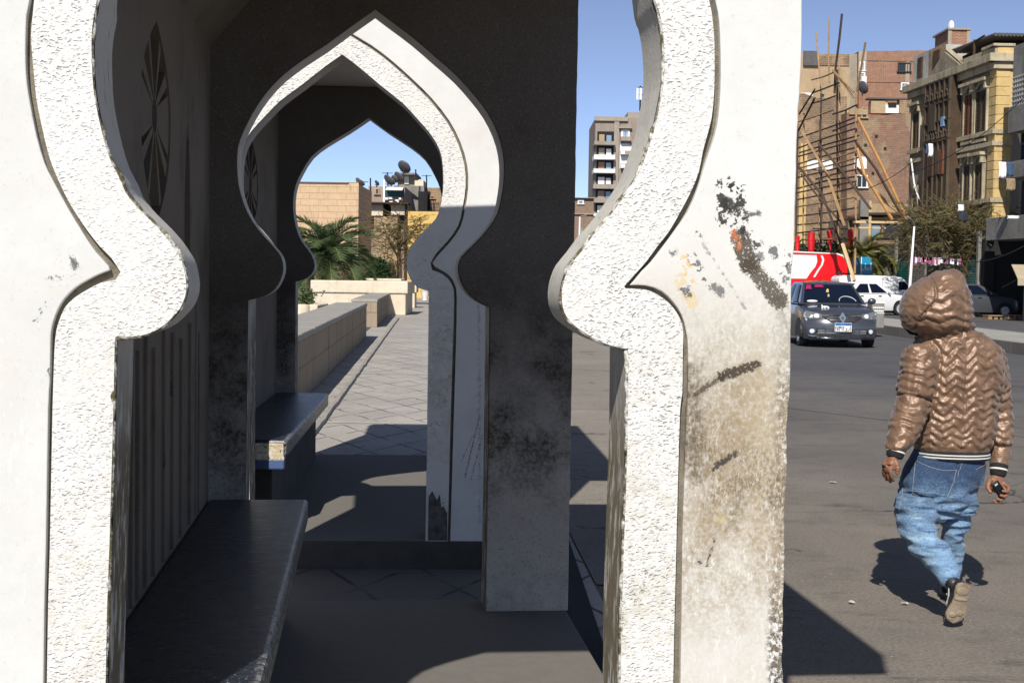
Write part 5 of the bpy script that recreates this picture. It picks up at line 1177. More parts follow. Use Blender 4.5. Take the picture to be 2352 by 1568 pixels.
# ================================================================== vehicles
def carpaint(name, col, rough=.28, metal=.0, coat=.6):
    t = NT(name); n = t.noise(t.obj, 3, 4, .6); c = t.mix(t.ramp(n, .4, .75, 0, .25), col, tuple(q*.7+.03 for q in col))
    return t.fin(c, t.ramp(n, .3, .7, rough, rough+.12), metal=metal, Coat_Weight=coat, Coat_Roughness=.08)
M_carglass = NT('car_glass'); M_carglass = M_carglass.fin((.006,.01,.022), .10, spec=.15)
M_tyre = simple("tyre_rubber", (.018,.018,.018), .85); M_rim = simple("silver_rim", (.60,.61,.62), .35, metal=.25, var=.2); M_chrome = simple("chrome", (.75,.75,.76), .15, metal=1, var=.1)
M_blackp = simple("black_plastic", (.012,.012,.013), .45); M_lens = simple("lamp_lens", (.62,.65,.68), .1, var=.3, scale=14, col2=(.85,.87,.9))
class Car:
    """saloon: local x right, y forward (front at +y), z up"""
    def __init__(s, L=4.3, W=.86, zb=.22, hood=.92, belt=.95, roof=1.50, ytail=None, name='car'):
        s.L, s.W, s.zb, s.hood, s.belt, s.roof = L, W, zb, hood, belt, roof
    def ztop(s, b):   # b -1 (tail) .. 1 (nose)
        return np.interp(b, [-1, -.92, -.55, .42, .80, .95, 1], [s.belt-.10, s.belt+.02, s.belt, s.belt, s.hood-.09, s.hood-.17, s.hood-.26])
    def P(s, a, b, c):
        zt = s.ztop(b); z = s.zb + (c+1)/2 * (zt - s.zb) - (.05*abs(a)**4 if c > .99 else 0)
        wz = 1 - .05*max(0, c) ** 2 - .05*max(0, -c)**3; we = 1 - .10*abs(b)**10
        x = a * s.W * wz * we
        y = b * s.L/2
        if b > 0: y -= (b**8) * (.22*abs(a)**3 + .10*max(0, c)**2 + .03*max(0, -c)**2)
        else: y += (b**8) * (.18*abs(a)**3 + .04*max(0, c)**2)
        return Vector((x, y, z))
    def hull(s):
        m = MB(); nb, na, nc = 36, 12, 8; g = lambda a, b, c: s.P(a, b, c)
        def sheet(fn, n1, n2): m.add([fn(-1+2*i/n1, -1+2*j/n2) for j in range(n2+1) for i in range(n1+1)], [(j*(n1+1)+i, j*(n1+1)+i+1, (j+1)*(n1+1)+i+1, (j+1)*(n1+1)+i) for j in range(n2) for i in range(n1)])
        sheet(lambda a, b: g(a, b, 1), na, nb); sheet(lambda a, b: g(a, b, -1), na, nb)
        sheet(lambda b, c: g(-1, b, c), nb, nc); sheet(lambda b, c: g(1, b, c), nb, nc)
        sheet(lambda a, c: g(a, 1, c), na, nc); sheet(lambda a, c: g(a, -1, c), na, nc)
        return m
    def front(s, x, z, off=.008):
        zt = s.ztop(1); c = (z - s.zb)/(zt - s.zb)*2 - 1; c = max(-1, min(1, c)); a = x/(s.W*(1-.05*max(0, c)**2)*.9)
        a = max(-1, min(1, a)); p = s.P(a, 1, c); return Vector((x, p.y + off, z))
    def fpoly(s, pts, off=.008, th=.02, sub=3):
        m = MB(); q = []
        n = len(pts)
        for i in range(n):
            for k in range(sub):
                t = k/sub; x = pts[i][0]*(1-t)+pts[(i+1) % n][0]*t; z = pts[i][1]*(1-t)+pts[(i+1) % n][1]*t; q.append(s.front(x, z, off))
        return m.prism(q, (0, -th, 0))
def wheel(e, x, y, r, wdt, side, T=Matrix.Identity(4)):
    m = MB(); cx = x; rings = []
    for dx, rr in ((-wdt/2, r*.62), (-wdt/2, r*.93), (-wdt*.35, r), (wdt*.35, r), (wdt/2, r*.93), (wdt/2, r*.62)):
        rings.append([T @ Vector((cx+dx, y + rr*math.cos(t), r + rr*math.sin(t))) for t in np.linspace(0, 2*math.pi, 25)[:-1]])
    m.loft(rings); w_ = m.build('wheel', M_tyre, e, smooth=True, auto=40)
    m = MB(); o = side*(wdt/2+.004)
    m.loft([[T @ Vector((cx+o-side*.012*k, y+rr*math.cos(t), r+rr*math.sin(t))) for t in np.linspace(0, 2*math.pi, 25)[:-1]] for k, rr in ((0, r*.64), (0, r*.56), (4, r*.5))])
    for k in range(7):
        a = 2*math.pi*k/7; d = Vector((0, math.cos(a), math.sin(a))); p = Vector((0, -d.z, d.y)); c0 = Vector((cx+o-side*.006, y, r))
        m.prism([T @ (c0 + d*.03*1 + p*.025), T @ (c0 + d*r*.58 + p*.035), T @ (c0 + d*r*.58 - p*.035), T @ (c0 + d*.03 - p*.025)], (T.to_3x3() @ Vector((side*.012, 0, 0))))
    m.build('rim', M_rim, w_); return w_
def cargreen(car, e, T, paint, yf=.95, yr=-1.55, rf=.30, rr=-.95, hw=.78, rw=.60, glass=M_carglass):
    """roof and windows: yf/yr base of front and rear glass, rf/rr ends of the roof"""
    zb, zr = car.belt-.02, car.roof; B = lambda x, y, z: T @ Vector((x, y, z))
    c = [B(-hw, yf, zb), B(hw, yf, zb), B(hw, yr, zb), B(-hw, yr, zb)]; t = [B(-rw, rf, zr-.05), B(rw, rf, zr-.05), B(rw, rr, zr-.05), B(-rw, rr, zr-.05)]
    m = MB(); N = 8
    faces = {'windscreen': (c[0], c[1], t[1], t[0]), 'side_window': (c[1], c[2], t[2], t[1]), 'rear_window': (c[2], c[3], t[3], t[2]), 'side_window2': (c[3], c[0], t[0], t[3])}
    for k, f in faces.items(): m.patch(*f, N, 5, 0, .008 if 'side' in k else .03)
    m.patch(t[0], t[1], t[2], t[3], N, N, 0, .055); m.build('cabin', paint, e, smooth=True, auto=35)
    for k, (p0, p1, p2, p3) in faces.items():
        s0, s1 = (.07, .93) if 'side' in k else (.05, .95); lo, hi = .06, .90
        bl = lambda a, b: p0*(1-a)*(1-b)+p1*a*(1-b)+p2*a*b+p3*(1-a)*b
        if 'side' in k:
            for (a0, a1) in ((.14, .47), (.52, .86)):
                g = MB(); g.patch(bl(a0, lo), bl(a1, lo), bl(a1, hi), bl(a0, hi), 4, 4, .022, .012); g.build('side_window', glass, e, smooth=True)
        else:
            g = MB(); g.patch(bl(s0, lo), bl(s1, lo), bl(s1, hi), bl(s0, hi), 8, 5, .012, .028); g.build(k, glass, e, smooth=True)
def TR(x, y, rz): return Matrix.Translation((x, y, 0)) @ Matrix.Rotation(R(rz), 4, 'Z')
def place_mb(m, T): m.v = [T @ q for q in m.v]; return m
# grey saloon coming towards the camera
wp = gnd(1990, 797); gx = wp.x - .70
T_ = TR(gx, wp.y + 2.15*1.0 - .80 + .0, 180 - 1.5)
car = Car(L=4.29, W=.865, hood=1.0, belt=1.0, roof=1.53, zb=.20)
M_gp = carpaint('graphite_car_paint', (.075,.08,.09), .25, .5, 1.0)
e = empty('car', T_ @ Vector((0, 0, 0)), 'dark grey saloon car driving towards the camera with blue and white number plate', 'car', 'cars on the road')
place_mb(car.hull(), T_).build('body', M_gp, e, smooth=True, auto=40)
cargreen(car, e, T_, M_gp, yf=1.02, yr=-1.5, rf=.28, rr=-.95, hw=.78, rw=.585)
M_cab_glass = M_carglass
for s_ in (-1, 1):
    pts = [(s_*.46, .78), (s_*.80, .845), (s_*.845, .80), (s_*.84, .70), (s_*.72, .655), (s_*.52, .665), (s_*.45, .71)]
    h = place_mb(car.fpoly(pts, .012), T_).build('headlight', simple('lamp_housing', (.16,.165,.17), .25), e)
    for cx_ in (.57, .70):
        q = [(s_*cx_ + .058*math.cos(t), .735 + .048*math.sin(t)) for t in np.linspace(0, 2*math.pi, 13)[:-1]]; place_mb(car.fpoly(q, .024, .02, 1), T_).build('lamp_glass', M_lens, h)
    q = [(s_*.79 + .03*math.cos(t), .765 + .045*math.sin(t)) for t in np.linspace(0, 2*math.pi, 9)[:-1]]; place_mb(car.fpoly(q, .024, .02, 1), T_).build('lamp_glass', M_lens, h)
    f = place_mb(car.fpoly([(s_*.67 + .075*math.cos(t), .385 + .07*math.sin(t)) for t in np.linspace(0, 2*math.pi, 15)[:-1]], .014, .02, 1), T_).build('fog_light', M_chrome, e)
    place_mb(car.fpoly([(s_*.67 + .05*math.cos(t), .385 + .047*math.sin(t)) for t in np.linspace(0, 2*math.pi, 13)[:-1]], .02, .02, 1), T_).build('fog_glass', M_lens, f)
    mm = MB(); mm.ell((s_*1.0, .62, 1.06), (.10, .06, .075), 12, 8); mm.box(s_*.80-.05, s_*.95+.05, .60, .66, 1.0, 1.04); place_mb(mm, T_).build('wing_mirror', M_gp, e, smooth=True)
gr = place_mb(car.fpoly([(-.45, .765), (.45, .765), (.42, .68), (.27, .60), (.2, .575), (-.2, .575), (-.27, .60), (-.42, .68)], .012), T_).build('grille', M_blackp, e)
for z, hw_ in ((.745, .44), (.70, .41), (.665, .37), (.63, .31), (.60, .25)):
    place_mb(car.fpoly([(-hw_, z+.006), (hw_, z+.006), (hw_, z-.006), (-hw_, z-.006)], .020), T_).build('grille_bar', M_chrome if z == .745 else M_metal, gr)
lz = .70
lg = place_mb(car.fpoly([(0, lz+.13), (.085, lz), (0, lz-.13), (-.085, lz)], .035, .03, 1), T_).build('emblem', M_chrome, e)
place_mb(car.fpoly([(0, lz+.055), (.032, lz), (0, lz-.055), (-.032, lz)], .040, .02, 1), T_).build('emblem_centre', M_blackp, lg)
lo_ = place_mb(car.fpoly([(-.56, .43), (.56, .43), (.60, .36), (.55, .31), (-.55, .31), (-.60, .36)], .010), T_).build('lower_grille', M_blackp, e)
for z in (.405, .375, .345): place_mb(car.fpoly([(-.55, z+.004), (.55, z+.004), (.55, z-.004), (-.55, z-.004)], .016), T_).build('grille_bar', M_rim, lo_)
place_mb(car.fpoly([(-.76, .30), (-.55, .275), (.55, .275), (.76, .30), (.74, .265), (.5, .235), (-.5, .235), (-.74, .265)], .02), T_).build('chrome_lip', M_chrome, e)
# number plate with its signs
pp = T_ @ car.front(0, .47, .035); ud = T_.to_3x3() @ Vector((-1, 0, 0)); PL = Plane((pp.x, pp.y), (ud.x, ud.y)); PL.n = (T_.to_3x3() @ Vector((0, 1, 0)))
m = MB(); m.pbox(PL, -.19, .19, .385, .585, 0, .012); pt = m.build('number_plate', M_white, e)
m = MB(); m.pbox(PL, -.185, .185, .525, .58, .012, .016); m.build('blue_band', simple("plate_blue", (.03,.20,.60), .4), pt)
m = MB(); stroke(PL, m, [(-.15,.55),(-.08,.55)], .008, .022); stroke(PL, m, [(-.13,.56),(-.11,.56)], .006, .022); stroke(PL, m, [(.06,.548),(.11,.548),(.12,.562)], .007, .022); stroke(PL, m, [(.13,.548),(.16,.548)], .007, .022); m.build('band_lettering', M_jean, pt)
m = MB(); g = lambda pts: stroke(PL, m, pts, .006, .020)
z0, z1 = .405, .50
g([(-.165,z0),(-.165,z1)]); g([(-.175,z1-.03),(-.165,z1)])                                         # digit one
g([(-.14,z1),(-.122,z0),(-.105,z1)])                                                          # seven
g([(-.085,z0),(-.085,z1),(-.07,z1-.03),(-.055,z1),(-.045,z1-.03)])                              # three
g([(-.025,z0),(-.025,z1)]); g([(.005,z0),(.005,z1),(.02,z1-.02)]); 
g([(.045,z0),(.085,z0),(.085,z0+.05),(.06,z0+.05)]); g([(.11,z0),(.135,z0+.02),(.135,z0+.06)]); g([(.165,z0),(.165,z1)]); m.build('plate_characters', M_blackp, pt)
# small figure sticker on the bonnet, like two little pale blobs
m = MB(); bz = 1.0
for dx in (-.02, .06, .12): m.ell(tuple(T_ @ Vector((.27+dx, 1.72, .895))), (.022,.02,.045), 8, 6)
m.ell(tuple(T_ @ Vector((.33, 1.72, .935))), (.09,.02,.022), 8, 6); m.ell(tuple(T_ @ Vector((.40, 1.72, .955))), (.02,.02,.03), 8, 6); m.build('bonnet_sticker', M_white, e)
# things behind the windscreen that read through it: wheel arc, ornament, dash cloth, sun strip (on the inside, hugging the glass)
def ws(a, b, o=.045):
    hw, rw, yf, rf, zb, zr = .78, .585, 1.02, .28, car.belt-.02, car.roof-.05
    w0 = hw*(1-b)+rw*b; return T_ @ Vector(((1-2*a)*w0, yf*(1-b)+rf*b + o, zb*(1-b)+zr*b+.02))
m = MB(); m.tube([ws(.60+.13*(1-math.cos(t))/1, .12+.22*math.sin(t)) for t in np.linspace(0, math.pi, 10)], .012, 5); m.build('steering_wheel', M_rim, e)
m = MB(); m.ell(tuple(ws(.45, .55)), (.035,.02,.07), 8, 6); m.ell(tuple(ws(.45, .35)), (.025,.02,.05), 8, 6); m.build('hanging_ornament', M_yel, e)
m = MB(); m.ell(tuple(ws(.18, .10)), (.13,.02,.03), 10, 6); m.build('dash_cloth', M_cloth, e)
m = MB(); m.patch(ws(.06,.66), ws(.17,.66), ws(.15,.86), ws(.07,.86), 3, 3); m.patch(ws(.22,.76), ws(.40,.76), ws(.38,.87), ws(.24,.87), 3, 3); m.build('windscreen_sticker', simple("crimson_sticker", (.42,.02,.12), .4, var=.5, scale=20), e)
for (x, y) in ((.76, 1.33), (-.76, 1.33), (.76, -1.28), (-.76, -1.28)): wheel(e, x, y, .31, .20, 1 if x > 0 else -1, T_)
for s_ in (-1, 1):
    for yy in (1.33, -1.28):
        m = MB(); m.ppoly(Plane((0, 0), (1, 0)), [(0, 0), (.01, 0), (0, .01)], 0, .001) if False else None
        rings = [[Vector((s_*xx, yy + .37*math.cos(t), .31 + .37*math.sin(t))) for t in np.linspace(-.2, math.pi+.2, 16)] for xx in (.60, .868)]
        m.loft(rings, caps=False); m.add([Vector((s_*.87, yy + .37*math.cos(t), .31 + .37*math.sin(t))) for t in np.linspace(-.2, math.pi+.2, 16)], [tuple(range(16))]); place_mb(m, T_).build('wheel_arch', M_blackp, e)
# other two saloons
def small_car(T, paint, label, W=.84):
    c = Car(L=4.25, W=W, hood=.98, belt=.98, roof=1.46, zb=.22); e = empty('car', T @ Vector((0,0,0)), label, 'car', 'cars on the road')
    place_mb(c.hull(), T).build('body', paint, e, smooth=True, auto=40); cargreen(c, e, T, paint, yf=1.05, yr=-1.65, rf=.25, rr=-.85, hw=.77, rw=.58)
    for (x, y) in ((.76, 1.30), (-.76, 1.30), (.76, -1.28), (-.76, -1.28)):
        wheel(e, x, y, .30, .2, 1 if x > 0 else -1, T)
        m = MB(); s_ = 1 if x > 0 else -1; m.add([Vector((s_*(W+.006), y + .36*math.cos(t), .31 + .36*math.sin(t))) for t in np.linspace(-.2, math.pi+.2, 16)], [tuple(range(16))]); place_mb(m, T).build('wheel_arch', M_blackp, e)
    for s_ in (-1, 1):
        m = MB(); m.ell((s_*.92, .65, 1.04), (.10,.06,.07), 8, 6); place_mb(m, T).build('wing_mirror', paint, e, smooth=True)
        place_mb(c.fpoly([(s_*.5,.68),(s_*.78,.75),(s_*.78,.64),(s_*.52,.62)], .012), T).build('headlight', M_lens, e)
        m = MB(); m.box(s_*.62-.14, s_*.62+.14, -2.14, -1.98, .74, .92); place_mb(m, T).build('tail_light', simple("tail_lens", (.15,.02,.02), .3), e)
    m = MB(); 
    for s_ in (-1, 1): 
        for yy in (.12, -.88): m.box(s_*(W+.003)-.01, s_*(W+.003)+.01, yy, yy+.16, .84, .87)
    place_mb(m, T).build('door_handle', M_blackp, e); return e, c
M_wp = carpaint('white_car_paint', (.74,.74,.74), .45, 0, .15); M_dp = carpaint('slate_car_paint', (.07,.075,.085), .3, .3)
g1 = gnd(1985, 716); small_car(TR(g1.x-1.45, 60.5, -64), M_wp, 'white saloon parked before the white van, half hidden by the grey car')
g2 = gnd(2290, 728); small_car(TR(g2.x-1.35, g2.y-.2, -88), M_dp, 'dark slate saloon seen side-on beyond the median, right of the hooded person')
# white van, side on, nose to the right
M_vw = carpaint('van_white_paint', (.78,.78,.78), .5, 0, .1)
Yv = 65; pl = front(Yv); s_ = Yv/FPX
vx0, vx1 = at(1926, 700, Yv).x, at(2134, 700, Yv).x
e = empty('van', ((vx0+vx1)/2, Yv, 0), 'long plain white panel van parked side-on behind the median, nose to the right', 'van')
prof = [(0,.35),(0,1.78),(.12,1.92),(.6,1.97),(2.5,1.95),(2.85,1.88),(3.05,1.72),(3.36,1.28),(3.52,1.16),(4.02,1.02),(4.12,.85),(4.14,.38)]
sx = (vx1-vx0)/4.14
m = MB(); m.prism([Vector((vx0+x*sx, Yv, z*.89)) for x, z in prof], (0, 1.75, 0)); m.build('body', M_vw, e, bevel=.07, bang=25)
m = MB(); m.prism([Vector((vx0+x*sx, Yv-.002, z*.89)) for x, z in ((2.72,1.22),(2.72,1.66),(2.98,1.66),(3.30,1.24))], (0, -.02, 0)); w_ = m.build('side_window', M_carglass, e)
m = MB(); m.prism([Vector((vx0+x*sx, Yv-.024, z*.89)) for x, z in ((2.79,1.22),(2.82,1.64),(2.86,1.64),(2.86,1.22))], (0, -.01, 0)); m.build('window_bar', M_blackp, w_)
m = MB(); m.box(vx0+2.3*sx, vx0+2.42*sx, Yv-.03, Yv-.005, .93, .96); m.box(vx0+2.02*sx, vx0+2.05*sx, Yv-.03, Yv-.005, .87, 1.0); m.build('door_handle', M_blackp, e)
m = MB(); m.box(vx0+1.98*sx, vx0+1.995*sx, Yv-.006, Yv-.001, .4, 1.62); m.box(vx0+2.58*sx, vx0+2.595*sx, Yv-.006, Yv-.001, .4, 1.05); m.build('door_seam', M_blackp, e)
m = MB(); m.box(vx0+.25*sx, vx0+1.1*sx, Yv+.15, Yv+.25, 1.77, 1.82); m.box(vx0+.1*sx, vx0+.9*sx, Yv+.5, Yv+.6, 1.78, 1.84); m.box(vx0+.0, vx0+.5*sx, Yv+.9, Yv+1.0, 1.78, 1.86); m.build('roof_rack', M_blackp, e)
m = MB(); m.box(vx0-.02, vx1+.02, Yv-.01, Yv+1.7, .24, .40); m.build('sill', M_blackp, e)
for x in (.75, 3.35):
    wheel(e, 0, 0, .31, .2, 1, Matrix.Translation((vx0+x*sx, Yv+.08, 0)) @ Matrix.Rotation(R(-90), 4, 'Z'))
# red and white box truck behind
Yk = 68.5; pl = front(Yk)
u0_, _ = pl.hit(1800, 600); u1_, zt_ = pl.hit(1948, 584)
e = empty('box_truck', pl.w((u0_+u1_)/2, 0), 'red and white truck body with rounded roof end and white swoosh, behind the grey car', 'truck')
def rr_outline(u0, u1, z0, z1, r):
    return [(u0, z0), (u1, z0)] + [(u1-r+r*math.cos(t), z1-r*.9+r*.9*math.sin(t)) for t in np.linspace(0, math.pi/2, 8)] + [(u0, z1+.12)]
m = MB(); m.ppoly(pl, rr_outline(u0_, u1_, .9, zt_, .55), 0, -2.2); m.build('box_body', M_redp, e, bevel=.03)
ua, _ = pl.hit(1885, 600); ub, _ = pl.hit(1876, 637)
zk = lambda y: pl.hit(1850, y)[1]; uk = lambda x: pl.hit(x, 600)[0]
m = MB(); m.ppoly(pl, [(u0_+.05, zk(640)), (uk(1853), zk(640)), (uk(1862), zk(626)), (uk(1873), zk(612)), (uk(1877), zk(600)), (uk(1875), zk(586)), (u0_+.05, zk(585))], .004, .02); m.build('white_field', M_white, e)
m = MB(); pts = [(1889,586),(1893,596),(1890,608),(1882,620),(1873,636)]; q = [(uk(x), zk(y)) for x, y in pts]
m.ppoly(pl, q + [(u-.10, z) for u, z in q[::-1]], .004, .02); m.build('white_swoosh', M_white, e)
m = MB(); m.ppoly(pl, [(u0_+.05, zt_+.06),(u1_-.6, zt_-.0),(u1_-.25, zt_-.12),(u1_-.05, zt_-.42),(u1_, zt_-.42),(u1_-.2, zt_-.05),(u1_-.55, zt_+.05),(u0_+.05, zt_+.13)], .022, .03); m.build('roof_trim', M_white, e)
m = MB(); m.pbox(pl, u0_, u1_-.1, .5, .9, -.1, -2.0); m.build('chassis', M_blackp, e)
for x in (u0_+.8, u1_-.7): wheel(e, 0, 0, .42, .25, 1, Matrix.Translation((x, Yk+.15, 0)) @ Matrix.Rotation(R(-90), 4, 'Z'))
# ================================================================== vegetation
def leafmat(name, c1, c2, rough=.55, trans=.25):
    t = NT(name); n = t.noise(t.obj, 1.3, 4, .6); k = t.noise(t.obj, 11, 3, .6)
    c = t.mix(t.ramp(n, .35, .65), c1, c2); c = t.mix(t.ramp(k, .4, .7, 0, .6), c, tuple(a*1.7 for a in c2))
    m = t.fin(c, rough, spec=.3)
    tr = t.n('ShaderNodeBsdfTranslucent'); t.L(t.mix(0.0, c, c), tr.inputs[0]); mx = t.n('ShaderNodeMixShader'); mx.inputs[0].default_value = trans
    t.t.links.new(t.b.outputs[0], mx.inputs[1]); t.t.links.new(tr.outputs[0], mx.inputs[2]); t.t.links.new(mx.outputs[0], t.o.inputs[0]); return m
M_palm = leafmat("palm_leaf", (.055,.085,.035), (.10,.14,.055)); M_feather = leafmat("feathery_leaf", (.10,.095,.035), (.15,.14,.06), trans=.3)
M_hedge = leafmat("dark_hedge_leaf", (.018,.04,.015), (.03,.06,.02)); M_dry = leafmat("dry_olive_leaf", (.11,.09,.04), (.14,.13,.05)); M_trunk = render_mat("tree_bark", (.17,.10,.055), (.10,.06,.035)); M_frond = simple("palm_stem", (.22,.20,.09), .7)
def palm(base, H, FL, n, label, seed, spread=1.0, leaf=M_palm, trunk_r=.18):
    rnd = random.Random(seed); e = empty('palm_tree', base, label, 'palm tree', 'palm trees'); top = Vector(base)+Vector((0,0,H))
    m = MB(); P = [Vector(base)+Vector((.03*math.sin(k), .03*math.cos(k*2), H*k/8)) for k in range(9)]; m.tube(P, [trunk_r*(1.3-.35*k/8)*(1+.12*(k % 2)) for k in range(9)], 10); m.build('trunk', M_trunk, e)
    lf = MB(); st = MB()
    for i in range(n):
        az = i*2.399 + rnd.uniform(-.2, .2); el0 = R(85 - 100*(i/n)**.8 + rnd.uniform(-6, 6)); L = FL*(.75+.35*rnd.random()); N = 15; p = top.copy(); pts = [p.copy()]; el = el0
        for k in range(N):
            d = Vector((math.cos(az)*math.cos(el), math.sin(az)*math.cos(el), math.sin(el))); p = p + d*L/N; pts.append(p.copy()); el -= R(4.2 + 3.5*k/N)*spread
        st.tube(pts, [.028*(1-.8*k/N) for k in range(N+1)], 4)
        for k in range(2, N+1):
            d = (pts[k]-pts[k-1]).normalized(); side = d.cross(Vector((0,0,1))); side = side.normalized() if side.length > .05 else Vector((1,0,0)); up = side.cross(d)
            for j in range(3):
                c = pts[k-1].lerp(pts[k], j/3); ll = FL*.30*(math.sin(math.pi*min(1, (k+j/3)/(N+1.5)))**.6+.15)*rnd.uniform(.8, 1.1)
                for s_ in (-1, 1):
                    t = c + (side*s_*.75 + d*.75 + up*(.25+rnd.uniform(-.1,.1)) + Vector((0,0,-.12))).normalized()*ll; w_ = d*.0065*FL
                    mid = c.lerp(t, .5) + up*.02
                    lf.add([c-w_, c+w_, mid+w_*1.1, t, mid-w_*1.1], [(0,1,2,3,4)])
    lf.build('fronds', leaf, e, fix=False); st.build('frond_stems', M_frond, e); return e
pb = gnd(752, 645); Yp = 52; pc = at(752, 588, Yp)
palm((pc.x, Yp, 0), pc.z, 2.25, 46, 'leafy date palm with drooping fronds rising over the cream planter walls', 3, .95)
pc = at(728, 660, 49); 
palm((at(712,640,56).x, 56, 0), at(712,600,56).z, 1.7, 22, 'smaller palm half hidden behind the pavilion foot at the left of the big palm', 8, 1.0)
pc = at(1986, 592, 70); palm((pc.x, 70, 0), pc.z, 1.8, 34, 'small yellow-green palm between the scaffold pole and the market stall', 5, 1.1, leafmat("yellow_palm_leaf", (.14,.15,.04), (.20,.19,.05)), .12)
def cloud_tree(name, base, limbs, blobs, leaf, n, lsize, label, cat='tree', group=None, seed=1, wisp=False, r0=.14, flat=.5, hang=.0):
    """limbs: list of point paths; blobs: (centre, radii, weight)"""
    rnd = random.Random(seed); e = empty(name, base, label, cat, group); m = MB()
    for pts, r in limbs: m.tube(pts, [r*(1-.75*k/(len(pts)-1)) for k in range(len(pts))], 7)
    if limbs: m.build('trunk', M_trunk, e, smooth=True)
    lf = MB(); tw = MB(); tot = sum(b[2] for b in blobs)
    for c, rad, w_ in blobs:
        c = Vector(c); k = int(n*w_/tot); nc = max(4, k//26)
        for q in range(nc):
            d = Vector((rnd.gauss(0,1), rnd.gauss(0,1), rnd.gauss(0,1))).normalized(); rr = rnd.random()**.45
            cc = c + Vector((d.x*rad[0], d.y*rad[1], d.z*rad[2]))*rr
            if wisp:
                dirv = Vector((d.x+rnd.gauss(0,.3), d.y*.6, d.z*.5+rnd.gauss(0,.3)-hang)).normalized(); L = lsize*rnd.uniform(5, 11)
                tw.tube([cc, cc+dirv*L*.5, cc+dirv*L+Vector((0,0,-L*.15))], [.012,.008,.004], 3)
                for j in range(26):
                    t = rnd.random(); p = cc + dirv*L*t + Vector((0,0,-L*.15*t*t)); v = Vector((rnd.gauss(0,1), rnd.gauss(0,1), rnd.gauss(0,.6))).normalized()*lsize*rnd.uniform(.6,1.3); w2 = dirv.cross(v).normalized()*lsize*.10
                    lf.add([p-w2, p+w2, p+v+w2*.5, p+v-w2*.5], [(0,1,2,3)])
            else:
                cr = rnd.uniform(.6, 1.4)*lsize*3
                for j in range(26):
                    o = Vector((rnd.gauss(0,.5), rnd.gauss(0,.5), rnd.gauss(0,.5)*flat*1.6))*cr; p = cc+o; a = Vector((rnd.gauss(0,1), rnd.gauss(0,1), rnd.gauss(0,.5))).normalized()*lsize*rnd.uniform(.5,1.2); b = a.cross(Vector((rnd.gauss(0,1), rnd.gauss(0,1), rnd.gauss(0,1)))).normalized()*lsize*.35
                    lf.add([p-a, p+b, p+a, p-b], [(0,1,2,3)])
    lf.build('crown', leaf, e, fix=False)
    if tw.v: tw.build('twigs', M_trunk, e)
    return e
# roadside feathery tree on the right
Yt_ = 61.3; A_ = lambda x, y, dy=0: at(x, y, Yt_+dy)
tb = A_(2212, 660); base = Vector((tb.x, Yt_, .1))
limbs = [([base, A_(2214,640), A_(2224,600), A_(2216,560,.3), A_(2214,520,.2)], .16), ([A_(2222,606), A_(2250,560,.5), A_(2290,530,.8)], .07), ([A_(2218,580), A_(2190,540,-.4), A_(2150,515,-.6), A_(2110,500,-.6)], .07), ([A_(2215,550), A_(2250,505,.4), A_(2270,480,.4)], .05), ([A_(2214,560), A_(2180,500), A_(2160,480)], .05), ([A_(2222,600), A_(2270,590,-.5), A_(2310,600,-.6)], .05), ([A_(2180,535), A_(2130,545), A_(2080,560)], .04)]
bl = [(A_(2215,510), (1.9,1.3,.75), 4), (A_(2140,520), (1.3,1.0,.55), 2.6), (A_(2285,545), (1.0,1.0,.9), 2.6), (A_(2110,500), (.8,.7,.35), 1.1), (A_(2100,565), (.7,.6,.45), 1), (A_(2240,560), (1.6,1.0,.8), 2.6), (A_(2300,600), (.7,.7,.5), 1.2), (A_(2180,560), (1.3,.8,.6), 1.6), (A_(2200,485), (1.1,.7,.3), 1.0), (A_(2170,600), (1.1,.7,.45), .9), (A_(2290,480), (.5,.5,.25), .5)]
cloud_tree('feathery_tree', base, limbs, bl, M_feather, 27000, .13, 'feathery olive-green tree with crooked trunk in front of the dark shops', group='broadleaf trees', seed=4, wisp=True)
cloud_tree('hedge', at(1890,640,69.8)*1, [], [(Vector((x, 74.5+.2*math.sin(x), 2.0)), (.9,.5,1.3), 1) for x in np.linspace(at(1820,600,70.5).x, at(1985,600,70.5).x, 7)], M_hedge, 9000, .17, 'dark green hedge of bushes behind the red wrapped posts', 'hedge', seed=9, flat=.8)
# middle trees seen through the arches
Ym = 66; A_ = lambda x, y, dy=0: at(x, y, Ym+dy); base = Vector((A_(918,640).x, Ym, 0))
limbs = [([base, A_(920,620), A_(914,580), A_(922,540)], .10), ([A_(914,590), A_(890,545), A_(880,515)], .05), ([A_(918,570), A_(950,530), A_(975,505)], .05), ([A_(918,600), A_(945,585), A_(968,570)], .04)]
cloud_tree('thin_tree', base, limbs, [(A_(925,520), (1.1,.9,.55), 2.4), (A_(885,535), (.6,.6,.8), 1.3), (A_(920,575), (1.0,.8,.9), 2.6), (A_(965,545), (.8,.7,.5), 1.4), (A_(925,620), (.8,.6,.5), 1.3)], M_dry, 8000, .12, 'thin olive-brown tree in front of the yellow wall, right of the palm', group='broadleaf trees', seed=6, wisp=True)
cloud_tree('bush', at(868,640,60), [], [(at(866,612,60), (.42,.4,.5), 1), (at(872,632,60), (.5,.4,.4), 1)], M_hedge, 2600, .09, 'dense dark green bush between the palm and the thin tree', 'bush', seed=2)
cloud_tree('bush', at(690,660,58), [], [(at(696,650,58), (.5,.4,.5), 1), (at(700,690,46), (.35,.3,.5), .7)], M_palm, 1800, .09, 'low green shrub below the small palm at the left end of the planter', 'bush', seed=12)
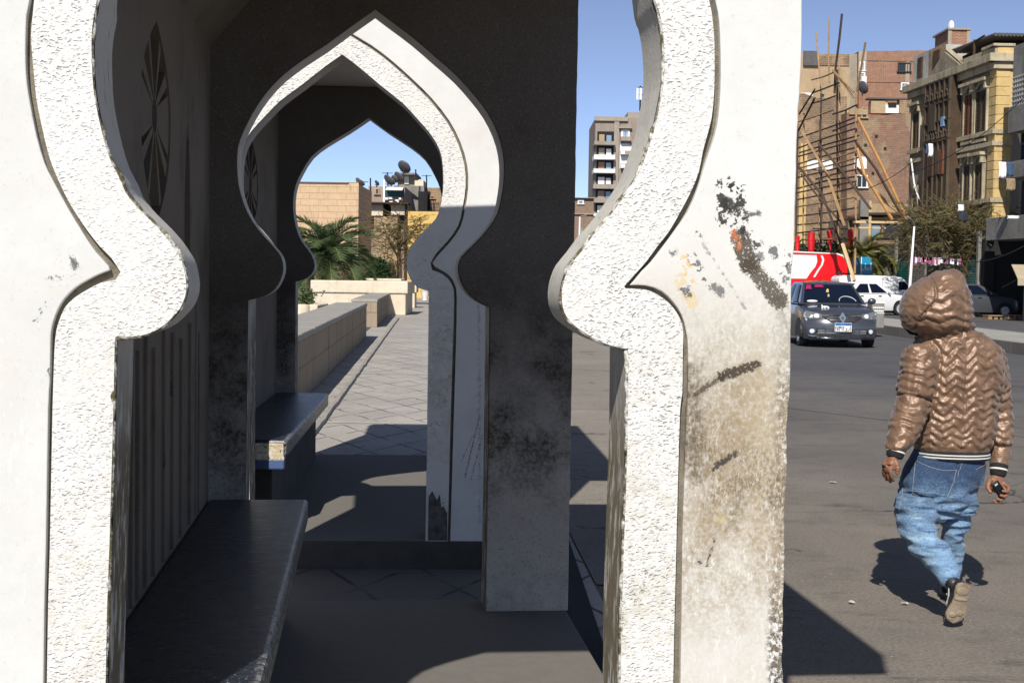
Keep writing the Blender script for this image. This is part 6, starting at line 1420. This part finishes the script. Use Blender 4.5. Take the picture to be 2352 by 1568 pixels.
# ================================================================== the walking person
PY = 6.60; S_ = PY/FPX                                  # metres per photo pixel at the body
def J(x, y, Y=PY): return at(x, y, Y)
def ring(c, a, b, n=24, rz=0.0, sq=2.3, tilt=None):
    """horizontal superellipse ring, a half width, b half depth"""
    out = []
    for k in range(n):
        t = 2*math.pi*k/n; ct, st_ = math.cos(t), math.sin(t)
        x = a*math.copysign(abs(ct)**(2/sq), ct); y = b*math.copysign(abs(st_)**(2/sq), st_)
        v = Vector((x*math.cos(rz)-y*math.sin(rz), x*math.sin(rz)+y*math.cos(rz), 0))
        if tilt is not None: v = tilt @ v
        out.append(Vector(c)+v)
    return out
def capsule(m, pts, rad, n=16):
    """closed tapering limb with rounded ends"""
    pts = [Vector(p) for p in pts]; rad = [r if isinstance(r, tuple) else (r, r) for r in rad]
    P, Q = [], []
    d0 = (pts[0]-pts[1]).normalized(); d1 = (pts[-1]-pts[-2]).normalized()
    for k in (1, .8, .45): s = math.sqrt(max(0, 1-k*k)); P.append(pts[0]+d0*rad[0][0]*k*.8); Q.append((rad[0][0]*s+.001, rad[0][1]*s+.001))
    # refine with Catmull-Rom
    for i in range(len(pts)-1):
        p0 = pts[i-1] if i else pts[0]*2-pts[1]; p3 = pts[i+2] if i+2 < len(pts) else pts[-1]*2-pts[-2]; p1, p2 = pts[i], pts[i+1]
        for k in range(5):
            t = k/5; P.append(.5*((2*p1)+(p2-p0)*t+(2*p0-5*p1+4*p2-p3)*t*t+(3*p1-p0-3*p2+p3)*t**3)); Q.append(tuple(rad[i][j]*(1-t)+rad[i+1][j]*t for j in (0, 1)))
    P.append(pts[-1]); Q.append(rad[-1])
    for k in (.45, .8, 1): s = math.sqrt(max(0, 1-k*k)); P.append(pts[-1]+d1*rad[-1][0]*k*.8); Q.append((rad[-1][0]*s+.001, rad[-1][1]*s+.001))
    return m.tube(P, Q, n)
def remesh(mb, voxel, smooth=4, disp=None, fac=.5):
    me = bpy.data.meshes.new('tmp'); me.from_pydata([tuple(q) for q in mb.v], [], mb.f); me.update()
    bm = bmesh.new(); bm.from_mesh(me); bmesh.ops.recalc_face_normals(bm, faces=bm.faces); bm.to_mesh(me); bm.free()
    o = bpy.data.objects.new('tmp', me); C.objects.link(o)
    r = o.modifiers.new('r', 'REMESH'); r.mode = 'VOXEL'; r.voxel_size = voxel
    if smooth: s = o.modifiers.new('s', 'SMOOTH'); s.iterations = smooth; s.factor = fac
    bpy.context.view_layer.update(); dg = bpy.context.evaluated_depsgraph_get(); m2 = bpy.data.meshes.new_from_object(o.evaluated_get(dg)); bpy.data.objects.remove(o)
    if disp:
        m2.update(); vs = [(v.co.copy(), v.normal.copy()) for v in m2.vertices]
        for v, (co, no) in zip(m2.vertices, vs): v.co = co + no*disp(co, no)
        m2.update()
    return m2
def link_mesh(name, me, mat, parent, world=True):
    me.name = name; o = bpy.data.objects.new(name, me); C.objects.link(o); me.materials.clear(); me.materials.append(mat)
    me.polygons.foreach_set('use_smooth', [True]*len(me.polygons))
    if parent: me.transform(parent.matrix_basis.inverted() if parent.parent is None else (parent.parent.matrix_basis @ parent.matrix_basis).inverted()); o.parent = parent
    return o
rootp = J(2185, 1300); person = empty('person', (rootp.x, PY, 0), 'hooded person in a bronze quilted jacket and blue jeans walking away on the asphalt', 'person')
# ---- joints
sL, sR = J(2112, 822, 6.55), J(2268, 822, 6.66); eL, eR = J(2096, 930, 6.50), J(2291, 940, 6.70); wL, wR = J(2055, 1040, 6.42), J(2293, 1078, 6.62)
hipL, hipR = J(2125, 1100, 6.60), J(2212, 1100, 6.62); kL, kR = J(2107, 1205, 6.53), J(2193, 1205, 6.64); aL, aR = J(2180, 1328, 6.30), J(2184, 1330, 6.73)
# ---- jacket
jk = MB()
tor = [(1034,2186,.172,.125,6.62),(1012,2187,.192,.14,6.62),(980,2189,.200,.148,6.62),(930,2196,.198,.148,6.61),(880,2199,.208,.150,6.60),(835,2199,.214,.148,6.60),(800,2195,.205,.140,6.60),(775,2187,.165,.125,6.60),(755,2178,.115,.105,6.58),(738,2172,.09,.095,6.57)]
jk.loft([ring(J(x, y, Y), a, b, 28, R(-6)) for y, x, a, b, Y in tor[::-1]])
capsule(jk, [sL, J(2105,880,6.52), eL, J(2076,990,6.45), J(2060,1024,6.425)], [(.088,.092),(.086,.088),(.080,.080),(.072,.07),(.052,.052)])
capsule(jk, [sR, J(2283,880,6.68), eR, J(2297,1010,6.67), J(2295,1062,6.635)], [(.082,.088),(.074,.08),(.066,.068),(.062,.062),(.046,.046)])
# hood: rings leaning with the head, face opening to the far left
hood = [(768,2120,2215,.08,6.59),(760,2092,2231,.115,6.58),(746,2076,2236,.135,6.565),(722,2071,2235,.148,6.56),(698,2072,2231,.150,6.56),(677,2081,2226,.145,6.56),(660,2096,2220,.135,6.56),(648,2112,2215,.12,6.565),(634,2134,2207,.10,6.57),(625,2152,2201,.07,6.575),(619,2170,2194,.035,6.58)]
hood = [(y, (l+r)/2, (r-l)/2*S_*.98, b_, Y) for y, l, r, b_, Y in hood]
jk.loft([ring(J(x, y, Y), a, b, 26, R(0), 2.15) for y, x, a, b, Y in hood])
capsule(jk, [J(2130,770,6.56), J(2180,757,6.52), J(2222,745,6.56)], [.035,.045,.035])
zN, zW = J(2190, 772).z, J(2190, 1034).z
def tri(x): x = x % 1.0; return 4*abs(x-.5)-1
axL = [(sL, eL), (eL, wL)]; axR = [(sR, eR), (eR, wR)]
def segd(p, a, b):
    ab = b-a; t = max(0, min(1, (p-a).dot(ab)/ab.length_squared)); return (p-a-ab*t).length, t
cxT = J(2195, 900).x
def quilt(co, no):
    n1 = mnoise.noise(co*7); n2 = mnoise.noise(co*18+Vector((5,1,2))); n3 = mnoise.noise(Vector((co.x*9, co.y*9, co.z*34)))
    dA = min(segd(co, *axL[0])[0], segd(co, *axL[1])[0]); dB = min(segd(co, *axR[0])[0], segd(co, *axR[1])[0]); isarm = (dA < .098 and co.x < J(2128,900).x) or (dB < .085 and co.x > J(2262,900).x)
    hoodz = co.z > zN
    wv = n1*.030 + n2*.012
    if isarm:
        pitch, amp, per = .044, .012, .12; lat = co.x + co.y
    elif hoodz: pitch, amp, per = .050, .014, .12; lat = co.x*.9 - co.y*.3
    else: pitch, amp, per = .047, .020, .092; lat = co.x - cxT
    h = co.z + amp*tri(lat/per) + wv + .002*n3
    f = (h/pitch) % 1.0; puff = (1-abs(2*f-1))**.75
    r1 = 1-abs(mnoise.noise(Vector((co.x*10+co.z*7, co.y*10, co.z*22-co.x*8))))*2.4; r2 = 1-abs(mnoise.noise(Vector((co.x*24, co.y*24+3, co.z*42+co.x*16))))*2.4
    r3 = mnoise.noise(Vector((co.x*8, co.y*8, co.z*11+7)))
    fade = 1.0
    if co.z < zW+.03: fade = max(.25, (co.z-zW)/.03)
    edge = 0
    if hoodz:
        xe = np.interp(-co.z, [-J(0,655).z, -J(0,690).z, -J(0,725).z, -J(0,760).z], [J(2124,655).x, J(2095,690).x, J(2087,725).x, J(2096,760).x]); edge = co.x - xe
    d = (.0078*(puff-.6) + .0050*r1*(.4+.6*puff) + .0028*r2 + .006*r3)*fade
    if hoodz and edge < 0: d = .006 + .003*r2 + .003*r3
    if hoodz and abs(edge) < .006: d -= .009
    if not isarm and not hoodz and abs(lat) < .004: d -= .003
    if hoodz:
        sm = co.x - (J(2192, 690).x + (co.z-J(0,690).z)*-.06)
        if abs(sm) < .006 and co.y < 6.6: d -= .006
    # armhole seam
    if not hoodz and not isarm and co.z > zW+.15 and (abs(dA-.105) < .008 or abs(dB-.092) < .008): d -= .007
    return d
jm = remesh(jk, .0052, 4, quilt)
t = NT("bronze_quilted_satin"); n = t.noise(t.obj, 14, 5, .65); n2 = t.noise(t.map(t.obj, (30, 30, 70)), 1.6, 4, .7); n3 = t.noise(t.obj, 60, 3, .6)
c = t.mix(t.ramp(n, .35, .65), (.235,.140,.085), (.15,.086,.050))
M_jacket = t.fin(c, t.ramp(n2, .3, .7, .32, .44), t.bump(t.math('ADD', n2, t.math('MULTIPLY', n3, .5)), 0.0028, .8), metal=.22, spec=.6, Sheen_Weight=.15)
jacket = link_mesh('jacket', jm, M_jacket, person)
M_rib = simple("black_rib_knit", (.012,.012,.013), .9, bump=.002, bscale=200); M_stripe = simple("white_knit_stripe", (.75,.74,.70), .8)
def band(name, rings, mat, par): m = MB(); m.loft(rings); return m.build(name, mat, par, smooth=True, auto=50)
hem = [(1030,.168,.128),(1036,.176,.134),(1046,.177,.135),(1051,.172,.13)]
hm = band('hem', [ring(J(2186+ (y-1030)*.0, y, 6.62), a, b, 32, R(-6)) for y, a, b in hem], M_rib, jacket)
for y0, y1 in ((1037.0,1039.8),(1043.4,1046.2)):
    band('hem_stripe', [ring(J(2186, y, 6.62), .1785, .1365, 32, R(-6)) for y in (y0, y1)], M_stripe, hm)
def cuff(a, b, r0, r1, par):
    m = MB(); m.tube([a, a.lerp(b,.15), b.lerp(a,.15), b], [r0*.9, r0, r1, r1*.92], 18); o = m.build('cuff', M_rib, par, smooth=True, auto=50)
    m = MB(); m.tube([a.lerp(b,.42), a.lerp(b,.56)], (r0+r1)/2*1.03, 18); m.build('cuff_stripe', M_stripe, o)
cuff(J(2061,1024,6.425), J(2054,1050,6.415), .046, .040, jacket); cuff(J(2295,1064,6.63), J(2292,1092,6.615), .044, .038, jacket)
# dark trim along the hood's face edge
m = MB(); m.tube([J(2084,690,6.66), J(2073,715,6.67), J(2075,745,6.67), J(2092,763,6.66), J(2108,766,6.65)], .011, 8); m.build('hood_trim', M_rib, jacket, smooth=True)
# ---- jeans
jn = MB()
jn.loft([ring(J(x, y, Y), a, b, 28, R(-4)) for y, x, a, b, Y in [(1030,2180,.160,.105,6.62),(1050,2176,.176,.115,6.62),(1085,2166,.192,.125,6.62),(1115,2156,.180,.125,6.62),(1140,2150,.160,.112,6.61),(1165,2148,.120,.085,6.60),(1190,2146,.06,.05,6.60)]])
capsule(jn, [J(2122,1100,6.60), J(2112,1150,6.58), J(2107,1200,6.54), J(2124,1245,6.46), J(2155,1282,6.39), J(2173,1310,6.33), J(2179,1327,6.30)], [(.090,.105),(.090,.10),(.083,.088),(.071,.078),(.061,.068),(.050,.054),(.046,.050)])
jr = MB()
capsule(jr, [J(2213,1095,6.62), J(2202,1150,6.62), J(2193,1200,6.64), J(2189,1245,6.68), J(2188,1290,6.71), J(2184,1322,6.72)], [(.080,.095),(.071,.085),(.060,.070),(.050,.060),(.045,.054),(.044,.050)])
def jwr(co, no):
    z = co.z; n1 = mnoise.noise(Vector((co.x*6, co.y*6, co.z*22))); n2 = mnoise.noise(Vector((co.x*14+co.z*9, co.y*10, co.z*40)))
    zk = kL.z; w_ = math.exp(-((z-zk-.06)/.10)**2); wh = math.exp(-((z-hipL.z+.10)/.08)**2); wa = math.exp(-((z-.33)/.10)**2)
    d = (1-abs(n1)*2.2)*(.002+.016*w_+.012*wh+.010*wa) + n2*.0035
    # centre seam at the seat
    if z > hipL.z-.06 and abs(co.x-J(2184,1100).x) < .006 and co.y < 6.62: d -= .006
    return d
jm2 = remesh(jn, .0062, 8, jwr, .6); jm3 = remesh(jr, .0062, 5, jwr, .6)
bmj = bmesh.new(); bmj.from_mesh(jm2); bmj.from_mesh(jm3); bmj.to_mesh(jm2); bmj.free()
t = NT("washed_blue_denim"); v = t.obj; x, y, z = t.xyz(v); n = t.noise(v, 11, 6, .7); f = t.noise(v, 95, 4, .75); wv_ = t.noise(t.map(v, (3, 3, 16)), 2.2, 5, .7)
zz = t.math('ADD', z, t.math('MULTIPLY', t.math('SUBTRACT', n, .5), .25))
c = t.mix(t.ramp(zz, .66, .36), (.010,.032,.085), (.15,.27,.42))
c = t.mix(t.math('MULTIPLY', t.ramp(wv_, .52, .68), t.ramp(z, .62, .50)), c, (.30,.42,.50)); c = t.mix(t.math('MULTIPLY', t.ramp(f, .42, .72, 0, .5), t.ramp(zz, .68, .48, .25, 1)), c, (.26,.38,.52)); c = t.mix(t.math('MULTIPLY', t.ramp(wv_, .46, .32), t.ramp(z, .66, .5)), c, (.03,.07,.15)); c = t.mix(t.ramp(f, .5, .3, 0, .55), c, (.018,.045,.10))
M_denim = t.fin(c, .85, t.bump(t.math('ADD', n, f), .004), Sheen_Weight=.1)
jeans = link_mesh('jeans', jm2, M_denim, person)
# pockets, seams and waistband
from mathutils.bvhtree import BVHTree
def surf(me_obj):
    me = me_obj.data; mw = Matrix.Translation(person.location)
    return BVHTree.FromPolygons([mw @ v.co for v in me.vertices], [tuple(p.vertices) for p in me.polygons])
bv = surf(jeans)
def on(x, y, off=.004):
    d = ray(x, y).normalized(); h = bv.ray_cast(Vector((0, 0, EYE)), d)
    return (h[0] + h[1]*off) if h[0] is not None else J(x, y, 6.5)
M_thread = simple("pale_stitching", (.34,.37,.38), .8); 
def stitch(pts, r=.0011, par=jeans, nm='stitching', mt=M_thread):
    P = []
    for (a, b) in zip(pts[:-1], pts[1:]):
        for k in range(5): P.append(on(a[0]+(b[0]-a[0])*k/5, a[1]+(b[1]-a[1])*k/5, .0045))
    P.append(on(*pts[-1], .0045)); m = MB(); m.tube(P, r, 5); return m.build(nm, mt, par)
def pocket(c4):
    m = MB(); N = 8; V = []
    for j in range(N+1):
        for i in range(N+1):
            a, b = i/N, j/N; xx = c4[0][0]*(1-a)*(1-b)+c4[1][0]*a*(1-b)+c4[2][0]*a*b+c4[3][0]*(1-a)*b; yy = c4[0][1]*(1-a)*(1-b)+c4[1][1]*a*(1-b)+c4[2][1]*a*b+c4[3][1]*(1-a)*b
            V.append(on(xx, yy, .0032))
    m.add(V, [(j*(N+1)+i, j*(N+1)+i+1, (j+1)*(N+1)+i+1, (j+1)*(N+1)+i) for j in range(N) for i in range(N)]); return m.build('back_pocket', M_denim, jeans, smooth=True)
pocket([(2104,1058),(2196,1078),(2176,1140),(2098,1128)]); pocket([(2240,1078),(2266,1066),(2258,1112),(2226,1128)])
for pts in ([(2104,1057),(2135,1072),(2165,1080),(2196,1079)], [(2196,1079),(2190,1105),(2176,1140)], [(2104,1057),(2100,1095),(2097,1130),(2112,1140)], [(2110,1048),(2150,1055),(2200,1060),(2262,1058)], [(2076,1120),(2068,1160),(2066,1195)], [(2240,1078),(2266,1064)], [(2208,1064),(2200,1095)]): stitch(pts)
# ---- body: one continuous skin surface under the clothes with two hands
bd = MB()
bd.loft([ring(J(x, y, Y), a, b, 20) for y, x, a, b, Y in [(735,2170,.052,.055,6.58),(770,2185,.12,.08,6.60),(830,2196,.165,.10,6.61),(930,2192,.15,.095,6.62),(1040,2184,.12,.08,6.62),(1110,2180,.12,.08,6.62),(1140,2178,.09,.06,6.62)]])
bd.ell(J(2150, 694, 6.585), (.075,.095,.115), 16, 12); capsule(bd, [J(2160,712,6.59), J(2172,750,6.59)], [.052,.055])
fc = J(2128, 700, 6.655); bd.ell(fc, (.018,.028,.016), 8, 6); bd.ell(J(2150,690,6.67), (.06,.03,.07), 10, 8)
for q in ((2108, 696), (2190, 696)): bd.ell(J(*q, 6.585), (.012,.02,.03), 8, 6)
capsule(bd, [sL, eL, wL], [.045,.038,.027]); capsule(bd, [sR, eR, wR], [.045,.038,.026])
capsule(bd, [hipL, J(2112,1150,6.58), kL, J(2126,1245,6.46), J(2156,1282,6.39), aL], [.055,.055,.045,.042,.038,.034]); capsule(bd, [hipR, J(2202,1150,6.62), kR, J(2188,1245,6.68), J(2187,1290,6.71), aR], [.045,.042,.036,.034,.032,.031])
def hand(m, wrist, palm_c, palm_t, width_dir, fingers, thumb):
    capsule(m, [wrist, palm_c, palm_t], [(.026,.022),(.036,.018),(.038,.016)])
    for ax_ in (-1, 1): capsule(m, [wrist.lerp(palm_c,.5), palm_c + width_dir*.020*ax_, palm_t + width_dir*.024*ax_], [.016,.016,.014], 12)
    for pts, r in fingers: capsule(m, pts, [r, r*.95, r*.9, r*.75][:len(pts)], 10)
    capsule(m, thumb, [.0125,.011,.0095], 10)
# left hand, relaxed, back of the hand to the left
wl = J(2054,1046,6.415); wd_ = Vector((.35,-.9,0)).normalized()
F = []
for k, (bx, by, mx_, my_, tx, ty, dy) in enumerate([(2046,1074,2046,1090,2052,1103,-.030),(2041,1076,2040,1092,2045,1106,-.010),(2036,1075,2033,1089,2037,1101,.012),(2032,1071,2028,1083,2031,1093,.032)]):
    F.append(([J(bx,by,6.41+dy), J(mx_,my_,6.41+dy*1.05), J(tx,ty,6.425+dy)], .0088 if k < 3 else .0076))
hand(bd, wl, J(2045,1060,6.41), J(2040,1073,6.41), Vector((-.45,.85,0)).normalized(), F, [J(2056,1058,6.385), J(2062,1072,6.375), J(2061,1087,6.38)])
# right hand, palm towards the camera, fingers closed round the phone
wr = J(2292,1088,6.615); F = []
for k, pts in enumerate([[(2304,1110,6.60),(2316,1118,6.575),(2314,1128,6.545),(2303,1127,6.540)], [(2302,1118,6.60),(2314,1130,6.575),(2309,1139,6.545),(2298,1137,6.542)], [(2297,1124,6.60),(2307,1139,6.58),(2300,1148,6.552),(2291,1145,6.55)], [(2290,1127,6.60),(2297,1144,6.585),(2288,1154,6.56),(2281,1149,6.558)]]):
    F.append(([J(*p) for p in pts], (.0095,.0095,.009,.008)[k]))
hand(bd, wr, J(2290,1104,6.608), J(2293,1118,6.605), Vector((.8,.0,.55)).normalized(), F, [J(2274,1102,6.59), J(2269,1118,6.565), J(2275,1130,6.545)])
bm_ = remesh(bd, .0036, 2)
t = NT("skin"); n = t.noise(t.obj, 30, 4, .6); M_skin = t.fin(t.mix(t.ramp(n, .35, .7), (.27,.125,.07), (.18,.078,.042)), .5, t.bump(t.noise(t.obj, 140, 3), .0015), Subsurface_Weight=.08, Subsurface_Radius=(.01,.004,.002))
link_mesh('body', bm_, M_skin, person)
# phone held in the right hand
pc = J(2296,1124,6.560); ph = empty('phone', pc, 'small black phone held in the right hand of the hooded person', 'phone')
rotp = Matrix.Rotation(R(-38), 3, 'Y'); m = MB(); m.box(-.020,.020,-.006,.006,-.045,.045); m.v = [pc + rotp @ q for q in m.v]; m.build('case', simple("black_gloss", (.006,.006,.007), .2), ph, bevel=.006)
m = MB(); m.box(-.008,.008,-.0085,-.0062,.028,.036); m.v = [pc + rotp @ q for q in m.v]; m.build('camera_lens', M_rim, ph)
# ---- shoes
M_sole = simple("dusty_shoe_sole", (.34,.28,.20), .8, var=.5, scale=16, col2=(.20,.14,.085), bump=.004, bscale=60, fine=.4); M_shoe = simple("black_trainer", (.018,.018,.02), .6, var=.5, scale=25, bump=.002)
M_shg = simple("grey_trainer_piping", (.35,.35,.36), .6)
def shoe(heel, toe, nrm, parent, label=None):
    """heel/toe: end points of the sole's mid line; nrm: direction the sole faces"""
    L = (toe-heel); ln = L.length; L.normalize(); W_ = nrm.cross(L).normalized(); N_ = L.cross(W_).normalized(); N_ = N_ if N_.dot(nrm) > 0 else -N_
    prof = [(0,.012),(.03,.029),(.10,.037),(.22,.038),(.38,.033),(.52,.036),(.66,.046),(.80,.049),(.90,.043),(.97,.028),(1,.008)]
    m = MB(); rings = []
    for s, w_ in prof:
        c = heel + L*ln*s + W_*(.006*math.sin(math.pi*s)); rings.append([c + W_*w_*math.cos(t) + N_*(.013*math.copysign(abs(math.sin(t))**.4, math.sin(t))) for t in np.linspace(0, 2*math.pi, 17)[:-1]])
    m.loft(rings); s_ = m.build('sole', M_sole, parent, smooth=True, auto=50)
    for (s, q, r1, r2) in ((.80,-.013,.021,.015),(.74,.017,.020,.016),(.20,0,.034,.022),(.40,.004,.035,.009)):
        c = heel + L*ln*s + W_*q + N_*.011; m = MB(); m.ell(c, (r1,.006,r2), 12, 6, rot=Matrix((W_, N_, -L)).transposed().to_3x3() if True else None)
        m.build('tread_pod', M_sole, s_, smooth=True)
    m = MB(); rings = []
    up = -N_
    for s, w_, h in [(0,.018,.03),(.02,.030,.060),(.10,.036,.075),(.22,.036,.078),(.34,.034,.072),(.48,.036,.058),(.64,.042,.044),(.80,.042,.034),(.92,.032,.026),(.99,.012,.012)]:
        c = heel + L*ln*s; rings.append([c + W_*w_*math.cos(t)*(1-.25*max(0, math.sin(t))) + up*(.004 + h*max(0, math.sin(t))) for t in np.linspace(-.3, math.pi+.3, 14)])
    m.loft(rings); m.build('upper', M_shoe, parent, smooth=True, auto=60)
    m = MB(); 
    for sgn in (-1, 1): m.tube([heel + L*ln*s + W_*w_*sgn*1.04 + up*h for s, w_, h in ((.05,.032,.03),(.25,.036,.045),(.42,.035,.03),(.6,.04,.02))], .004, 5)
    m.build('piping', M_shg, parent)
hl = J(2214, 1338, 6.215); to = J(2186, 1436, 6.24); to.z = max(to.z, .03)
sh1 = empty('shoe', (0,0,0)); sh1.parent = person; sh1.matrix_basis = Matrix.Translation(J(2200,1380,6.24) - person.location)
def person_child(name):
    return None
bpy.data.objects.remove(sh1)
def shoe_obj(hl, to, nrm):
    # the sole mesh is the shoe part; upper and piping hang under it
    tmp = empty('tmp', (0,0,0)); shoe(hl, to, nrm, tmp)
    ch = [o for o in bpy.data.objects if o.parent == tmp]; mw = Matrix.Translation(-person.location)
    up = [o for o in ch if o.name.startswith('upper')][0]
    up.data.transform(mw); up.parent = person; up.name = 'shoe'
    for o in ch:
        if o is not up:
            o.data.transform(mw); o.parent = up
            for g_ in [q for q in bpy.data.objects if q.parent == o]: g_.data.transform(mw); g_.parent = up
    bpy.data.objects.remove(tmp)
shoe_obj(hl, to, Vector((.25,-.93,.25)).normalized())
m = MB(); m.tube([J(2176,1318,6.315), J(2188,1338,6.27), J(2200,1352,6.245)], [.036,.033,.030], 14); m.build('sock_collar', M_shoe, person, smooth=True)
a = gnd(2166, 1404, .013); fh = Vector((aR.x+.01, 6.70, .016)); ft = Vector((aR.x+.06, 6.96, .016)); shoe_obj(fh, ft, Vector((0,0,-1)))
m = MB(); m.tube([Vector((aR.x, 6.755, .06)), aR], [.036,.04], 12); m.build('sock_collar', M_shoe, person, smooth=True)
# ---- small distant person beyond the dark car
Yd = 60.9; f0 = at(2312, 700, Yd); dp = empty('person', (f0.x, Yd, .13), 'small distant person in dark red top seated before the dark shop entrance', 'person')
st_ = empty('stool', (f0.x, Yd, .13), 'tiny dark stool under the small seated person at the shop entrance', 'stool'); q = MB(); q.box(f0.x-.16, f0.x+.16, Yd-.14, Yd+.16, .50, .54); q.build('seat', M_wood, st_)
for dx in (-.13, .13):
    for dy in (-.10, .12): q = MB(); q.box(f0.x+dx-.015, f0.x+dx+.015, Yd+dy-.015, Yd+dy+.015, .13, .50); q.build('leg', M_wood, st_)
c = Vector((f0.x, Yd, .13)); cs = c - Vector((0, 0, .36)); b = MB()
b.loft([ring(cs+Vector((0,0,z)), a_, b_, 14) for z, a_, b_ in ((.80,.15,.10),(.95,.16,.11),(1.2,.17,.11),(1.38,.19,.10),(1.46,.10,.07),(1.52,.06,.06))]); b.ell(cs+Vector((-.02,0,1.64)), (.08,.10,.12), 12, 10)
legs = lambda s_: [cs+Vector((s_*.09,0,.86)), c+Vector((s_*.12,-.40,.47)), c+Vector((s_*.12,-.42,.06))]
arms = lambda s_: [cs+Vector((s_*.20,0,1.36)), cs+Vector((s_*.25,-.06,1.10)), cs+Vector((s_*.14,-.30,.98))]
for s_ in (-1, 1):
    capsule(b, legs(s_), [.085,.062,.045]); capsule(b, arms(s_), [.05,.042,.032])
    for k in range(5): capsule(b, [arms(s_)[2]+Vector((.018*(k-2),-.01,0)), arms(s_)[2]+Vector((.02*(k-2),-.06,-.03))], [.011,.009], 6)
link_mesh('body', remesh(b, .012, 2), M_skin, dp)
b = MB(); b.loft([ring(cs+Vector((0,0,z)), a_, b_, 14) for z, a_, b_ in ((.82,.19,.13),(1.0,.185,.13),(1.25,.20,.135),(1.38,.21,.12),(1.47,.11,.09))])
for s_ in (-1, 1): capsule(b, arms(s_), [.072,.062,.05])
link_mesh('top', remesh(b, .014, 2), simple("dark_red_cloth", (.10,.015,.015), .8), dp)
b = MB(); [capsule(b, legs(s_), [.11,.085,.07]) for s_ in (-1, 1)]; link_mesh('trousers', remesh(b, .014, 2), M_blk, dp)
b = MB(); b.ell(cs+Vector((-.02,.02,1.69)), (.088,.10,.095), 12, 8); b.build('hair', M_blackp, dp, smooth=True)
bpy.context.view_layer.update()
